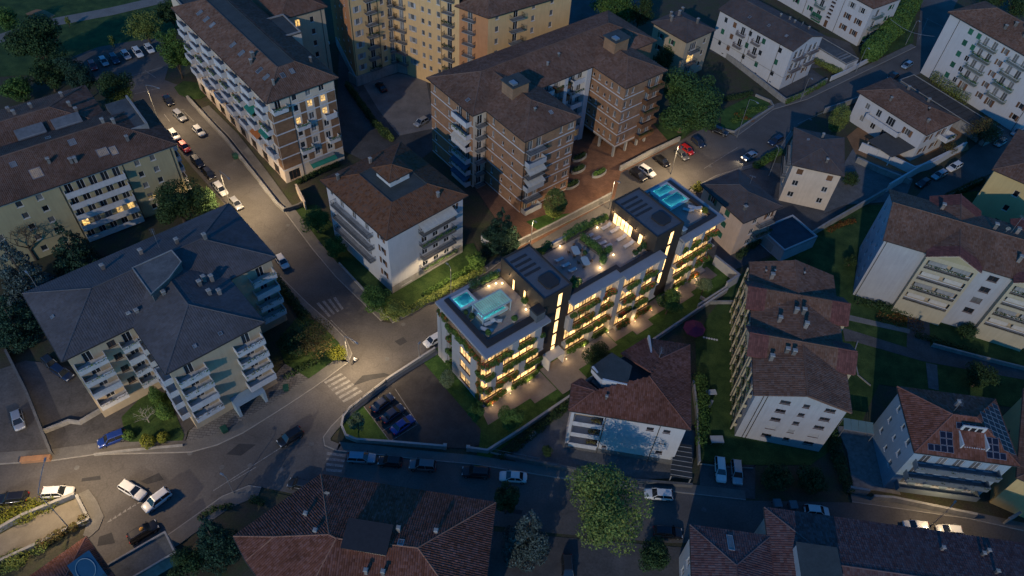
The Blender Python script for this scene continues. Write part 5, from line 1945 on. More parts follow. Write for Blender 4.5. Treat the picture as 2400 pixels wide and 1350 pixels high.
# ---- cream house and its neighbour
b = Bld.px('house', 'cream three-storey house with dark pyramid roof and brown shutters', (1855, 386), (1979, 413), (1861, 299), 10.5)
W, D = b.W, b.D
F = b.rect(.5, .5, W - .5, D - .5, 0, 10.4, cream_pl)
for i, z in enumerate(fl(3, .9, 3.2)):
    F[0].win(1.2, z + .8, 1.3, 1.4, 'B' if i == 2 else 'n')
    F[0].win(W - 3.6, z + .8, 1.2, 1.4, 'B' if i == 2 else 'n')
    F[3].grid([3.5, 9.5], [z + .8], 1.2, 1.4, 'n')
for i in (0, 1):
    F[3].balc(2, 4.1 + 3.2 * i, 8, .9, 'rail', iron, door=None)
for f in F:
    f.done()
r = Roof(b, skel(rc(0, 0, W, D), 10.5, .36), tile_dark, .36, .42)
r.chimney(W * .63, 2.3, .6, .6, 1.1, cream_pl)
r.chimney(W * .52, D - 4.0, .6, .6, 1.3, white_pl)
r.skylight(3, 9, .6, .6)
b = Bld.px('house', 'peach house with green shutters and dark hipped roof beside the lit block', (1743, 523), (1844, 492), (1635, 435), 10.0, ang=math.radians(34))
W, D = b.W, b.D
F = b.rect(.6, .6, W - .6, D - .6, 0, 9.9, peach_pl)
for i, z in enumerate(fl(3, .8, 3.0)):
    F[3].win(D - 6.2, z + .8, 1.3, 1.5, 'G')
    F[3].win(2.6, z + .8, 1.2, 1.5, 'ng')
    F[0].win(3.2, z + .7, 1.2, 1.5, 'n')
    F[0].win(7.0, z + .7, 1.2, 1.5, 'nb')
F[0].balc(4.5, 6.6, 4.5, 1.2, 'rail', iron, door=None)
F[0].balc(4.5, 3.6, 4.5, 1.2, 'rail', iron, door=None, plants=lf_dark)
for f in F:
    f.done()
r = Roof(b, skel(rc(0, 0, W, D), 10, .36), tile_dark, .36, .42)
r.chimney(2.2, 2.4, .8, .7, 1.0, conc)
r.antenna(W - 2, 8, 2.2)
b = Bld('garage', 'low garage with dark blue-grey flat roof and pale parapet below the peach house', at(1838, 590, 3), math.radians(33))
F = b.rect(0, 0, 9.5, 7.5, 0, 3, grey_pl)
F[3].win(1.5, .1, 3.2, 2.3, 'r')
for f in F:
    f.done()
b.flat(rc(0, 0, 9.5, 7.5), 3.05, M('garage_bluefelt', (.035, .05, .065), .8, .25, .6), .35, .3, grey_pl)

bay_pl = M('plaster_bay', (.40, .35, .24), .85, .08, .4, .04, 8, streak=.1)
# ---- pale complex with yellow balcony bays, right
b = Bld.px('apartment_complex', 'pale blue-white block with yellow gabled balcony bays and brown roof on the right', (2070, 562), (2392, 655), (2085, 446), 15.8, ang=math.radians(-19.5))
W, D = 46.0, 16.0
F = b.rect(.4, .5, W - .4, D - .5, 0, 15.7, white_r)
F[3].mat = blue_pl  # left end wall and gable: blue shade put into the plaster colour
for z in fl(5, 1.6, 2.9):
    F[3].grid([2.6, 7.2, 11.6], [z], .8, 1.3, 'n')
bays = [(8.0, 17.0), (23.0, 32.0), (38.5, 45.5)]
fz = fl(5, 1.0, 2.95)
for (u0, u1) in bays:
    w = u1 - u0
    fb = b.fac((u0, -.7), (u1, -.7), 0, 15.9, bay_pl)
    for i, z in enumerate(fz):
        if i == 0:
            continue
        fb.hole(.5, z + .1, w - 1.0, 2.0)
        MB().box(.5, .9, z + .1, w - .5, 1.0, z + 2.1).build('loggia_back', beige_pl, b.root, fb.pos(0, 0), fb.a)
        MB().box(.5, .0, z - .1, w - .5, .95, z + .1).build('balcony', conc, b.root, fb.pos(0, 0), fb.a)
        MB().box(.52, -.05, z + .75, w - .52, .03, z + .85).build('handrail', frame_w, b.root, fb.pos(0, 0), fb.a)
        oo = MB().box(.9, .2, z + .95, w * .45, .32, z + 1.9).box(w * .55, .2, z + .95, w - .9, .32, z + 1.9).build('awning', cream_aw if i % 2 else conc, b.root, fb.pos(0, 0), fb.a)
        if i % 2 == 0:
            ob('plants', leaf_mesh('plants', [(1.0 + j * .7, -.1, z + .9, .35, .25, .25) for j in range(int((w - 2) / .7))], 260, .18, i, lf_dark), b.root, fb.pos(0, 0), fb.a)
    fb.done()
    for (p, q) in (((u0, .55), (u0, -.7)), ((u1, -.7), (u1, .55))):
        b.fac(p, q, 0, 15.9, bay_pl).done()
    MB().add([(u0, -.7, 15.9), (u1, -.7, 15.9), ((u0 + u1) / 2, -.7, 17.9)], [(0, 1, 2)]).build('gable', olive_pl, b.root)
    MB().slab3([(u0 - .3, -1.2, 15.9), ((u0 + u1) / 2, -1.2, 18.1), ((u0 + u1) / 2, -.9, 18.1), (u0 - .3, -.9, 15.9)], .3).slab3([(u1 + .3, -1.2, 15.9), ((u0 + u1) / 2, -1.2, 18.1), ((u0 + u1) / 2, -.9, 18.1), (u1 + .3, -.9, 15.9)], .3).build('bargeboard', cream_pl, b.root)
    m = (u0 + u1) / 2
    for s0, s1, tm in ((-1.2, 1.6, tile_wine), (1.6, 8.0, tile_brown)):
        Roof(b, [[(u0 - .3, s0, 15.95), (m, s0, 18.15), (m, s1, 18.15), (u0 - .3, s1, 15.95)], [(m, s0, 18.15), (u1 + .3, s0, 15.95), (u1 + .3, s1, 15.95), (m, s1, 18.15)]], tm, .36, .45, gut=False)
    for s0, s1, tm in ((14.0, 17.4, tile_wine), (8.0, 14.0, tile_brown)):
        Roof(b, [[(u0 - .3, s0, 15.95), (m, s0, 18.3), (m, s1, 18.3), (u0 - .3, s1, 15.95)], [(m, s0, 18.3), (u1 + .3, s0, 15.95), (u1 + .3, s1, 15.95), (m, s1, 18.3)]], tm, .36, .45, gut=False)
for x in (18.2, 33.4):
    for i, z in enumerate(fz[1:]):
        F[0].win(x + .8, z + .5, 1.7, 1.3, 'c' if i == 1 else 'n', frame_b)
F[0].pipe(.5)
for f in F:
    f.done()
r = Roof(b, skel(rc(0, 0, W, D), 15.8, .36, skip=(1, 3)), tile_brown, .36, .45)
MB().add([(.4, .5, 15.7), (.4, D - .5, 15.7), (.4, D / 2, 15.75 + (D / 2 - .5) * .36)], [(0, 1, 2)]).build('gable', blue_pl, b.root)
for x, y in ((9.5, 12.5), (18.4, 9.4), (22.5, 10.5), (25.6, 10.0), (31.5, 12.5), (23.0, 3.5)):
    r.chimney(x, y, .8, .8, 1.6, conc)
r.dish(20.5, 9.5)
r.antenna(21.5, 10.0, 4)

# ---- long gabled block with framed balconies
b = Bld.px('long_block', 'long white block with brown gabled roof, wine-red cross gables and yellow framed balconies', (1767, 926), (1997, 973), (1749, 612), 13.0, ang=math.radians(-7.5))
W, D = b.W, b.D
F = b.rect(.5, .5, W - .5, D - .5, 0, 12.9, white_r)
for i, z in enumerate(fl(5, .6, 2.5)):
    F[0].win(4.0, z + .9, 1.6, .9, 'n' if i != 1 else 'r', frame_b)
    F[0].win(7.6, z + .9, 1.0, .9, 'n' if i != 1 else 'r', frame_b)
    F[0].win(11.0, z + .9, 1.6, .9, 'n' if i != 1 else 'r', frame_b)
F[0].pipe(1.2)
F[0].pipe(1.8)
f = F[3]
for q in range(4):
    y0 = 1.2 + q * 7.0
    for i, z in enumerate(fl(4, 1.2, 2.9)):
        f.balc(y0, z, 5.6, .7, 'solid', bay_pl, dw=2, door='n', plants=lf_dark if (i + q) % 2 else lf_olive, h=.55)
    for x in (y0 - .3, y0 + 2.6, y0 + 5.6):
        MB().box(x, -.85, .3, x + .3, -.6, 12.8).build('balcony_frame', bay_pl, b.root, f.pos(0, 0), f.a)
for f in F:
    f.done()
k = .3
r = Roof(b, skel(rc(0, 0, W, D), 13, k, skip=(0, 2)), tile_brown, .36, .45)
zr = 13 + W / 2 * k
MB().add([(.5, .5, 12.9), (W - .5, .5, 12.9), (W / 2, .5, 12.95 + (W / 2 - .5) * k)], [(0, 1, 2)]).build('gable', white_r, b.root)
for (y0, y1) in ((17.8, 24.4), (7.4, 13.8)):
    m = (y0 + y1) / 2
    for (x0, x1, tm) in ((-1.1, 2.0, tile_wine), (2.0, W / 2, tile_brown), (W / 2, W - 2.0, tile_brown), (W - 2.0, W + 1.1, tile_wine)):
        Roof(b, [[(x0, y0, 13.5), (x1, y0, 13.5), (x1, m, zr + .25), (x0, m, zr + .25)], [(x0, m, zr + .25), (x1, m, zr + .25), (x1, y1, 13.5), (x0, y1, 13.5)]], tm, .36, .45, gut=False)
    MB().box(W - .45, y0 + .3, 0, W + .8, y1 - .3, 13.4).add([(W + .8, y0 + .3, 13.4), (W + .8, y1 - .3, 13.4), (W + .8, m, zr)], [(0, 1, 2)]).build('bay', bay_pl, b.root)
    MB().add([(-.85, y0 + .3, 12.8), (-.85, y1 - .3, 12.8), (-.85, m, zr)], [(0, 1, 2)]).build('gable', bay_pl, b.root)
for x, y, h in ((3.4, 25.5, 1.6), (6.8, 17.2, 1.4), (8.0, 17.2, 1.6), (4.2, 15.3, 1.5), (8.2, 14.2, 1.6), (2.6, 7.0, 1.6), (5.0, 8.6, 1.3), (6.0, 8.2, 1.3)):
    r.chimney(x, y, .8, .7, h, conc)
r.skylight(4.2, 19.6, .8, .8)
r.skylight(11.8, 19.4, .8, .8)
for x in (2.5, 4, 9):
    r.chimney(x, 27, .25, .25, .7, iron)

# ---- blue-grey house with solar panels
b = Bld.px('house', 'blue-grey house with red tiled roof, solar panels and a roof terrace at the lower right', (2144, 1060), (2391, 1093), (2103, 906), 12.3)
W, D = b.W, b.D
F = b.rect(.5, .5, W - .5, D - .5, 0, 12.2, blue_pl)
for i, z in enumerate(fl(3, 2.2, 3.3)):
    F[3].win(2.0, z + .9, .8, 1.2, 'c')
    F[3].win(5.4, z + .9, .7, 1.1, 'c')
    F[3].win(8.2, z + .9, .9, 1.3, 'c')
    F[0].balc(.9, z, W - 3.0, 1.5, 'solid', M('balcony_greyblue', (.12, .15, .17), .8, .1), dw=5, door='c', plants=lf_dark if i else None, pn=8)
for x in (3, 7, 11):
    F[0].win(x, .8, .9, .6, 'n')
for f in F:
    f.done()
fc = skel(rc(0, 0, W, D), 12.3, .42)
r = Roof(b, fc, tile_red, .36, .45)
pv = M('solar_cells', (.010, .014, .030), .45, .1, 2, spec=.15)
pvf = M('solar_frame', (.35, .37, .4), .4, .05, metal=.5)
def panel(x, y, w, h):
    zz, n = r.z(x, y)
    d = Vector((n.x, n.y, 0))
    d = Vector((d.x * n.z, d.y * n.z, -(n.x ** 2 + n.y ** 2))).normalized()
    up = -d
    a = up.cross(n)
    R = Matrix((a, up, n)).transposed().to_euler()
    mb = MB().box(-w / 2, -h / 2, .14, w / 2, h / 2, .17)
    o = mb.build('solar_panel', pvf, r.root, (x, y, zz))
    o.rotation_euler = R
    c = MB().box(-w / 2 + .04, -h / 2 + .04, .17, w / 2 - .04, h / 2 - .04, .178).build('cells', pv, r.root, (x, y, zz))
    c.rotation_euler = R
for (x0, y0, nx, ny) in ((2.4, 1.0, 4, 1), (4.3, 2.0, 2, 2), (6.9, 4.6, 3, 1), (11.2, 2.0, 2, 2), (11.2, 1.0, 3, 1)):
    for i in range(nx):
        for j in range(ny):
            panel(x0 + i * .98, y0 + j * 1.0, .92, 1.0)
for j in range(9):
    for i in range(4):
        x, y = W - .9 - i * 1.15, 2.2 + j * 1.0
        zz, n = r.z(x, y)
        if n.x > .2:
            panel(x, y, .95, 1.15)
# roof terrace cut
MB().box(7.0, 1.6, 12.6, 10.6, 4.0, 13.1).build('roof_terrace', white_pl, r.root)
MB().box(7.0, 4.0, 12.6, 10.6, 4.2, 15.2).box(6.8, 1.4, 12.6, 7.0, 4.2, 14.0).box(10.6, 1.4, 12.6, 10.8, 4.2, 14.0).build('terrace_wall', white_pl, r.root)
for i in range(3):
    MB().box(7.4 + i, 3.95, 13.3, 8.1 + i, 3.99, 14.9).build('window', glass_d, r.root)
r.chimney(7.6, 8.6, .5, .5, 1.6, steel)
r.antenna(6.6, 7.0, 2.6)
b = Bld('glass_canopy', 'glazed canopy on the stone terrace beside the blue-grey house', at(1978, 1005, 3.2), math.radians(-6), cat='canopy')
for i in range(4):
    MB().slab3([(i * 1.25, 0, 0), (i * 1.25 + 1.2, 0, 0), (i * 1.25 + 1.2, 1.9, .5), (i * 1.25, 1.9, .5)], .05).build('glass_panel', M('canopy_glass', (.10, .17, .19), .15, .1), b.root)
MB().box(-.05, -.08, -.15, 5.05, .0, -.02).box(-.05, -.08, -3.2, .05, .02, -.15).box(4.95, -.08, -3.2, 5.05, .02, -.15).box(-.05, 1.8, -3.2, .05, 1.9, .3).box(4.95, 1.8, -3.2, 5.05, 1.9, .3).build('frame', steel, b.root)
b.root.location.z = 3.2

# ---- house with the cut-out terrace roof in front of the lit block
b = Bld.px('house', 'white house with red tiled roof and blue-grey cut-out terrace before the lit block', (1333, 962), (1619, 1008), (1339, 901), 12.0, ang=math.radians(-5.3))
W = b.W
P = [(0, 0), (W, 0), (W, 16.6), (11.4, 16.6), (0, 5.0)]
o = .5
F0 = b.fac((o, o), (W - o, o), 0, 11.9, white_pl)
F1 = b.fac((W - o, o), (W - o, 16.1), 0, 11.9, white_pl)
F2 = b.fac((W - o, 16.1), (11.7, 16.1), 0, 11.9, white_pl)
F3 = b.fac((11.7, 16.1), (o, 4.7), 0, 11.9, white_pl)
F4 = b.fac((o, 4.7), (o, o), 0, 11.9, white_pl)
for i, z in enumerate(fl(3, 1.8, 3.2)):
    F0.hole(.5, z, 4.6, 2.5)
    MB().box(.5, 1.4, z, 5.1, 1.5, z + 2.5).build('loggia_back', beige_pl, b.root, F0.pos(0, 0), F0.a)
    MB().box(.5, -.5, z - .2, 5.1, 1.4, z).box(.5, -.5, z, 5.1, -.4, z + .9).build('balcony', parapet_w, b.root, F0.pos(0, 0), F0.a)
    ob('plants', leaf_mesh('plants', [(3.6 + j * .5, .2, z + 1.0, .35, .35, .4) for j in range(3)], 160, .2, i, lf_autumn), b.root, F0.pos(0, 0), F0.a)
    if i == 2:
        F0.win(12.0, z + 1.0, 1.1, .9, 'n', frame_b)
    F0.win(14.6, z + 1.0, 1.1, .9, 'n' if i != 1 else 'r', frame_b)
    F1.grid([3, 8, 13], [z + .8], 1.1, 1.4, 'n')
F0.win(6.0, 2.0, .7, .6, 'n', frame_b)
F0.pipe(5.4)
F0.pipe(13.9)
for f in (F0, F1, F2, F3, F4):
    f.done()
MB().box(0, -.06, 0, W - 1, -.003, 1.5).build('plinth', conc_dark, b.root, F0.pos(0, 0), F0.a)
k = .34
full = skel(P, 12, k)
def cut(face, a, bb, c):
    q = clip_half([(p[0], p[1]) for p in face], a, bb, c)
    n, cc = plane_of(face)
    return [(x, y, cc.z - ((x - cc.x) * n.x + (y - cc.y) * n.y) / n.z) for x, y in q]
# open the north-west slope between two lines for the terrace
faces = []
for f in full:
    n, cc = plane_of(f)
    if n.x < -.1 and n.y > .1:
        d = Vector((1, 1)).normalized()
        lo, hi = 5.6, 14.2
        f1 = cut(f, d.x, d.y, lo)
        f2 = cut(f, -d.x, -d.y, -hi)
        for g in (f1, f2):
            if len(g) >= 3:
                faces.append(g)
    else:
        faces.append(f)
r = Roof(b, faces, tile_red, .30, .42, .11)
MB().prism([(3.0, 6.5), (5.5, 4.4), (12.5, 8.5), (12.9, 14.5), (11.2, 16.2)], 11.3, 11.5).build('terrace_floor', flat_m, b.root)
MB().slab3([(2.6, 8.0, 13.2), (4.4, 5.6, 13.9), (8.6, 5.6, 14.0), (9.2, 9.2, 13.6), (5.8, 11.6, 13.2)], .25).build('terrace_canopy', metal_roof, b.root)
MB().prism([(2.8, 7.9), (4.5, 5.6), (4.8, 5.7), (3.1, 8.0)], 12, 13.6).prism([(4.6, 5.3), (8.5, 5.1), (8.5, 5.3), (4.6, 5.6)], 12, 14.0).build('terrace_wall', white_pl, b.root)
MB().prism([(11.6, 16.4), (11.9, 16.4), (13.1, 8.0), (12.8, 8.0)], 11.3, 13.2).build('terrace_wall', grey_pl, b.root)
r.chimney(5.5, 2.6, .4, .4, .8, conc)
r.antenna(13.4, 11.5, 2.2)
pr = ob('carport', None, b.root)
MB().slab3([(W - 1.2, -3.0, 2.6), (W + 2.4, -3.0, 2.6), (W + 2.4, 3.2, 2.6), (W - .4, 3.2, 2.6)], .12).build('carport_roof', M('carport_slate', (.04, .042, .04), .8, .2), pr)
for i in range(7):
    MB().box(W - 1.1, -2.8 + i * .9, 2.6, W + 2.35, -2.7 + i * .9, 2.68).build('batten', conc, pr)
for x, y in ((W - .9, -2.8), (W + 2.2, -2.8), (W + 2.2, 3.0)):
    MB().box(x - .08, y - .08, 0, x + .08, y + .08, 2.5).build('post', conc, pr)

# ---- big pantiled house at the bottom
b = Bld('villa', 'large house with ribbed red-brown pantiled roof at the bottom of the picture', at(752, 1112, 12), math.radians(-5))
def bl(x, y):
    q = Vector((x, y)) - b.o
    return (q.dot(b.u), q.dot(b.v))
T = (0, 0)
L_ = bl(-34.4, 39.9)
E_ = (25.2, 0)
P = [T, L_, bl(-31.8, 36.8), bl(-24, 29.5), (26.0, -17.5), E_]
r = Roof(b, skel(P, 12, .30), tile_red, .31, .42, .13, cap_mat=M('ridge_clay', (.26, .13, .085), .9, .2, 2))
ins = []
cen = Vector((sum(p[0] for p in P) / len(P), sum(p[1] for p in P) / len(P)))
for p in P:
    q = Vector(p)
    ins.append(tuple(q + (cen - q).normalized() * 1.0))
for i in range(len(ins)):
    f = b.fac(ins[(i + 1) % len(ins)], ins[i], 0, 12, cream_pl)
    f.grid([f.L * .25, f.L * .5, f.L * .75], [1.2, 4.6, 8.2], 1.2, 1.5, 'ng')
    f.done()
dx, dy = b.inv(910, 1255, 15.4)
dx, dy = 9.7, -9.2
MB().box(dx - 2.7, dy - 1.7, 12.5, dx + 2.7, dy + 1.6, 15.6).build('dormer', beige_pl, r.root)
oo = MB().slab3([(dx - 3.0, dy - 2.0, 15.6), (dx + 3.0, dy - 2.0, 15.6), (dx + 3.0, dy + 1.9, 16.1), (dx - 3.0, dy + 1.9, 16.1)], .15).build('dormer_roof', M('dormer_felt', (.022, .022, .026), .7, .2, 2), r.root)
for px, py, h in ((935, 1245, 1.6), (902, 1300, .9), (858, 1340, 1.4), (898, 1342, 1.2), (1022, 1245, .8), (715, 1200, .8), (740, 1246, .6)):
    x, y = b.inv(px, py, 14.4)
    r.chimney(x, y, .55, .55, h, white_pl)
x, y = b.inv(768, 1163, 13)
r.dish(x, y)
x, y = b.inv(940, 1278, 14)
r.skylight(x, y, .8, 1.0)
# ---- long house bottom right
b = Bld('long_house', 'long house with dark wine-red roof along the bottom right edge', at(1791, 1189, 10), math.radians(-3.8))
F = b.rect(.6, -16, 44, -.6, 0, 9.9, cream_pl)
F[2].grid([4, 9, 14, 19, 24, 29, 34, 39], [1.0, 4.2, 7.2], 1.2, 1.5, 'ng')
for f in F:
    f.done()
wine_d = M('tiles_wine_grey', (.115, .055, .05), .85, .25, .5, island=.3, col2=(.09, .065, .065))
r = Roof(b, skel(rc(0, -16.6, 44.6, 0), 10, .29), wine_d, .34, .45)
x, y = b.inv(1917, 1320, 12.5)
MB().box(x - 2.6, y - 3, 10.6, x + 2.6, y + 2.2, 13.0).build('dormer', grey_pl, r.root)
MB().slab3([(x - 2.8, y - 3, 13.3), (x + 2.8, y - 3, 13.3), (x + 2.8, y + 2.4, 13.0), (x - 2.8, y + 2.4, 13.0)], .12).build('dormer_roof', metal_roof, r.root)
for px, py in ((2210, 1285), (2305, 1298), (2318, 1290), (2330, 1345)):
    x, y = b.inv(px, py, 11.5)
    r.chimney(x, y, .45, .45, 1.0, white_pl)
b = Bld('side_wing', 'lower wing with wine-red roof and white trim left of the long house', at(1617, 1230, 10), math.radians(-3.8))
F = b.rect(.6, -16, 10.9, -.6, 0, 9.9, white_pl)
F[3].grid([3, 8], [1.5, 5], 1.2, 1.5, 'n')
for i in range(3):
    F[3].balc(9.5, 1.2 + i * 3.0, 4.6, 1.2, 'solid', parapet_w, dw=1)
for f in F:
    f.done()
r = Roof(b, skel(rc(0, -16.6, 11.4, 0), 10, .29), wine_d, .34, .45, cap_mat=wine_d)
r.skylight(5.4, -2.2, .9, 2.6)

# ---- grey-roofed block with stacked balconies, left
b = Bld.px('grey_roofed_block', 'wide block with grey tiled hipped roofs and stacks of white balconies on the left', (53, 688), (537, 478), (147, 843), 17.0, ang=math.radians(44.2))
XW = b.W
yb = b.inv(642, 608, 17)[1]
wx0, wy0 = b.inv(388, 878, 17)
wx1, _ = b.inv(620, 755, 17)
hx, hy = b.inv(147, 843, 17)
o = .7
ft = 16.9
yF = (yb + hy) / 2
fA = b.fac((o, yF + o), (wx0 + o, yF + o), 0, ft, beige_pl)
fW = b.fac((wx0 + o, wy0 + o), (wx1 - o, wy0 + o), 0, ft, beige_pl)
fWl = b.fac((wx0 + o, yF + o), (wx0 + o, wy0 + o), 0, ft, beige_pl)
fWr = b.fac((wx1 - o, wy0 + o), (wx1 - o, yF + o), 0, ft, beige_pl)
fR0 = b.fac((wx1 - o, yF + o), (XW - o, yF + o), 0, ft, beige_pl)
fRr = b.fac((XW - o, yF + o), (XW - o, -o), 0, ft, beige_pl)
fBk = b.fac((XW - o, -o), (o, -o), 0, ft, beige_pl)
fL = b.fac((o, -o), (o, yF + o), 0, ft, beige_pl)
fz = [.3, 4.0, 7.2, 10.4, 13.6]
for i, z in enumerate(fz):
    if i:
        for (f, x, w) in ((fA, .3, 4.4), (fW, .3, 4.6), (fW, fW.L - 5.0, 4.7), (fR0, fR0.L - 4.6, 4.3), (fA, fA.L - 3.6, 3.0)):
            f.balc(x, z, w, 1.7, 'solid', parapet_w, dw=1, door='n', plants=(lf_mid, lf_autumn, None, lf_olive)[(i + int(x)) % 4], pn=22)
        fWl.balc(fWl.L - 3.4, z, 3.2, 1.4, 'solid', parapet_w, dw=1)
        fWl.balc(1.0, z, 3.0, 1.2, 'solid', parapet_w, dw=1, door='c')
        fA.win(5.6, z + .7, 1.2, 1.4, 'n', frame_b)
        fL.grid([5, 10], [z + .8], 1.1, 1.4, 'n')
        fRr.grid([4, 9, 14], [z + .8], 1.1, 1.4, 'n')
fW.win(7.2, .2, 2.6, 2.4, 'n', steel)
for f in (fA, fW, fWl, fWr, fR0, fRr, fBk, fL):
    f.done()
pr = ob('shop_porch', None, b.root)
xx = wx0 + o + 6.4
MB().box(xx, wy0 - 1.6, 2.9, xx + 5.2, wy0 + .6, 3.2).box(xx, wy0 - 1.6, 0, xx + .5, wy0 + .6, 2.9).box(xx + 4.7, wy0 - 1.6, 0, xx + 5.2, wy0 + .6, 2.9).build('portal', blue_pl, pr)
k = .33
r = Roof(b, skel(rc(0, yF, XW, 0), 17, k), tile_grey, .34, .42, .05)
r2 = Roof(b, skel(rc(wx0, wy0, wx1, -.4), 17.02, k), tile_grey, .34, .42, .05)
lx, ly = b.inv(392, 650, 20.5)
MB().prism([(15.2, -9.1), (21.4, -9.1), (21.5, -12.3), (18.6, -14.4), (15.2, -15.9)], 17.5, 20.3).build('lift_house', conc_dark, r.root)
b.flat([(15, -8.9), (21.6, -8.9), (21.7, -12.4), (18.7, -14.6), (15, -16.2)], 20.55, conc_dark, .14, .16, conc)
for px, py, h in ((477, 652, 1.5), (494, 648, 1.6), (468, 665, 1.3), (484, 567, 1.4), (417, 573, 1.3), (330, 591, 1.2), (240, 625, 1.2), (490, 685, 1.2), (512, 680, 1.2), (270, 688, 1.0), (385, 690, .7), (315, 718, .6), (295, 722, .6)):
    x, y = b.inv(px, py, 19)
    r2.chimney(x, y, .7, .7, h, conc) if wx0 < x < wx1 and y < -8 else r.chimney(x, y, .7, .7, h, conc)
for px, py in ((515, 778), (455, 808), (122, 740)):
    x, y = b.inv(px, py, 18)
    r2.skylight(x, y, .6, .6) if x > wx0 else r.skylight(x, y, .6, .6)
x, y = b.inv(385, 595, 19)
r.antenna(x, y + 2, 4)

# ---- ribbed-roof block, upper left
b = Bld('tenement', 'olive block with ribbed brown roof, lit skylights and long white balconies, upper left', at(0, 482, 15) - Vector((math.cos(math.radians(41)), math.sin(math.radians(41)), 0)) * 24, math.radians(41))
W, D = 56.3, 18.5
F = b.rect(.8, .8, W - .8, D - .8, 0, 14.9, olive_pl)
f = F[0]
x1, _ = b.inv(130, 437, 15)
x2, _ = b.inv(272, 388, 15)
for i, z in enumerate([.6, 3.5, 6.3, 9.1, 11.9]):
    f.balc(x1, z, x2 - x1, 1.3, 'solid', parapet_w, dw=5, door='c' if i == 1 else 'n', awn=None)
    if i == 1:
        for q in (0, 3, 4):
            ww = x2 - x1
            ob('pane', pane_me(1.3, 2.25, lit_win), b.root, f.pos(x1 + ww * (q + .5) / 5 - .65, z + .03, -.02), f.a)
    f.grid([x1 - 13, x1 - 7.5, x1 - 4.0], [z + .8], 1.1, 1.3, lambda a, c: 'n' if (a + i) % 2 else 'c')
    f.grid([x2 + 3.0, x2 + 6.0], [z + .8], 1.0, 1.3, lambda a, c: 'c' if (a + i) % 3 else 'n')
    F[1].balc(2.0, z, 3.4, 1.2, 'solid', parapet_w, dw=1)
    F[1].grid([9, 14], [z + .8], 1.1, 1.3, 'n')
f.win(x2 + 2.4, 3.9, 1.6, .9, 'l')
f.band(14.3, .55, .3, parapet_w)
f.pipe(x1 - .3)
f.pipe(x2 + .3)
f.pipe(W - 2.2)
for q in F:
    q.done()
r = Roof(b, skel(rc(0, 0, W, D), 15, .36), tile_brown, .30, .42, .13)
for px, py, w, h, lit in ((85, 405, 2.0, 2.2, True), (240, 355, 2.0, 1.8, True), (265, 350, 1.3, 2.0, True), (37, 396, 1.1, 1.2, False), (175, 346, 1.3, 1.4, False), (118, 333, 1.0, 1.6, False)):
    x, y = b.inv(px, py, 16.5)
    r.skylight(x, y, w, h, lit)
for px, py in ((115, 380), (165, 375), (175, 372), (272, 300), (298, 325), (248, 302)):
    x, y = b.inv(px, py, 17)
    r.chimney(x, y, .7, .7, 1.3, conc)
tx0, ty0 = b.inv(320, 255, 15.8)
MB().prism([(W - 7.5, 6.5), (W - 3.0, 6.5), (W - 3.0, D - .8), (W - 7.5, D - .8)], 15.6, 17.0).build('roof_terrace', flat_m, r.root)
MB().box(W - 3.2, 6.3, 15.6, W - 2.8, D - .6, 17.5).box(W - 7.5, 6.2, 15.6, W - 2.8, 6.5, 17.3).build('terrace_wall', conc, r.root)
b3 = Bld('tenement', 'tile-roofed block behind the ribbed roof at the left edge', b.loc(20, D - .3), math.radians(41))
F = b3.rect(.6, .6, 27.4, 11.4, 0, 14.9, olive_pl)
for q in F:
    q.done()
r = Roof(b3, skel(rc(0, -5, 28, 12), 15.02, .3), tile_brown, .36, .45)
for px, py in ((20, 258), (38, 275), (75, 255), (165, 250), (180, 262), (145, 225)):
    x, y = b3.inv(px, py, 16.5)
    r.chimney(x, y, .7, .7, 1.2, conc)
x, y = b3.inv(70, 315, 16)
for (px, py) in ((75, 315), (160, 290)):
    x, y = b3.inv(px, py, 16.2)
    MB().slab3([(x - 2.6, y - 1, 16.4), (x + 2.6, y - 1, 16.4), (x + 2.6, y + 1.6, 17.2), (x - 2.6, y + 1.6, 17.2)], .1).build('dormer_roof', M('dormer_zinc', (.13, .14, .145), .7, .3, 1), r.root)
    MB().box(x - 2.4, y - .8, 15.2, x + 2.4, y + 1.4, 16.5).build('dormer', conc, r.root)
# garage-like forecourt stalls lit red below the balconies
# ---- yellow wall building at right edge
b = Bld('yellow_building', 'plain yellow building at the right edge', at(2333, 397, 14), math.radians(-37))
F = b.rect(0, 0, 18, 19, 0, 14, yellow_pl)
F[0].grid([6, 12], [2, 6, 10], 1.1, 1.5, 'n')
F[3].grid([14], [4, 9], 1.1, 1.5, 'n')
for f in F:
    f.done()
Roof(b, skel(rc(-.5, -.5, 18.5, 19.5), 14, .35), tile_brown, .4, .48)
b = Bld('garden_store', 'small store with dark pyramid roof beside the yellow building', at(2330, 452, 3), math.radians(-30))
for f in b.rect(.4, .4, 5.6, 4.6, 0, 3, grey_pl):
    f.done()
Roof(b, skel(rc(0, 0, 6, 5), 3, .4), tile_dark, .36, .42)
b = Bld('yellow_building', 'corner of a yellow building cut off by the right edge beside the solar roof', at(2392, 1010, 8), math.radians(-25))
for f in b.rect(0, -10, 16, 8, 0, 9, yellow_pl):
    f.win(5, 3, 1.2, 1.5, 'n')
    f.done()
Roof(b, skel(rc(-.5, -10.5, 16.5, 8.5), 9, .35), tile_brown, .4, .48)
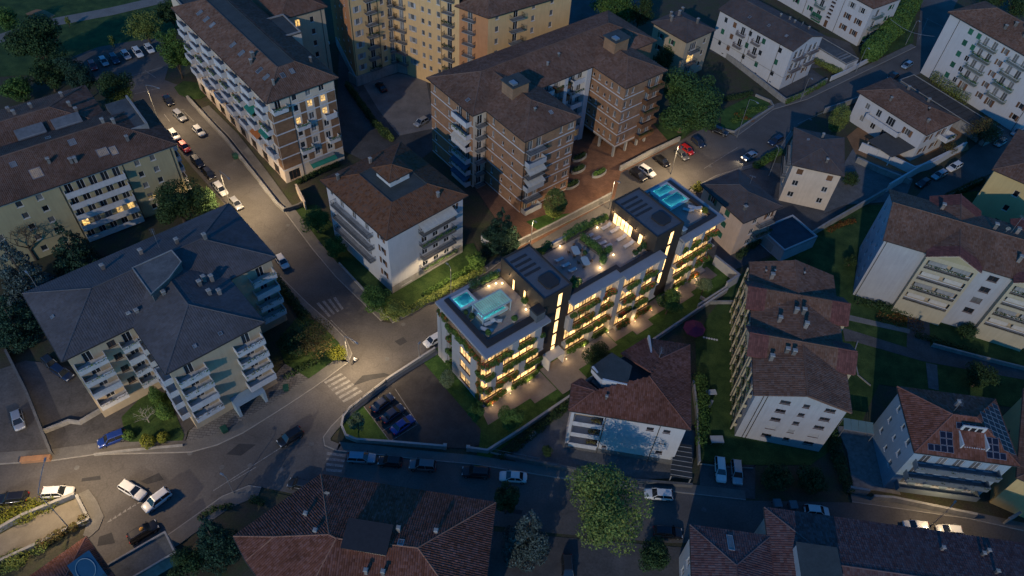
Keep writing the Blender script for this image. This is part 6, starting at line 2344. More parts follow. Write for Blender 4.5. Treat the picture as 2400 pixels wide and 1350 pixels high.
# ---- bottom left corner
b = Bld('corner_house', 'low house with dark red ribbed roof and blue-rimmed skylight in the bottom left corner', at(202, 1258, 6), math.radians(-40))
for f in b.rect(.5, -15.5, 12.5, -.5, 0, 5.9, grey_pl):
    f.win(3, 1.5, 1.2, 1.5, 'n')
    f.done()
r = Roof(b, skel(rc(0, -16, 13, 0), 6, .34), tile_red, .3, .42, .12)
blue_led = MEMIT('blue_led', (.05, .35, .8), .1, 1, 0, 0)
x, y = b.inv(205, 1338, 7.4)
MB().box(x - 2.2, y - 1.5, 6.8, x + 2.2, y + 1.5, 8.0).build('roof_dome', M('dome_blue', (.03, .10, .16), .2, .1), r.root)
mb = MB()
n = 24
for i in range(n):
    a0, a1 = 6.283 * i / n, 6.283 * (i + 1) / n
    mb.tube((x + math.cos(a0) * 1.7, y + math.sin(a0) * 1.1, 8.05), (x + math.cos(a1) * 1.7, y + math.sin(a1) * 1.1, 8.05), .05, 5)
mb.build('blue_tube', blue_led, r.root)
b = Bld('shed', 'low shed with dark flat roof and pale rim at the bottom left', at(330, 1345, 3), math.radians(41))
for f in b.rect(-6, 0, 5.0, 4, 0, 3, conc):
    f.done()
b.flat(rc(-6, 0, 5.0, 4), 3.05, flat_m, .2, .25, conc)
# ------------------------------------------------------------------ trees, shrubs, hedges
PK, ST = 'trees at the edge of the park', 'trees among the houses'
tree('huge dark round tree at the park edge in the top left corner', 82, 95, 78, 16, lf_dark, 'round', 9000, .5, group=PK)
tree('dark bushy tree between the huge park tree and the tenement roof', 110, 172, 42, 9, lf_dark, 'round', 4200, .4, group=PK)
tree('bluish slender tree beside the red parked car', 158, 158, 34, 10, lf_fir, 'round', 3600, .38, group=PK)
tree('low light-green tree at the far left edge behind the tenement', 40, 205, 40, 7, lf_mid, 'round', 3800, .38, group=PK)
tree('bluish slender tree touching the tenement roof corner', 190, 185, 32, 10, lf_fir, 'round', 3400, .38, group=PK)
tree('round dark tree between the tenement and the car park', 267, 205, 47, 10, lf_dark, 'round', 5600, .38, group=PK)
tree('loose brownish tree behind the parked white cars', 338, 58, 46, 9, lf_olive, 'round', 3200, .4, group=PK)
tree('tall narrow tree beside the end of the long corner block', 407, 118, 36, 14, lf_mid, 'round', 4800, .4, group=PK)
tree('dark tree at the top edge left of the long corner block', 400, 30, 34, 9, lf_dark, 'round', 3400, .4, group=PK)
tree('light-green young tree at the left top edge', 14, 40, 30, 8, lf_mid, 'round', 2600, .4, group=PK)
tree('thin sapling on the lawn above the parked cars', 262, 95, 9, 4, lf_olive, 'round', 300, .3, name='sapling', group=PK)
tree('thin sapling beside the park path', 158, 48, 7, 3.5, lf_olive, 'round', 260, .3, name='sapling', group=PK)
tree('big dark tree between the tenement and the grey-roofed block', 412, 465, 64, 12, lf_dark, 'round', 7000, .36, group=ST)
tree('lighter tree leaning to the parked cars beside the big dark tree', 478, 468, 40, 10, lf_dark, 'round', 5200, .34, group=ST)
tree('dark green fir between the tenement balconies and the grey roof', 168, 590, 58, 14, lf_fir, 'cone', 7500, .36, name='fir_tree', group=ST)
tree('blue-green cedar at the left edge above the grey roof', 45, 635, 58, 17, lf_blue, 'cone', 7000, .36, name='cedar_tree', group=ST)
tree('dark fir at the left edge beside the corner of the grey roof', 22, 740, 62, 12, lf_fir, 'cone', 6000, .36, name='fir_tree', group=ST)
tree('leafy shrub tree beside the garden wall of the white house', 740, 512, 38, 7, lf_mid, 'round', 4600, .27, group=ST, lo=.1)
tree('lower leafy shrub in front of the white house balconies', 783, 575, 30, 5.5, lf_mid, 'round', 3400, .27, group=ST, lo=.08)
tree('rounded green shrub at the street corner of the white house', 880, 702, 42, 5.5, lf_mid, 'round', 5200, .25, group=ST, lo=.06)
tree('second rounded shrub against the kerb at the white house corner', 925, 725, 36, 4.0, lf_olive, 'round', 3800, .24, group=ST, lo=.05)
tree('dark spreading fir behind the left core of the lit block', 1175, 538, 48, 11, lf_fir, 'cone', 7500, .34, name='fir_tree', group=ST)
tree('egg-shaped clipped green tree in the brick forecourt', 1301, 476, 31, 8.5, lf_olive, 'egg', 5200, .26, group=ST, lo=.12)
tree('small round tree at the gate behind the left core', 1116, 612, 24, 4.6, lf_mid, 'round', 2600, .24, group=ST, lo=.15)
tree('great layered green tree beside the brick complex', 1612, 232, 90, 17, lf_layer, 'round', 13000, .5, group=ST, lo=.1)
tree('dark tree between the brick roof and the great tree', 1562, 132, 32, 9, lf_dark, 'round', 3600, .36, group=ST)
tree('bright crown behind the brick complex at the top edge', 1440, 12, 60, 13, lf_mid, 'round', 5200, .45, group=ST)
tree('dark tree at the top edge behind the dark-roofed house', 1500, 25, 36, 11, lf_dark, 'round', 3000, .42, group=ST)
tree('tall clipped cypress beside the house with the brown hipped roof', 1968, 275, 25, 9, lf_olive, 'egg', 3800, .26, name='cypress_tree', group=ST, lo=.05)
tree('thin autumn-brown tree on the lane behind the terrace wall', 2312, 302, 46, 8, lf_autumn, 'round', 2600, .3, group=ST)
tree('dark tree in the top right corner', 2385, 14, 40, 10, lf_dark, 'round', 3200, .4, group=ST)
tree('tree behind the tower roof at the top right edge', 2330, -10, 40, 10, lf_dark, 'round', 2600, .42, group=ST)
tree('loose grey-brown tree on the verge at the street corner', 728, 790, 62, 7, lf_autumn, 'round', 3000, .26, group=ST)
tree('dark bushy tree behind the loose tree at the street corner', 690, 800, 40, 6, lf_dark, 'round', 3200, .28, group=ST)
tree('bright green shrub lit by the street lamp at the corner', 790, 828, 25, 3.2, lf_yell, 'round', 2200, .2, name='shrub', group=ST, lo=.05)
tree('pale round tree on the corner lawn of the lit block car park', 838, 990, 25, 4.4, lf_pale, 'round', 2600, .2, group=ST, lo=.2)
tree('slender pale tree at the left end wall of the lit block', 1048, 888, 17, 5.0, lf_pale, 'column', 1500, .2, group=ST, lo=.2)
tree('small tree at the front left corner of the lit block', 1118, 966, 23, 5.0, lf_mid, 'round', 2200, .22, group=ST, lo=.2)
tree('rounder green tree on the lawn before the lit block corner', 1197, 982, 33, 6.4, lf_mid, 'round', 4000, .24, group=ST, lo=.2)
tree('dark leafy tree at the entrance walk of the lit block', 1402, 833, 36, 6.5, lf_dark, 'round', 4400, .26, group=ST, lo=.2)
tree('leafy tree at the foot of the right core of the lit block', 1570, 706, 33, 7, lf_mid, 'round', 4200, .26, group=ST, lo=.15)
tree('pale small tree inside the right-hand court of the lit block', 1652, 668, 22, 5, lf_pale, 'round', 2000, .22, group=ST, lo=.2)
tree('huge yellow-green tree over the lower street', 1415, 1192, 106, 19, lf_olive, 'round', 8500, .36, group=ST, lo=.12, wide=1.05, seed=21)
tree('silver-blue spruce beside the huge yellow-green tree', 1238, 1248, 56, 13, lf_blue, 'cone', 7500, .3, name='spruce_tree', group=ST)
tree('dark tree between the pantiled villa and the silver spruce', 1188, 1168, 32, 9, lf_dark, 'round', 3600, .28, group=ST)
tree('dark low tree behind the black car on the lower street', 1535, 1300, 42, 7, lf_dark, 'round', 4200, .28, group=ST)
tree('bluish pine at the bank left of the pantiled villa', 498, 1262, 52, 12, lf_fir, 'cone', 5600, .3, name='pine_tree', group=ST)
tree('bushy dark tree at the bottom edge left of the villa', 435, 1322, 45, 6, lf_dark, 'round', 3600, .27, group=ST)
tree('green bush in the garden of the yellow-bay complex', 2352, 752, 34, 3.6, lf_olive, 'round', 2600, .25, name='shrub', group=ST, lo=.05)
tree('round dark bush in the garden below the yellow bays', 2272, 775, 26, 3.4, lf_dark, 'round', 2000, .25, name='shrub', group=ST, lo=.05)
tree('dark tree behind the solar-roof house at the right edge', 2300, 880, 42, 6, lf_dark, 'round', 3000, .3, group=ST)
tree('dark round shrub on the estate lawn by the pale complex', 1995, 610, 17, 3.0, lf_dark, 'round', 1400, .25, name='shrub', group=ST, lo=.05)
tree('dark shrub mass between the long white block and the lower street', 1822, 1115, 40, 4.0, lf_dark, 'round', 3800, .27, name='shrub', group=ST, lo=.04)
tree('second dark shrub mass left of the stone terrace', 1905, 1120, 40, 4.2, lf_dark, 'round', 3800, .27, name='shrub', group=ST, lo=.04)
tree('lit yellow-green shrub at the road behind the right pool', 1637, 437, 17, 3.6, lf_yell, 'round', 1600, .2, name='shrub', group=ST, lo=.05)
tree('dark bush beside the driveway of the cream house', 1993, 415, 22, 4.0, lf_dark, 'round', 1600, .26, name='shrub', group=ST, lo=.05)
tree('low dark bush beside the house terrace gate on the lower street', 1282, 1058, 15, 2.6, lf_dark, 'round', 1100, .2, name='shrub', group=ST, lo=.05)
tree('sparse reddish tree by the terrace wall corner', 2225, 345, 24, 4.0, lf_autumn, 'round', 900, .25, group=ST)
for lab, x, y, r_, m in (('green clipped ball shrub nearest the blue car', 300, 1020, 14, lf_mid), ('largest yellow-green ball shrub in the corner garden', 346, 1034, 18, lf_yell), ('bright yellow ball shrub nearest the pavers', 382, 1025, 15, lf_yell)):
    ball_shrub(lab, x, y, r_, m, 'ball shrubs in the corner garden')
for lab, x, y, r_, h in (('tall dark clipped conifer in the corner garden', 365, 928, 15, 5.0), ('lower dark clipped conifer behind the ball shrubs', 385, 962, 19, 3.4)):
    tree(lab, x, y, r_, h, lf_mid, 'column', 2200, .2, name='clipped_conifer', lo=.04, group='clipped conifers in the corner garden')

def bare_tree(label, px, py, h, spread, mat, seed, cat='tree', depth=4):
    c = at(px, py)
    t = thing('bare_tree', label, cat, (c.x, c.y, 0))
    rng = random.Random(seed)
    tr, br = MB(), MB()
    tr.tube((0, 0, 0), (0, 0, h * .3), h * .022, 6, h * .016)
    def grow(p, d, L, r, k):
        q = p + d * L
        br.tube(p, q, r, 5 if k > 2 else 4, r * .62)
        if k == 0:
            return
        for i in range(3):
            e = Vector((rng.uniform(-1, 1), rng.uniform(-1, 1), rng.uniform(-.2, .9))).normalized()
            grow(q, (d * .75 + e * .75).normalized(), L * rng.uniform(.62, .8), r * .6, k - 1)
    for i in range(5):
        a = 6.283 * i / 5 + rng.random()
        grow(Vector((0, 0, h * (.24 + .015 * i))), Vector((math.cos(a) * spread, math.sin(a) * spread, 1)).normalized(), h * .2, h * .012, depth)
    tr.build('trunk', mat, t)
    br.build('branches', mat, t)
    return t
bare_tree('tall bare tree with fine branches before the tenement wall', 85, 610, 12, .8, bark, 3)
bare_tree('bare white-barked tree in the corner garden', 350, 990, 4.5, 1.0, bark_pale, 5, depth=3)
bare_tree('bare leaning tree at the right edge before the brown tree', 2300, 345, 6, 1.0, bark, 8, depth=3)

hedge('flowering hedge along the kerb of the white house garden', [(945, 740), (985, 718), (1040, 688), (1085, 664), (1128, 640)], 1.6, 1.6, lf_olive, 150)
hedge('low shrubs along the base of the white house wall', [(1000, 690), (1060, 655), (1100, 632)], 1.2, 1.2, lf_mid, 150)
hedge('dark hedge in the courtyard behind the white house', [(815, 205), (880, 295), (905, 325)], 1.6, 1.8, lf_dark, 100)
hedge('lighter end of the courtyard hedge', [(890, 300), (918, 330)], 1.7, 1.6, lf_olive, 120)
hedge('shrub row in front of the long corner block end', [(700, 430), (740, 410), (790, 390)], 1.4, 1.2, lf_dark, 120)
hedge('tall hedge along the avenue at the top right', [(2035, 140), (2065, 105), (2095, 75), (2118, 35), (2130, 0)], 6.0, 6.5, lf_mid, 40, size=.4)
hedge('hedge between the avenue parking and the peach house', [(1772, 393), (1800, 376), (1822, 362)], 2.2, 1.8, lf_mid, 120)
hedge('thin hedge on the garden wall of the long white house', [(1842, 245), (1890, 222), (1930, 200)], .9, 1.9, lf_mid, 90)
hedge('hedge beside the flat garage between the white houses', [(1912, 150), (1945, 165), (1965, 175)], 2.0, 1.8, lf_olive, 110)
hedge('orange ground cover on the avenue garden plot', [(1728, 270), (1745, 277), (1760, 282)], 1.6, .4, lf_orange, 120, cat='ground cover', name='ground_cover')
hedge('clipped hedge block on the avenue garden plot', [(1722, 285), (1745, 265), (1790, 255)], 2.4, .9, lf_mid, 90)
hedge('dark hedge on the avenue garden plot by the great tree', [(1700, 235), (1740, 228), (1758, 222)], 1.6, 1.3, lf_dark, 100)
hedge('yellow ivy bank along the ramp at the left bottom edge', [(-60, 1245), (0, 1220), (60, 1200), (110, 1180)], 4.0, 1.2, lf_yell, 60, name='ivy_bank')
hedge('green ivy bank outside the ramp in the bottom left corner', [(-20, 1345), (40, 1315), (95, 1285)], 3.0, 1.2, lf_olive, 70, name='ivy_bank')
hedge('amber hedge along the ramp wall', [(100, 1280), (140, 1258), (175, 1238), (198, 1222)], 1.5, 1.3, lf_autumn, 150)
hedge('orange ground cover below the yellow-bay complex', [(2070, 745), (2105, 752), (2140, 762)], 3.6, .6, lf_orange, 60, cat='ground cover', name='ground_cover')
hedge('shrub border along the foot of the pale complex', [(2010, 712), (2060, 720), (2130, 735)], 2.0, 1.3, lf_dark, 80)
hedge('orange flower strip on the estate lawn by the garage', [(1945, 540), (1975, 525), (2000, 518)], 1.6, .5, lf_orange, 90, cat='ground cover', name='ground_cover')
hedge('tangled garden shrubs between the terrace house and the long block', [(1636, 895), (1645, 940), (1645, 985), (1640, 1040)], 2.4, 2.0, lf_mid, 80)
hedge('dark hedge along the outer side of the long pale wall', [(1180, 1070), (1240, 1025), (1320, 960), (1345, 935)], 1.8, 1.2, lf_dark, 90)
hedge('dark hedge beside the street in front of the grey-roofed block', [(645, 655), (680, 700), (715, 745)], 2.0, 1.4, lf_dark, 90)
hedge('roof-edge greenery on the end of the white tower garage', [(2180, 190), (2240, 235), (2260, 245)], 1.2, 3.7, lf_olive, 50)
hedge('low bushes on the bank beside the pine', [(470, 1215), (500, 1195), (540, 1188)], 1.0, .8, lf_dark, 100)
hedge('low bushes on the bank by the villa eaves', [(595, 1172), (612, 1180)], 1.2, .8, lf_dark, 100)
hedge('row of small bushes on the verge by the street corner', [(675, 885), (705, 868), (740, 850)], 1.3, 1.0, lf_dark, 90)
hedge('shrubs at the foot of the peach house', [(1730, 605), (1760, 580), (1790, 560)], 1.5, 1.6, lf_dark, 90)
hedge('dark hedge along the drive of the yellow-bay complex', [(2150, 790), (2185, 800), (2280, 830)], 1.5, 1.2, lf_dark, 80)
hedge('dark greenery beside the stone terrace', [(1945, 1010), (1960, 1080), (1985, 1150)], 2.2, 1.6, lf_dark, 70)
hedge('dark hedge behind the parking lane', [(2180, 480), (2240, 455), (2300, 425)], 1.6, 1.4, lf_dark, 80)

# ------------------------------------------------------------------ walls and fences
bwall('pale retaining wall curving along the side street', [(440, 232), (470, 265), (530, 330), (590, 405), (650, 482), (668, 497)], .9, .5, conc, .06, name='street_wall')
bwall('grey ramp wall of the garage drive beside the corner block', [(668, 497), (700, 487), (715, 478)], 1.0, .3, conc_dark, .06)
bwall('white garden wall of the white house facing the side street', [(697, 450), (712, 480), (718, 492)], 2.2, .3, cream_pl, .08)
bwall('low kerb wall round the white house garden', [(795, 620), (850, 680), (905, 742), (930, 752), (1013, 704), (1090, 660), (1143, 632)], .6, .25, conc, .05)
bwall('stone forecourt wall between the brick complex and the avenue', [(1213, 575), (1300, 532), (1432, 462)], 1.3, .35, conc, .08, name='forecourt_wall')
bwall('upper forecourt wall behind the parked cars', [(1452, 400), (1520, 364), (1592, 330)], 1.2, .35, conc, .08, name='forecourt_wall')
bwall('white gate wall of the white house', [(1128, 565), (1160, 590), (1180, 592)], 1.6, .25, white_pl, .06)
bwall('panelled white wall of the long white house along the avenue', [(1668, 110), (1700, 135), (1838, 243), (1880, 228), (1935, 195)], 1.5, .3, conc, .06)
bwall('white wall beside the flat garage on the avenue', [(1945, 190), (1985, 172), (2035, 145)], 1.4, .25, white_pl, .05)
bwall('low wall of the avenue garden plot', [(1690, 305), (1720, 312), (1760, 285), (1812, 252), (1805, 240), (1770, 225)], .6, .25, conc, .05)
bwall('pale wall along the avenue below the tower', [(1930, 265), (1990, 245), (2040, 225)], 1.5, .25, conc, .05)
bwall('long pale wall from the garage to the lane behind the cream house', [(1838, 592), (1940, 530), (2010, 490), (2070, 455)], 1.6, .3, conc, .08)
bwall('white wall along the parking lane', [(2075, 450), (2150, 405), (2255, 352)], 2.4, .3, white_pl, .08)
bwall('dark lane kerb wall opposite the white parked cars', [(2120, 492), (2160, 492), (2300, 425)], .8, .25, conc, .05)
bwall('dark garden wall left of the yard with the silver car', [(20, 830), (70, 930), (125, 1068)], 1.4, .3, conc_dark, .06)
bwall('low wall with gate across the grey-roofed block yard', [(100, 1018), (165, 992), (190, 995), (240, 965)], 1.0, .25, conc, .06)
bwall('brown planter wall at the yard entrance on the main road', [(52, 1082), (122, 1076)], .8, .8, brick_red, .05, name='planter_wall')
bwall('short white kerb wall along the corner garden', [(222, 1068), (300, 1058), (430, 1046)], .5, .2, conc, .04)
bwall('retaining wall of the ramp on its street side', [(-40, 1268), (60, 1212), (180, 1163)], 1.0, .35, conc, .08, name='ramp_wall')
bwall('retaining wall of the ramp on its garden side', [(-20, 1330), (100, 1275), (170, 1240), (212, 1222)], .9, .3, conc, .06, name='ramp_wall')
bwall('end wall closing the ramp at the traffic island', [(183, 1165), (212, 1222)], .8, .3, conc, .06, name='ramp_wall')
sheet('ramp', [(-40, 1275), (60, 1220), (182, 1168), (210, 1222), (170, 1238), (100, 1272), (-20, 1328)], .06, M('ramp_concrete', (.17, .15, .115), .9, .2, .5, .1, 5), .1)
bwall('pale street wall of the solar-roof house', [(2040, 1172), (2085, 1175), (2280, 1215)], 1.5, .3, conc, .08)
bwall('street wall with gate posts beside the stone terrace', [(1985, 1152), (2030, 1160)], 1.6, .3, conc, .1)
bwall('angled gate wall at the right end of the solar-roof house', [(2350, 1228), (2378, 1212)], 1.8, .3, conc, .1)
bwall('white wall between the house terrace and the garden of the long block', [(1622, 900), (1630, 960), (1636, 1090)], 1.2, .25, conc, .06)
bwall('dark street wall of the house before the lit block', [(1180, 1072), (1260, 1088), (1330, 1102), (1440, 1128), (1620, 1142)], 1.0, .3, conc_dark, .06)
bwall('pale boundary wall between the parcel and the gardens', [(1640, 700), (1660, 712), (1720, 712)], .8, .25, conc, .05)
bwall('side kerb wall of the estate drive', [(2182, 812), (2280, 838), (2400, 868)], .9, .25, conc, .05)
bwall('curved kerb round the estate lawn', [(2010, 800), (2000, 830), (2010, 880), (2040, 905)], .25, .2, conc, .0, name='lawn_kerb')
fence('steel railing fence on the street before the terrace house', [(1150, 1062), (1200, 1072), (1262, 1084)], 1.5, steel)
fence('steel fence on the wall beside the junction', [(808, 976), (850, 940), (905, 900)], 1.3, iron)
fence('fence with white gate behind the fir on the avenue', [(1180, 592), (1213, 577)], 1.6, frame_w)
fence('railing of the yard beside the basement drive', [(1640, 1088), (1700, 1095), (1765, 1098)], 1.2, iron)
# ------------------------------------------------------------------ cars
def paintm(name, col, metal=.3):
    return M('paint_' + name, col, .35, .06, 2.0, metal=metal, coat=.5, spec=.5)
PAINT = {'white': paintm('white', (.62, .62, .60), 0), 'silver': paintm('silver', (.36, .37, .38), .5), 'grey': paintm('grey', (.14, .145, .15), .4),
         'black': paintm('black', (.012, .012, .014), .2), 'blue': paintm('blue', (.015, .045, .22), .3), 'navy': paintm('navy', (.018, .028, .06), .3),
         'red': paintm('red', (.38, .015, .015), .1), 'dark': paintm('dark', (.03, .033, .038), .3), 'sky': paintm('sky', (.22, .30, .36), .4)}
tyre_m = M('tyre', (.015, .015, .015), .9, .1)
rim_m = M('rim', (.30, .30, .31), .4, .1, metal=.7)
cglass = M('car_glass', (.014, .017, .02), .06, .1, 1, spec=.7)
head_m = M('headlamp', (.55, .55, .52), .2, .05)
tail_m = M('tail_lamp', (.30, .01, .01), .3, .05)
CARS = {  # length, half width, height, roof rear/front, base rear/front, rear deck height
    'hatch': (4.0, .86, 1.47, -1.55, .35, -1.9, 1.05, .92), 'sedan': (4.5, .88, 1.42, -1.0, .40, -1.62, 1.15, .93), 'suv': (4.4, .90, 1.64, -1.85, .45, -2.08, 1.1, 1.0),
    'wagon': (4.6, .89, 1.50, -1.9, .40, -2.18, 1.1, .94), 'van': (4.7, .94, 1.86, -2.1, 1.2, -2.25, 1.75, 1.05), 'coupe': (4.3, .88, 1.34, -.7, .30, -1.7, 1.05, .88)}

def car_meshes(kind):
    L, w, H, r0, r1, b0, b1, belt = CARS[kind]
    h = L / 2
    xs = [-h, -h + .08, -h + .35, -h * .45, 0, b1 * .9, h - .55, h - .2, h - .04, h]
    hw = [.72, .9, .97, 1, 1, 1, .98, .93, .82, .66]
    tz = [.62, belt - .08, belt, belt + .01, belt, belt - .02, belt - .12, belt - .2, belt - .3, belt - .38]
    bz = [.42, .3, .22, .2, .2, .2, .22, .26, .34, .4]
    mb = MB()
    rings = []
    for x, a, t, b in zip(xs, hw, tz, bz):
        ww = w * a
        m = (t + b) / 2
        ring = [(x, -ww * .88, b), (x, -ww, b + .14), (x, -ww, m + .08), (x, -ww * .95, t - .05), (x, -ww * .62, t), (x, ww * .62, t), (x, ww * .95, t - .05), (x, ww, m + .08), (x, ww, b + .14), (x, ww * .88, b)]
        rings.append(ring)
    n = 10
    vs = [p for r in rings for p in r]
    fs = [tuple(range(n)), tuple(range((len(rings) - 1) * n, len(rings) * n))[::-1]]
    for i in range(len(rings) - 1):
        for j in range(n):
            k = (j + 1) % n
            fs.append((i * n + j, (i + 1) * n + j, (i + 1) * n + k, i * n + k))
    mb.add(vs, fs)
    wx = (-h + .78, h - .82)
    out = {'body': mb.me('body', PAINT['white'], True)}
    wb, wt = w * .90, w * .70
    B = [(b0, -wb), (b1, -wb), (b1, wb), (b0, wb)]
    T = [(r0, -wt), (r1, -wt), (r1, wt), (r0, wt)]
    zb, zt = belt - .04, H - .05
    rf = MB()
    cx = (r0 + r1) / 2
    rf.add([(r0, -wt, zt), (r1, -wt, zt), (r1, wt, zt), (r0, wt, zt), (r0 + .12, -wt * .86, H), (r1 - .15, -wt * .86, H), (r1 - .15, wt * .86, H), (r0 + .12, wt * .86, H)],
           [(0, 3, 2, 1), (4, 5, 6, 7), (0, 1, 5, 4), (1, 2, 6, 5), (2, 3, 7, 6), (3, 0, 4, 7)])
    for (p, q) in zip(B, T):
        rf.tube((p[0], p[1], zb), (q[0], q[1], zt + .01), .05, 5)
    mx = (b0 + b1) / 2 - .1
    for s in (-1, 1):
        rf.tube((mx, s * (wb + .005), zb), (mx * .8, s * (wt + .005), zt), .045, 5)
    out['roof'] = rf.me('roof', PAINT['white'])
    def q4(a, b_, c, d):
        mm = MB().add([a, b_, c, d], [(0, 1, 2, 3)])
        return mm
    out['windscreen'] = q4((b1, -wb, zb), (b1, wb, zb), (r1, wt, zt), (r1, -wt, zt)).me('windscreen', cglass)
    out['rear_window'] = q4((b0, wb, zb), (b0, -wb, zb), (r0, -wt, zt), (r0, wt, zt)).me('rear_window', cglass)
    out['side_window'] = [q4((b0, -wb, zb), (b1, -wb, zb), (r1, -wt, zt), (r0, -wt, zt)).me('side_window', cglass), q4((b1, wb, zb), (b0, wb, zb), (r0, wt, zt), (r1, wt, zt)).me('side_window', cglass)]
    wr = .32 if H < 1.6 else .36
    ty = MB()
    prof = [(wr * .62, -.11), (wr * .95, -.11), (wr, -.07), (wr, .07), (wr * .95, .11), (wr * .62, .11)]
    k = 16
    vs = []
    for r_, y in prof:
        for i in range(k):
            a = 6.283 * i / k
            vs.append((r_ * math.cos(a), y, r_ * math.sin(a)))
    ty.add(vs, [(m_ * k + i, m_ * k + (i + 1) % k, (m_ + 1) * k + (i + 1) % k, (m_ + 1) * k + i) for m_ in range(len(prof) - 1) for i in range(k)])
    out['wheel'] = ty.me('wheel', tyre_m, True)
    rm = MB().tube((0, -.10, 0), (0, .10, 0), wr * .62, 12)
    for i in range(5):
        a = 6.283 * i / 5
        rm.box(-.02, -.115, 0, .02, .115, wr * .6)
    out['rim'] = rm.me('rim', rim_m)
    out['wx'], out['wr'], out['w'], out['h'], out['belt'] = wx, wr, w, h, belt
    out['headlight'] = MB().add([(0, -.2, -.07), (0, .2, -.07), (-.08, .2, .08), (-.08, -.2, .08), (-.14, -.2, -.07), (-.14, .2, -.07), (-.2, .2, .07), (-.2, -.2, .07)], [(0, 1, 2, 3), (7, 6, 5, 4), (0, 4, 5, 1), (1, 5, 6, 2), (2, 6, 7, 3), (3, 7, 4, 0)]).me('headlight', head_m)
    out['tail_light'] = MB().box(-.06, -.13, -.1, .1, .13, .12).me('tail_light', tail_m)
    out['mirror'] = MB().taper(-.09, -.1, .09, .1, -.06, .08, .03).me('mirror', tyre_m)
    return out
CM = {}
GRP = 'parked and passing cars'
beam = MEMIT('headlamp_on', (1.0, .8, .5), 12.0, 1, 0, 0)
def car(label, px, py, hx, hy, kind, col, lit=False, group=GRP, z=0.0):
    """px, py: middle of the car in the picture; hx, hy: the way its nose points there"""
    if kind not in CM:
        CM[kind] = car_meshes(kind)
    m = CM[kind]
    c = at(px, py, .7)
    d = at(px + hx * 20, py + hy * 20, .7) - c
    t = thing({'hatch': 'hatchback_car', 'sedan': 'saloon_car', 'suv': 'sport_utility_car', 'wagon': 'estate_car', 'van': 'van', 'coupe': 'coupe_car'}[kind], label, 'van' if kind == 'van' else 'car', (c.x, c.y, z + .012), math.atan2(d.y, d.x), group)
    for nm in ('body', 'roof'):
        o = ob(nm, m[nm], t)
        o.material_slots[0].link = 'OBJECT'
        o.material_slots[0].material = PAINT[col]
    ob('windscreen', m['windscreen'], t)
    ob('rear_window', m['rear_window'], t)
    for s in m['side_window']:
        ob('side_window', s, t)
    for x in m['wx']:
        for s in (-1, 1):
            wh = ob('wheel', m['wheel'], t, (x, s * (m['w'] - .09), m['wr']))
            ob('rim', m['rim'], wh)
    for s in (-1, 1):
        o = ob('headlight', m['headlight'], t, (m['h'] - .06, s * m['w'] * .62, m['belt'] - .38 + .1))
        if lit:
            o.material_slots[0].link = 'OBJECT'
            o.material_slots[0].material = beam
        ob('tail_light', m['tail_light'], t, (-m['h'] + .04, s * m['w'] * .66, m['belt'] - .2))
        ob('mirror', m['mirror'], t, (CARS[kind][6] - .25, s * (m['w'] + .08), m['belt'] + .05))
    if lit:
        for s in (-1, 1):
            ld = bpy.data.lights.new('headlamp_beam', 'SPOT')
            ld.energy = 250
            ld.color = (1.0, .82, .55)
            ld.spot_size = math.radians(70)
            ld.spot_blend = .7
            lo = bpy.data.objects.new('headlamp_beam', ld)
            COL.objects.link(lo)
            lo.parent = t
            lo.location = (m['h'] + .05, s * m['w'] * .62, .62)
            lo.rotation_euler = (math.radians(76), 0, math.radians(-90))
    return t
# park car park
car('red car at the left end of the row by the park', 217, 153, .5, .9, 'hatch', 'red')
car('silver car next to the red car in the park row', 243, 143, .6, .85, 'hatch', 'silver')
car('navy car between the two silver cars in the park row', 268, 137, .6, .85, 'wagon', 'navy')
car('silver car third from the right in the park row', 295, 128, .65, .8, 'hatch', 'silver')
car('white estate car second from the right in the park row', 323, 122, .65, .8, 'wagon', 'white')
car('white car at the right end of the park row', 350, 113, .65, .8, 'hatch', 'white')
# side street
car('black car turning into the side street by the round lawn', 394, 234, .6, .85, 'sedan', 'black')
car('silver sport utility car coming down the side street', 421, 271, .75, .65, 'suv', 'silver')
car('white car driving down the middle of the side street', 466, 306, .75, .75, 'hatch', 'white')
car('white car parked behind the red one on the side street', 408, 315, .65, .75, 'hatch', 'white')
car('bright red car parked on the side street', 432, 343, .7, .75, 'hatch', 'red')
car('black estate car parked below the red car', 463, 378, .7, .8, 'wagon', 'black')
car('black car parked second below the red car', 490, 406, .7, .8, 'hatch', 'black')
car('white car parked beside the lit street lamp', 517, 443, .7, .8, 'suv', 'white')
car('silver car parked just past the lit street lamp', 553, 476, .7, .8, 'hatch', 'silver')
car('pale car parked at the corner of the grey roof', 661, 612, .6, .85, 'hatch', 'white')
# avenue
car('dark car nearest the avenue garden plot', 1687, 307, .9, .35, 'suv', 'black')
car('blue car half under the great tree', 1636, 333, .7, .6, 'hatch', 'navy')
car('red car parked under the great tree', 1610, 350, .85, .6, 'hatch', 'red')
car('dark car parked beside the red one', 1598, 362, .75, .65, 'hatch', 'grey')
car('black car parked alone between the bays on the avenue', 1553, 377, .8, .6, 'hatch', 'black')
car('white sport utility car parked by the right pool', 1517, 401, .85, .55, 'suv', 'white')
car('black car parked against the white one by the right pool', 1496, 409, .85, .6, 'wagon', 'black')
car('silver car with lit headlights on the avenue', 1757, 365, -.85, .45, 'sedan', 'silver', lit=True)
car('dark blue estate car behind the car with lit headlights', 1818, 329, -.85, .5, 'wagon', 'navy')
car('pale blue car on the avenue beside the tower', 2126, 152, -.8, .5, 'hatch', 'sky')
car('black car in the shade at the foot of the tower', 2094, 178, -.85, .5, 'sedan', 'black')
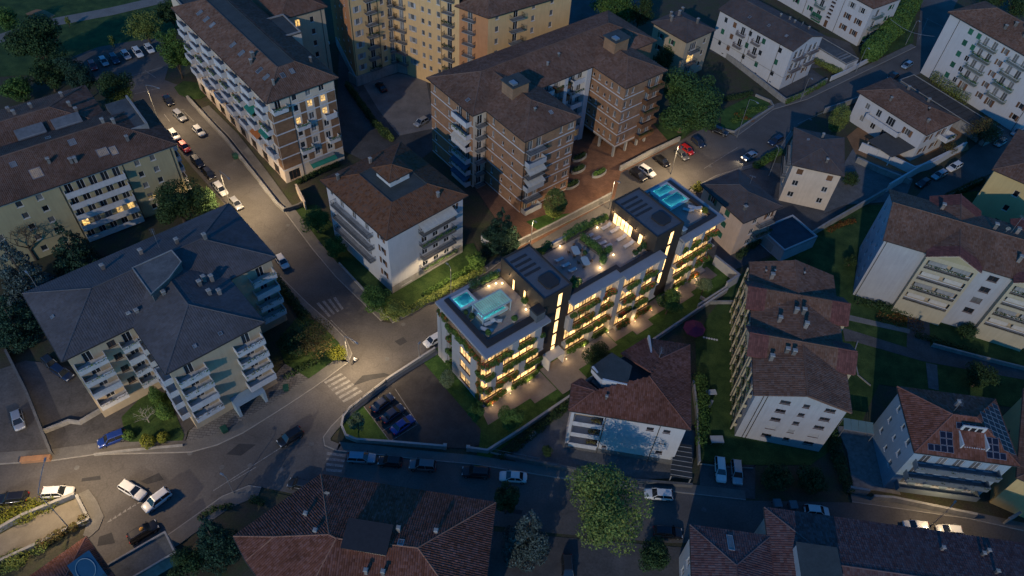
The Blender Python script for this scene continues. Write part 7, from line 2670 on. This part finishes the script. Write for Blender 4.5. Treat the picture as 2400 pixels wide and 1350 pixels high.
# lane on the right
car('silver car on the lane nearest the right edge', 2386, 309, -.8, .5, 'wagon', 'silver')
car('pale car parked below the brown tree on the lane', 2345, 333, -.8, .5, 'hatch', 'silver')
car('white car parked against the white lane wall', 2237, 390, -.85, .45, 'wagon', 'white')
car('grey car parked behind the white car on the lane', 2202, 409, -.85, .45, 'wagon', 'silver')
car('dark car in the shade at the end of the lane', 2164, 428, -.85, .45, 'hatch', 'dark')
# yards
car('black car in the courtyard of the ochre building', 893, 203, -.6, -.7, 'sedan', 'black')
car('grey car at the edge of the sunny courtyard', 987, 285, -.8, .45, 'hatch', 'silver')
car('blue-grey car beside the ochre building end wall', 762, 95, .5, .9, 'hatch', 'sky')
car('dark blue car under the balconies in the left yard', 145, 872, .75, .5, 'wagon', 'navy')
car('dark car half hidden by the grey roof corner', 118, 850, .6, .6, 'hatch', 'dark')
car('silver car in the yard at the left edge', 42, 984, .25, 1, 'hatch', 'silver')
car('bright blue car beside the ball shrubs', 262, 1028, -.9, .35, 'suv', 'blue')
# main road and lower street
car('black car crossing the junction', 680, 1024, -.8, .5, 'suv', 'black')
car('white estate car turning at the give-way line', 310, 1148, .85, .5, 'wagon', 'white')
car('white sport utility car with black roof panel at the give-way line', 367, 1172, -.8, .6, 'suv', 'white')
t = car('black car with an orange dome on its roof', 336, 1246, .85, -.5, 'suv', 'black')
MB().lathe([(.30, 1.6), (.32, 1.68), (.22, 1.80), (.06, 1.86)], 12).build('roof_dome', M('dome_orange', (.55, .25, .04), .5, .1), t)
car('white car parked above the ivy bank', 135, 1153, 1, -.05, 'wagon', 'white')
car('black car parked at the left edge above the ivy bank', 28, 1167, -1, .1, 'wagon', 'black')
car('silver-blue car nearest the lower crossing', 847, 1072, 1, .05, 'wagon', 'sky')
car('black car second from the lower crossing', 914, 1081, -1, -.1, 'hatch', 'black')
car('grey sport utility car third from the lower crossing', 990, 1090, -1, -.08, 'suv', 'grey')
car('black car fourth from the lower crossing', 1115, 1106, -1, -.08, 'wagon', 'black')
car('white car at the end of the row on the lower street', 1203, 1117, -1, -.08, 'sedan', 'white')
car('dark car half hidden by the villa eaves', 703, 1135, -.95, -.2, 'hatch', 'dark')
car('white car under the huge yellow-green tree', 1544, 1158, -1, -.08, 'wagon', 'white')
car('black car behind the dark low tree', 1566, 1247, 1, .08, 'wagon', 'black')
car('white estate car in the basement drive', 1689, 1100, .08, 1, 'wagon', 'white')
car('silver sport utility car in the basement drive', 1727, 1107, .1, 1, 'suv', 'silver')
car('dark car cut by the bottom edge below the big tree', 1331, 1335, .05, 1, 'wagon', 'dark')
car('white car peeping over the wine-red roof edge', 1915, 1197, 1, .1, 'hatch', 'white')
car('white car under the lit lamp nearest the solar-roof house', 2148, 1233, -1, -.1, 'hatch', 'white')
car('white car second under the lit lamp by the wine-red roof', 2226, 1243, -1, -.1, 'hatch', 'white')
car('dark navy car uppermost in the lit block car park', 897, 944, .8, -.58, 'sedan', 'navy', z=.1)
car('blue car in the middle bay of the lit block car park', 921, 969, .8, -.58, 'sedan', 'navy', z=.1)
car('blue car in the lowest bay of the lit block car park', 944, 995, .8, -.58, 'sedan', 'blue', z=.1)
car('white car behind the left end of the lit block', 1016, 796, -.85, .5, 'hatch', 'white')

# ------------------------------------------------------------------ street lamps
LG = 'street lamps'
def lamp(label, bx, by, h, ax, ay, arm=2.0, energy=900, lit=True, ball=False, spot=152, col=(1.0, .72, .40), drop=0.0):
    """ax, ay: the way the arm points in the picture"""
    c = at(bx, by)
    d = at(bx + ax * 10, by + ay * 10) - c
    t = thing('street_lamp', label, 'street lamp', (c.x, c.y, 0), math.atan2(d.y, d.x), LG)
    MB().tube((0, 0, 0), (0, 0, .6), .11, 8).tube((0, 0, .6), (0, 0, h), .085, 8, .055).build('pole', steel, t)
    pts = [(0, 0, h)] + [(arm * s, 0, h + .5 * math.sin(s * 1.9) - drop * s * s) for s in (.2, .45, .7, 1.0)]
    MB().path(pts, .045, 6).build('arm', steel, t)
    e = pts[-1]
    mat = lampglow if lit else head_m
    hd = MB().taper(e[0] - .35, -.15, e[0] + .3, .15, e[2] - .04, e[2] + .1, .05).build('lamp_head', steel, t)
    MB().box(e[0] - .28, -.11, e[2] - .08, e[0] + .23, .11, e[2] - .045).build('diffuser', mat, t)
    if lit:
        ld = bpy.data.lights.new('lamp_light', 'SPOT')
        ld.energy = energy * 5.0
        ld.color = col
        ld.spot_size = math.radians(spot)
        ld.spot_blend = .35
        ld.shadow_soft_size = .35
        lo = bpy.data.objects.new('lamp_light', ld)
        COL.objects.link(lo)
        lo.parent = t
        lo.location = (e[0], 0, e[2] - .25)
    return t
lamp('street lamp with drooping arm at the corner crossing', 818, 850, 7.6, .9, .45, 2.6, 1450, drop=.6)
lamp('lit street lamp between the parked white cars on the side street', 541, 487, 10, .6, .6, 3.8, 3200)
lamp('street lamp beside the tenement on the side street', 372, 285, 10, .8, .3, 4.0, 1900)
lamp('tall curved street lamp on the ramp at the bottom left', 165, 1240, 11.5, .2, -.9, 5.0, 2500)
lamp('street lamp on the avenue above the right pool', 1572, 408, 8.3, .3, .5, 1.4, 1900)
lamp('street lamp behind the right core of the lit block', 1427, 490, 8.0, .6, .4, 1.2, 1300)
lamp('thin street lamp behind the left core of the lit block', 1243, 575, 7.0, .5, .5, 1.0, 900)
lamp('street lamp before the white house balconies', 1057, 690, 7.5, -.5, -.4, 1.0, 900)
lamp('double-armed street lamp beside the avenue garden plot', 1727, 322, 11.0, .7, .5, 2.4, 0, lit=False)
lamp('street lamp between the peach house and the cream house', 1802, 412, 7.5, -.4, -.4, 1.0, 0, lit=False)
lamp('street lamp at the wall of the long white house', 1875, 238, 7.0, .4, .4, 1.0, 0, lit=False)
lamp('street lamp by the flat garage on the avenue', 2005, 170, 7.5, .4, .4, 1.0, 0, lit=False)
lamp('street lamp at the hedge on the upper avenue', 2122, 105, 7.5, .4, .4, 1.0, 0, lit=False)
lamp('lit street lamp between the wine-red roof and the solar-roof house', 2182, 1232, 6.0, .3, -.4, 1.4, 380)
lamp('street lamp on the bank at the main road bend', 548, 1156, 5.0, -.5, -.3, .8, 0, lit=False)
lamp('street lamp at the pale wall end behind the lit block', 983, 843, 4.2, .1, -.1, .3, 0, lit=False)
lamp('tall floodlight pole between the tenement and the grey roof', 160, 790, 16, -.3, -.3, 1.0, 0, lit=False)

# ------------------------------------------------------------------ small street things
bin_m = M('bin_green', (.012, .06, .04), .6, .15)
def wheelie(label, px, py, rz=0, mat=None, w=.6):
    c = at(px, py)
    t = thing('waste_bin', label, 'bin', (c.x, c.y, .12), rz, 'waste bins')
    MB().add([(-w * .4, -w * .4, .08), (w * .4, -w * .4, .08), (w * .4, w * .4, .08), (-w * .4, w * .4, .08), (-w * .5, -w * .55, 1.0), (w * .5, -w * .55, 1.0), (w * .5, w * .55, 1.0), (-w * .5, w * .55, 1.0)], [(0, 3, 2, 1), (4, 5, 6, 7), (0, 1, 5, 4), (1, 2, 6, 5), (2, 3, 7, 6), (3, 0, 4, 7)]).build('body', mat or bin_m, t)
    MB().taper(-w * .54, -w * .6, w * .54, w * .6, 1.0, 1.12, .06).build('lid', mat or bin_m, t)
    for s in (-1, 1):
        MB().tube((s * w * .4, w * .42, .1), (s * w * .5, w * .42, .1), .1, 8).build('wheel', tyre_m, t)
wheelie('green bin on the pavers before the grey-roofed block', 528, 1012, .7, w=1.0)
wheelie('dark bin on the side street pavement by the retaining wall', 553, 372, .7, w=1.1)
wheelie('bin by the paver forecourt end at the verge', 672, 915, .3, w=.9)
wheelie('pale bin nearest the long house on the lower street', 1818, 1186, .1, M('bin_grey', (.10, .14, .16), .6, .1), 1.2)
wheelie('pale bin second from the long house on the lower street', 1855, 1190, .1, MATS['bin_grey'], 1.2)
# garden umbrella
c = at(1628, 768, 2.4)
t = thing('garden_umbrella', 'open purple octagonal garden umbrella on the lawn', 'umbrella', (c.x, c.y, 0))
MB().tube((0, 0, 0), (0, 0, 2.9), .035, 6).build('pole', steel, t)
n = 8
vs = [(0, 0, 2.9)] + [(math.cos(6.283 * i / n) * 2.1, math.sin(6.283 * i / n) * 2.1, 2.25) for i in range(n)] + [(math.cos(6.283 * i / n) * 2.1, math.sin(6.283 * i / n) * 2.1, 2.05) for i in range(n)]
MB().add(vs, [(0, 1 + i, 1 + (i + 1) % n) for i in range(n)] + [(1 + i, 9 + i, 9 + (i + 1) % n, 1 + (i + 1) % n) for i in range(n)]).build('canopy', M('umbrella_purple', (.10, .02, .055), .9, .15, 3), t)
# garden furniture
def sunbed(label, px, py, rz):
    c = at(px, py)
    t = thing('garden_bench', label, 'bench', (c.x, c.y, .05), rz)
    for i in range(5):
        MB().box(-.9, -.32 + i * .14, .42, .9, -.21 + i * .14, .46).build('slat', shut_w, t)
    for x in (-.75, .75):
        MB().box(x - .04, -.3, 0, x + .04, .34, .42).build('leg', steel, t)
sunbed('pale slatted bench on the terrace left of the white house before the block', 1248, 1022, 1.0)
def table_set(label, px, py, w, l, rz, top=shut_w):
    c = at(px, py)
    t = thing('garden_table', label, 'table', (c.x, c.y, .05), rz)
    MB().box(-l / 2, -w / 2, .70, l / 2, w / 2, .75).build('table_top', top, t)
    for x in (-l / 2 + .1, l / 2 - .1):
        for y in (-w / 2 + .1, w / 2 - .1):
            MB().box(x - .03, y - .03, 0, x + .03, y + .03, .70).build('leg', steel, t)
table_set('pale rectangular table on the garden lawn of the long block', 1678, 1035, 1.4, 2.2, .1)
table_set('white garden table in the shrubs behind the terrace house', 1665, 925, 1.1, 1.8, .2)
table_set('narrow white table tilted in the garden shrubs', 1663, 952, .5, 1.8, 1.1)
# stepping stones
for i in range(6):
    c = at(1650 + i * 6, 791 + i * 1.2)
    o = MB().lathe([(.22, .02), (.22, .09), (.18, .10)], 8, 0, 0).build('stepping_stone', white_pl, None, (c.x, c.y, 0))
    tag(o, 'round white stepping stone in the row beside the purple umbrella', 'stone', 'stepping stones on the lawn')
# overhead cables at the upper avenue
c0, c1 = at(2087, 45, 9), at(2190, 85, 9)
mb = MB()
pts = [c0.lerp(c1, i / 10) - Vector((0, 0, 1.2 * math.sin(math.pi * i / 10))) for i in range(11)]
mb.path([tuple(p) for p in pts], .04, 4)
tag(mb.build('overhead_cable', steel), 'thin cable slung from the hedge side to the white tower', 'cable')

# ------------------------------------------------------------------ the cyclist at the corner
def skin_body(name, verts, edges, radii, mat, parent, sub=1):
    me = bpy.data.meshes.new(name)
    me.from_pydata(verts, edges, [])
    me.materials.append(mat)
    o = ob(name, me, parent)
    o.modifiers.new('skin', 'SKIN')
    sv = me.skin_vertices[0].data
    for i, r_ in enumerate(radii):
        sv[i].radius = (r_, r_)
        sv[i].use_root = (i == 0)
    m = o.modifiers.new('sub', 'SUBSURF')
    m.levels = m.render_levels = sub
    return o
c = at(833, 850)
hd = at(850, 838) - c
ang = math.atan2(hd.y, hd.x)
bk = thing('bicycle', 'dark bicycle ridden past the corner street lamp', 'bicycle', (c.x, c.y, .0), ang)
for x in (-.52, .52):
    mb = MB()
    for i in range(18):
        a0, a1 = 6.283 * i / 18, 6.283 * (i + 1) / 18
        mb.tube((x + .33 * math.cos(a0), 0, .35 + .33 * math.sin(a0)), (x + .33 * math.cos(a1), 0, .35 + .33 * math.sin(a1)), .02, 5)
    for i in range(6):
        a0 = 6.283 * i / 6
        mb.tube((x, 0, .35), (x + .33 * math.cos(a0), 0, .35 + .33 * math.sin(a0)), .006, 3)
    mb.build('wheel', tyre_m, bk)
MB().path([(-.52, 0, .35), (-.05, 0, .32), (-.2, 0, .85), (.35, 0, .85), (-.05, 0, .32)], .02, 6).path([(.52, 0, .35), (.38, 0, .95)], .02, 6).path([(-.52, 0, .35), (-.2, 0, .8)], .014, 5).build('frame', iron, bk)
MB().tube((.40, -.28, 1.0), (.40, .28, 1.0), .016, 6).tube((.38, 0, .9), (.40, 0, 1.0), .016, 6).build('handlebar', steel, bk)
MB().taper(-.36, -.08, -.06, .08, .88, .95, .03).build('saddle', tyre_m, bk)
ps = thing('person', 'person in a white top riding the bicycle at the corner', 'person', (c.x, c.y, 0), ang)
V = [(-.18, 0, 1.0), (-.10, 0, 1.22), (.02, 0, 1.42), (.06, 0, 1.52), (.10, 0, 1.62), (.12, 0, 1.70),
     (.02, .18, 1.40), (.20, .22, 1.20), (.38, .24, 1.04), (.02, -.18, 1.40), (.20, -.22, 1.20), (.38, -.24, 1.04),
     (-.16, .10, .96), (.16, .11, .78), (.02, .10, .40), (.12, .10, .33), (-.16, -.10, .96), (.20, -.11, .90), (.06, -.10, .55), (.16, -.10, .48)]
E_s = [(0, 1), (1, 2), (2, 3), (3, 4), (4, 5), (2, 6), (6, 7), (7, 8), (2, 9), (9, 10), (10, 11), (0, 12), (12, 13), (13, 14), (14, 15), (0, 16), (16, 17), (17, 18), (18, 19)]
Rr = [.15, .16, .17, .06, .10, .09, .07, .05, .035, .07, .05, .035, .10, .075, .05, .04, .10, .075, .05, .04]
skin_body('body', V, E_s, Rr, M('white_shirt', (.6, .6, .58), .9, .1), ps, 2)
MB().lathe([(.02, 1.82), (.09, 1.80), (.115, 1.72), (.11, 1.66)][::-1], 10, .11, 0).build('hair', M('hair_dark', (.02, .015, .01), .9, .1), ps)
# ------------------------------------------------------------------ furniture, pots and lamps on the terraces of the lit block
def hloc(x, y, z=TOPZ):
    return HB.loc(x, y, z)
def lounger_meshes():
    fr = MB().box(-.95, -.32, .22, .95, -.26, .28).box(-.95, .26, .22, .95, .32, .28).box(-.95, -.26, .22, -.89, .26, .28).box(.89, -.26, .22, .95, .26, .28)
    seat = MB().box(-.93, -.30, .285, .30, .30, .40)
    back = MB().add([(.30, -.30, .285), (.98, -.30, .62), (.98, .30, .62), (.30, .30, .285), (.26, -.30, .385), (.94, -.30, .72), (.94, .30, .72), (.26, .30, .385)], [(0, 3, 2, 1), (4, 5, 6, 7), (0, 1, 5, 4), (1, 2, 6, 5), (2, 3, 7, 6), (3, 0, 4, 7)])
    leg = MB().box(-.03, -.03, 0, .03, .03, .22)
    return fr, seat, back, leg
_fr, _se, _ba, _le = lounger_meshes()
LM = {'frame': _fr.me('frame', steel), 'seat_cushion': _se.me('seat_cushion', cushion), 'back_cushion': _ba.me('back_cushion', cushion), 'leg': _le.me('leg', steel)}
def lounger(label, x, y, a, s=1.0, col=None):
    p = hloc(x, y)
    t = thing('sun_lounger', label, 'sun lounger', (p.x, p.y, p.z), HB.ang + math.radians(a), 'sun loungers on the roof terraces')
    t.scale = (s, s, s)
    for k in ('frame', 'seat_cushion', 'back_cushion'):
        ob(k, LM[k], t)
    for i in (-.85, .85):
        for j in (-.28, .28):
            ob('leg', LM['leg'], t, (i, j, 0))
    return t
lounger('white lounger farthest from the core on the left terrace', 4.8, 6.5 - 1.0, -10, 1.05)
lounger('white lounger nearest the pergola on the left terrace', 6.0, 5.3, -55, 1.05)
lounger('white lounger nearest the front corner of the left terrace', 3.5, 4.6, -58, 1.15)
for i, (x, y) in enumerate(((23.6, 10.0), (23.7, 8.3), (23.9, 6.7))):
    lounger('pale lounger %s beside the left core on the middle terrace' % ('nearest the rear hedge', 'between two others', 'nearest the street side')[i], x, y, 180, 1.0)
for i, (x, y) in enumerate(((32.2, 11.5), (32.8, 10.2), (32.9, 8.7), (33.2, 7.6))):
    lounger('grey lounger %s along the green divider' % ('first from the rear', 'second from the rear', 'third from the rear', 'last')[i], x, y, 180, 1.0)
for i, (x, y) in enumerate(((36.4, 11.5), (37.1, 9.9), (36.7, 7.6), (36.6, 5.6))):
    lounger('lounger %s in the glow of the lit doors' % ('first from the rear', 'second from the rear', 'third from the rear', 'nearest the street')[i], x, y, 0, 1.15)
lounger('lounger lying along the right pool', 52.8, 5.9, -55, 1.1)
lounger('broad double lounger at the right parapet', 54.2, 5.6, -55, 1.35)
# dining tables with chairs
chair_me = None
def chair(label, x, y, a):
    p = hloc(x, y)
    t = thing('terrace_chair', label, 'chair', (p.x, p.y, p.z), HB.ang + a, 'chairs at the terrace tables')
    ob('seat', cached('ch_s', lambda: MB().box(-.24, -.24, .42, .24, .24, .48).me('seat', wicker)), t)
    ob('backrest', cached('ch_b', lambda: MB().box(-.24, .20, .48, .24, .26, .9).me('backrest', wicker)), t)
    for i in (-.2, .2):
        for j in (-.2, .2):
            ob('leg', cached('ch_l', lambda: MB().box(-.02, -.02, 0, .02, .02, .42).me('leg', wicker)), t, (i, j, 0))
for n_, (x, y) in (('rear', (27.3, 9.8)), ('front', (27.0, 6.8))):
    p = hloc(x, y)
    t = thing('dining_table', 'round-cornered white dining table, the %s one of two on the middle terrace' % n_, 'table', tuple(p), HB.ang + 1.2)
    MB().prism([(-1.1, -.35), (-.8, -.65), (.8, -.65), (1.1, -.35), (1.1, .35), (.8, .65), (-.8, .65), (-1.1, .35)], .72, .78).build('table_top', white_m, t)
    MB().lathe([(.4, 0), (.35, .06), (.09, .1), (.09, .72)], 12).build('pedestal', steel, t)
    for i, (dx, dy, a) in enumerate(((-1.0, -.8, 2.2), (-1.1, .5, 1.2), (.7, 1.2, -.4), (1.0, -.4, -1.9))):
        chair('wicker chair at the %s table on its %s side' % (n_, ('street', 'core', 'rear hedge', 'divider')[i]), x + dx, y + dy, a)
# pots and planted beds
pot_m = M('pot_pale', (.40, .37, .33), .8, .1)
def pot(label, x, y, r_=.35, h=.6, f=.7, mat=lf_mid, n=1000, z=TOPZ):
    f *= 1.25
    p = hloc(x, y, z)
    t = thing('potted_plant', label, 'potted plant', tuple(p), 0, 'potted plants on the roof terraces')
    MB().lathe([(r_ * .7, 0), (r_, h * .9), (r_ * 1.05, h), (r_ * .9, h), (r_ * .85, h * .85)], 14).build('pot', pot_m, t)
    rng = random.Random(int(x * 10 + y))
    cl = [(rng.uniform(-.3, .3) * f, rng.uniform(-.3, .3) * f, h + f * rng.uniform(.3, 1.1), f * .5, f * .5, f * .5) for i in range(7)]
    ob('foliage', leaf_mesh('foliage', cl, n, .15, int(x * 10), mat), t)
for lab, x, y, f, m in (('small round pot plant first beside the left parapet', 2.6, 9.2, .45, lf_dark), ('small round pot plant second beside the left parapet', 2.9, 7.9, .5, lf_dark),
                        ('wide low plant on the front parapet of the left terrace', 8.4, 3.5, .6, lf_mid), ('plant in the front corner of the left terrace', 3.0, 3.6, .6, lf_mid),
                        ('leafy plant against the left core beside the flue', 12.1, 5.4, .8, lf_mid), ('plant beside the rear wall of the left core', 22.0, 13.0, .7, lf_yell),
                        ('plant at the street end of the divider near the left core', 22.0, 4.4, .7, lf_mid), ('bushy plant at the street end of the green divider', 29.4, 5.0, .9, lf_mid),
                        ('second bushy plant beyond the green divider', 31.8, 6.0, .9, lf_mid), ('round plant between the dining tables', 28.0, 8.2, .5, lf_dark),
                        ('dark round plant by the street parapet', 35.6, 3.0, .6, lf_dark), ('second dark round plant by the street parapet', 36.8, 3.2, .55, lf_dark), ('dark plant at the foot of the right core', 37.9, 3.4, .75, lf_dark),
                        ('pot plant at the rear by the lit doors', 36.4, 12.9, .55, lf_mid), ('second pot plant at the rear by the lit doors', 37.6, 13.0, .6, lf_mid),
                        ('lit plant at the corner of the right terrace', 54.6, 3.6, .75, lf_yell), ('small plant beside the right terrace flue', 47.9, 3.0, .4, lf_dark)):
    pot(lab, x, y, f=f, mat=m)
def hbed(label, x0, y0, x1, y1, h, mat, dens=300):
    h *= 1.35
    a, c = hloc(x0, y0), hloc(x1, y1)
    p = a
    t = thing('planted_bed', label, 'planter', tuple(p), 0, 'planted beds on the roof terraces')
    d = (c - a)
    L = d.length
    ang = math.atan2(d.y, d.x)
    t.rotation_euler = (0, 0, ang)
    MB().box(0, -.45, 0, L, -.38, .55).box(0, .38, 0, L, .45, .55).box(0, -.38, 0, .07, .38, .55).box(L - .07, -.38, 0, L, .38, .55).box(.07, -.38, 0, L - .07, .38, .45).build('trough', planter_m, t)
    rng = random.Random(int(L * 10))
    k = max(3, int(L / .5))
    cl = [(.3 + (L - .6) * i / (k - 1), rng.uniform(-.25, .25), .45 + h * rng.uniform(.3, .75), .55, .6, h * .55) for i in range(k)]
    ob('foliage', leaf_mesh('foliage', cl, int(dens * L), .2, k, mat), t)
hbed('green bed along the rear edge of the middle terrace by the left core', 19.6, 13.2, 24.4, 13.2, 1.1, lf_plant)
hbed('tall dark bed in the middle of the rear edge', 27.5, 13.1, 33.0, 13.1, 1.6, lf_mid)
hbed('bed at the rear edge by the lit doors', 33.2, 13.2, 37.4, 13.2, 1.0, lf_plant)
hbed('long green divider across the middle terrace', 30.2, 11.8, 30.9, 6.2, 1.0, lf_mid)
hbed('bed behind the left pool by the core', 8.6, 13.0, 12.2, 13.0, 1.0, lf_mid)
hbed('bed beside the left pool at the rear edge', 6.3, 13.1, 8.2, 13.1, 1.5, lf_dark)
hbed('bed at the street end near the left core', 20.4, 3.6, 23.0, 3.6, .8, lf_plant)
garden_glow = MEMIT('garden_lamp_glow', (1.0, .7, .36), 2.5, 1, 0, .1)
def globe(label, x, y, z=TOPZ, r_=.16, e=22):
    p = hloc(x, y, z)
    t = thing('globe_lamp', label, 'lamp', tuple(p), 0, 'globe lamps on the roof terraces')
    MB().lathe([(.08, 0), (.08, .04)], 10).build('base', steel, t)
    MB().lathe([(r_ * math.sin(math.pi * i / 8) + .001, .04 + r_ - r_ * math.cos(math.pi * i / 8)) for i in range(9)], 12).build('globe', lampglow, t, smooth=True)
    ld = bpy.data.lights.new('lamp_light', 'POINT')
    ld.energy = e * 2.6
    ld.color = (1, .68, .34)
    ld.shadow_soft_size = .2
    lo = bpy.data.objects.new('lamp_light', ld)
    COL.objects.link(lo)
    lo.parent = t
    lo.location = (0, 0, r_ * 2 + .35)
for lab, x, y, e in (('first glowing globe at the rear of the left terrace', 9.6, 12.2, 30), ('second glowing globe near the left core door', 11.0, 12.0, 22), ('third glowing globe by the left core rear corner', 11.9, 11.4, 20), ('glowing globe beside the flue on the left terrace', 11.6, 4.4, 25),
                     ('glowing globe in the rear bed of the middle terrace', 26.0, 12.6, 35), ('glowing globe beside the left core on the middle terrace', 20.0, 12.2, 25), ('glowing globe at the street end of the divider', 28.4, 4.4, 45), ('glowing globe near the street corner of the middle terrace', 22.8, 3.8, 35),
                     ('glowing globe by the lit doors', 35.0, 12.4, 18), ('glowing globe beyond the divider plants', 32.6, 5.4, 18), ('glowing globe at the corner plant of the right terrace', 55.0, 4.3, 20)):
    globe(lab, x, y, e=e)
# garden spots along the front walk of the block
for lab, x, y, e in (('warm garden light at the front left corner of the lit block', 1.5, -.5, 45), ('warm garden light under the left balconies of the lit block', 5.5, -.4, 75), ('warm garden light beside the lawn end of the left walk', 9.8, -.4, 60),
                     ('warm garden light beside the lit entrance porch', 18.4, -.4, 60), ('warm garden light under the middle balconies nearest the entrance', 23.0, -.2, 60), ('warm garden light at the step between the middle blocks', 28.9, -.3, 70),
                     ('warm garden light shining on the paved patch of the front walk', 35.0, -1.3, 110), ('warm garden light near the foot of the right core', 39.6, -1.2, 45), ('warm garden light under the right balconies next to the core', 47.5, -.4, 60), ('warm garden light in the right-hand court of the lit block', 53.0, -.4, 60)):
    p = HB.loc(x, y, .12)
    t = thing('garden_light', lab, 'lamp', tuple(p), 0, 'garden lights along the lit block')
    MB().lathe([(.07, 0), (.05, .5), (.05, .55)], 8).build('post', steel, t)
    MB().lathe([(.05, .55), (.07, .6), (.07, .64), (.02, .67)], 8).build('head', garden_glow, t)
    ld = bpy.data.lights.new('lamp_light', 'POINT')
    ld.energy = e * 1.6
    ld.color = (1, .66, .32)
    ld.shadow_soft_size = .15
    lo = bpy.data.objects.new('lamp_light', ld)
    COL.objects.link(lo)
    lo.parent = t
    lo.location = (0, 0, .95)
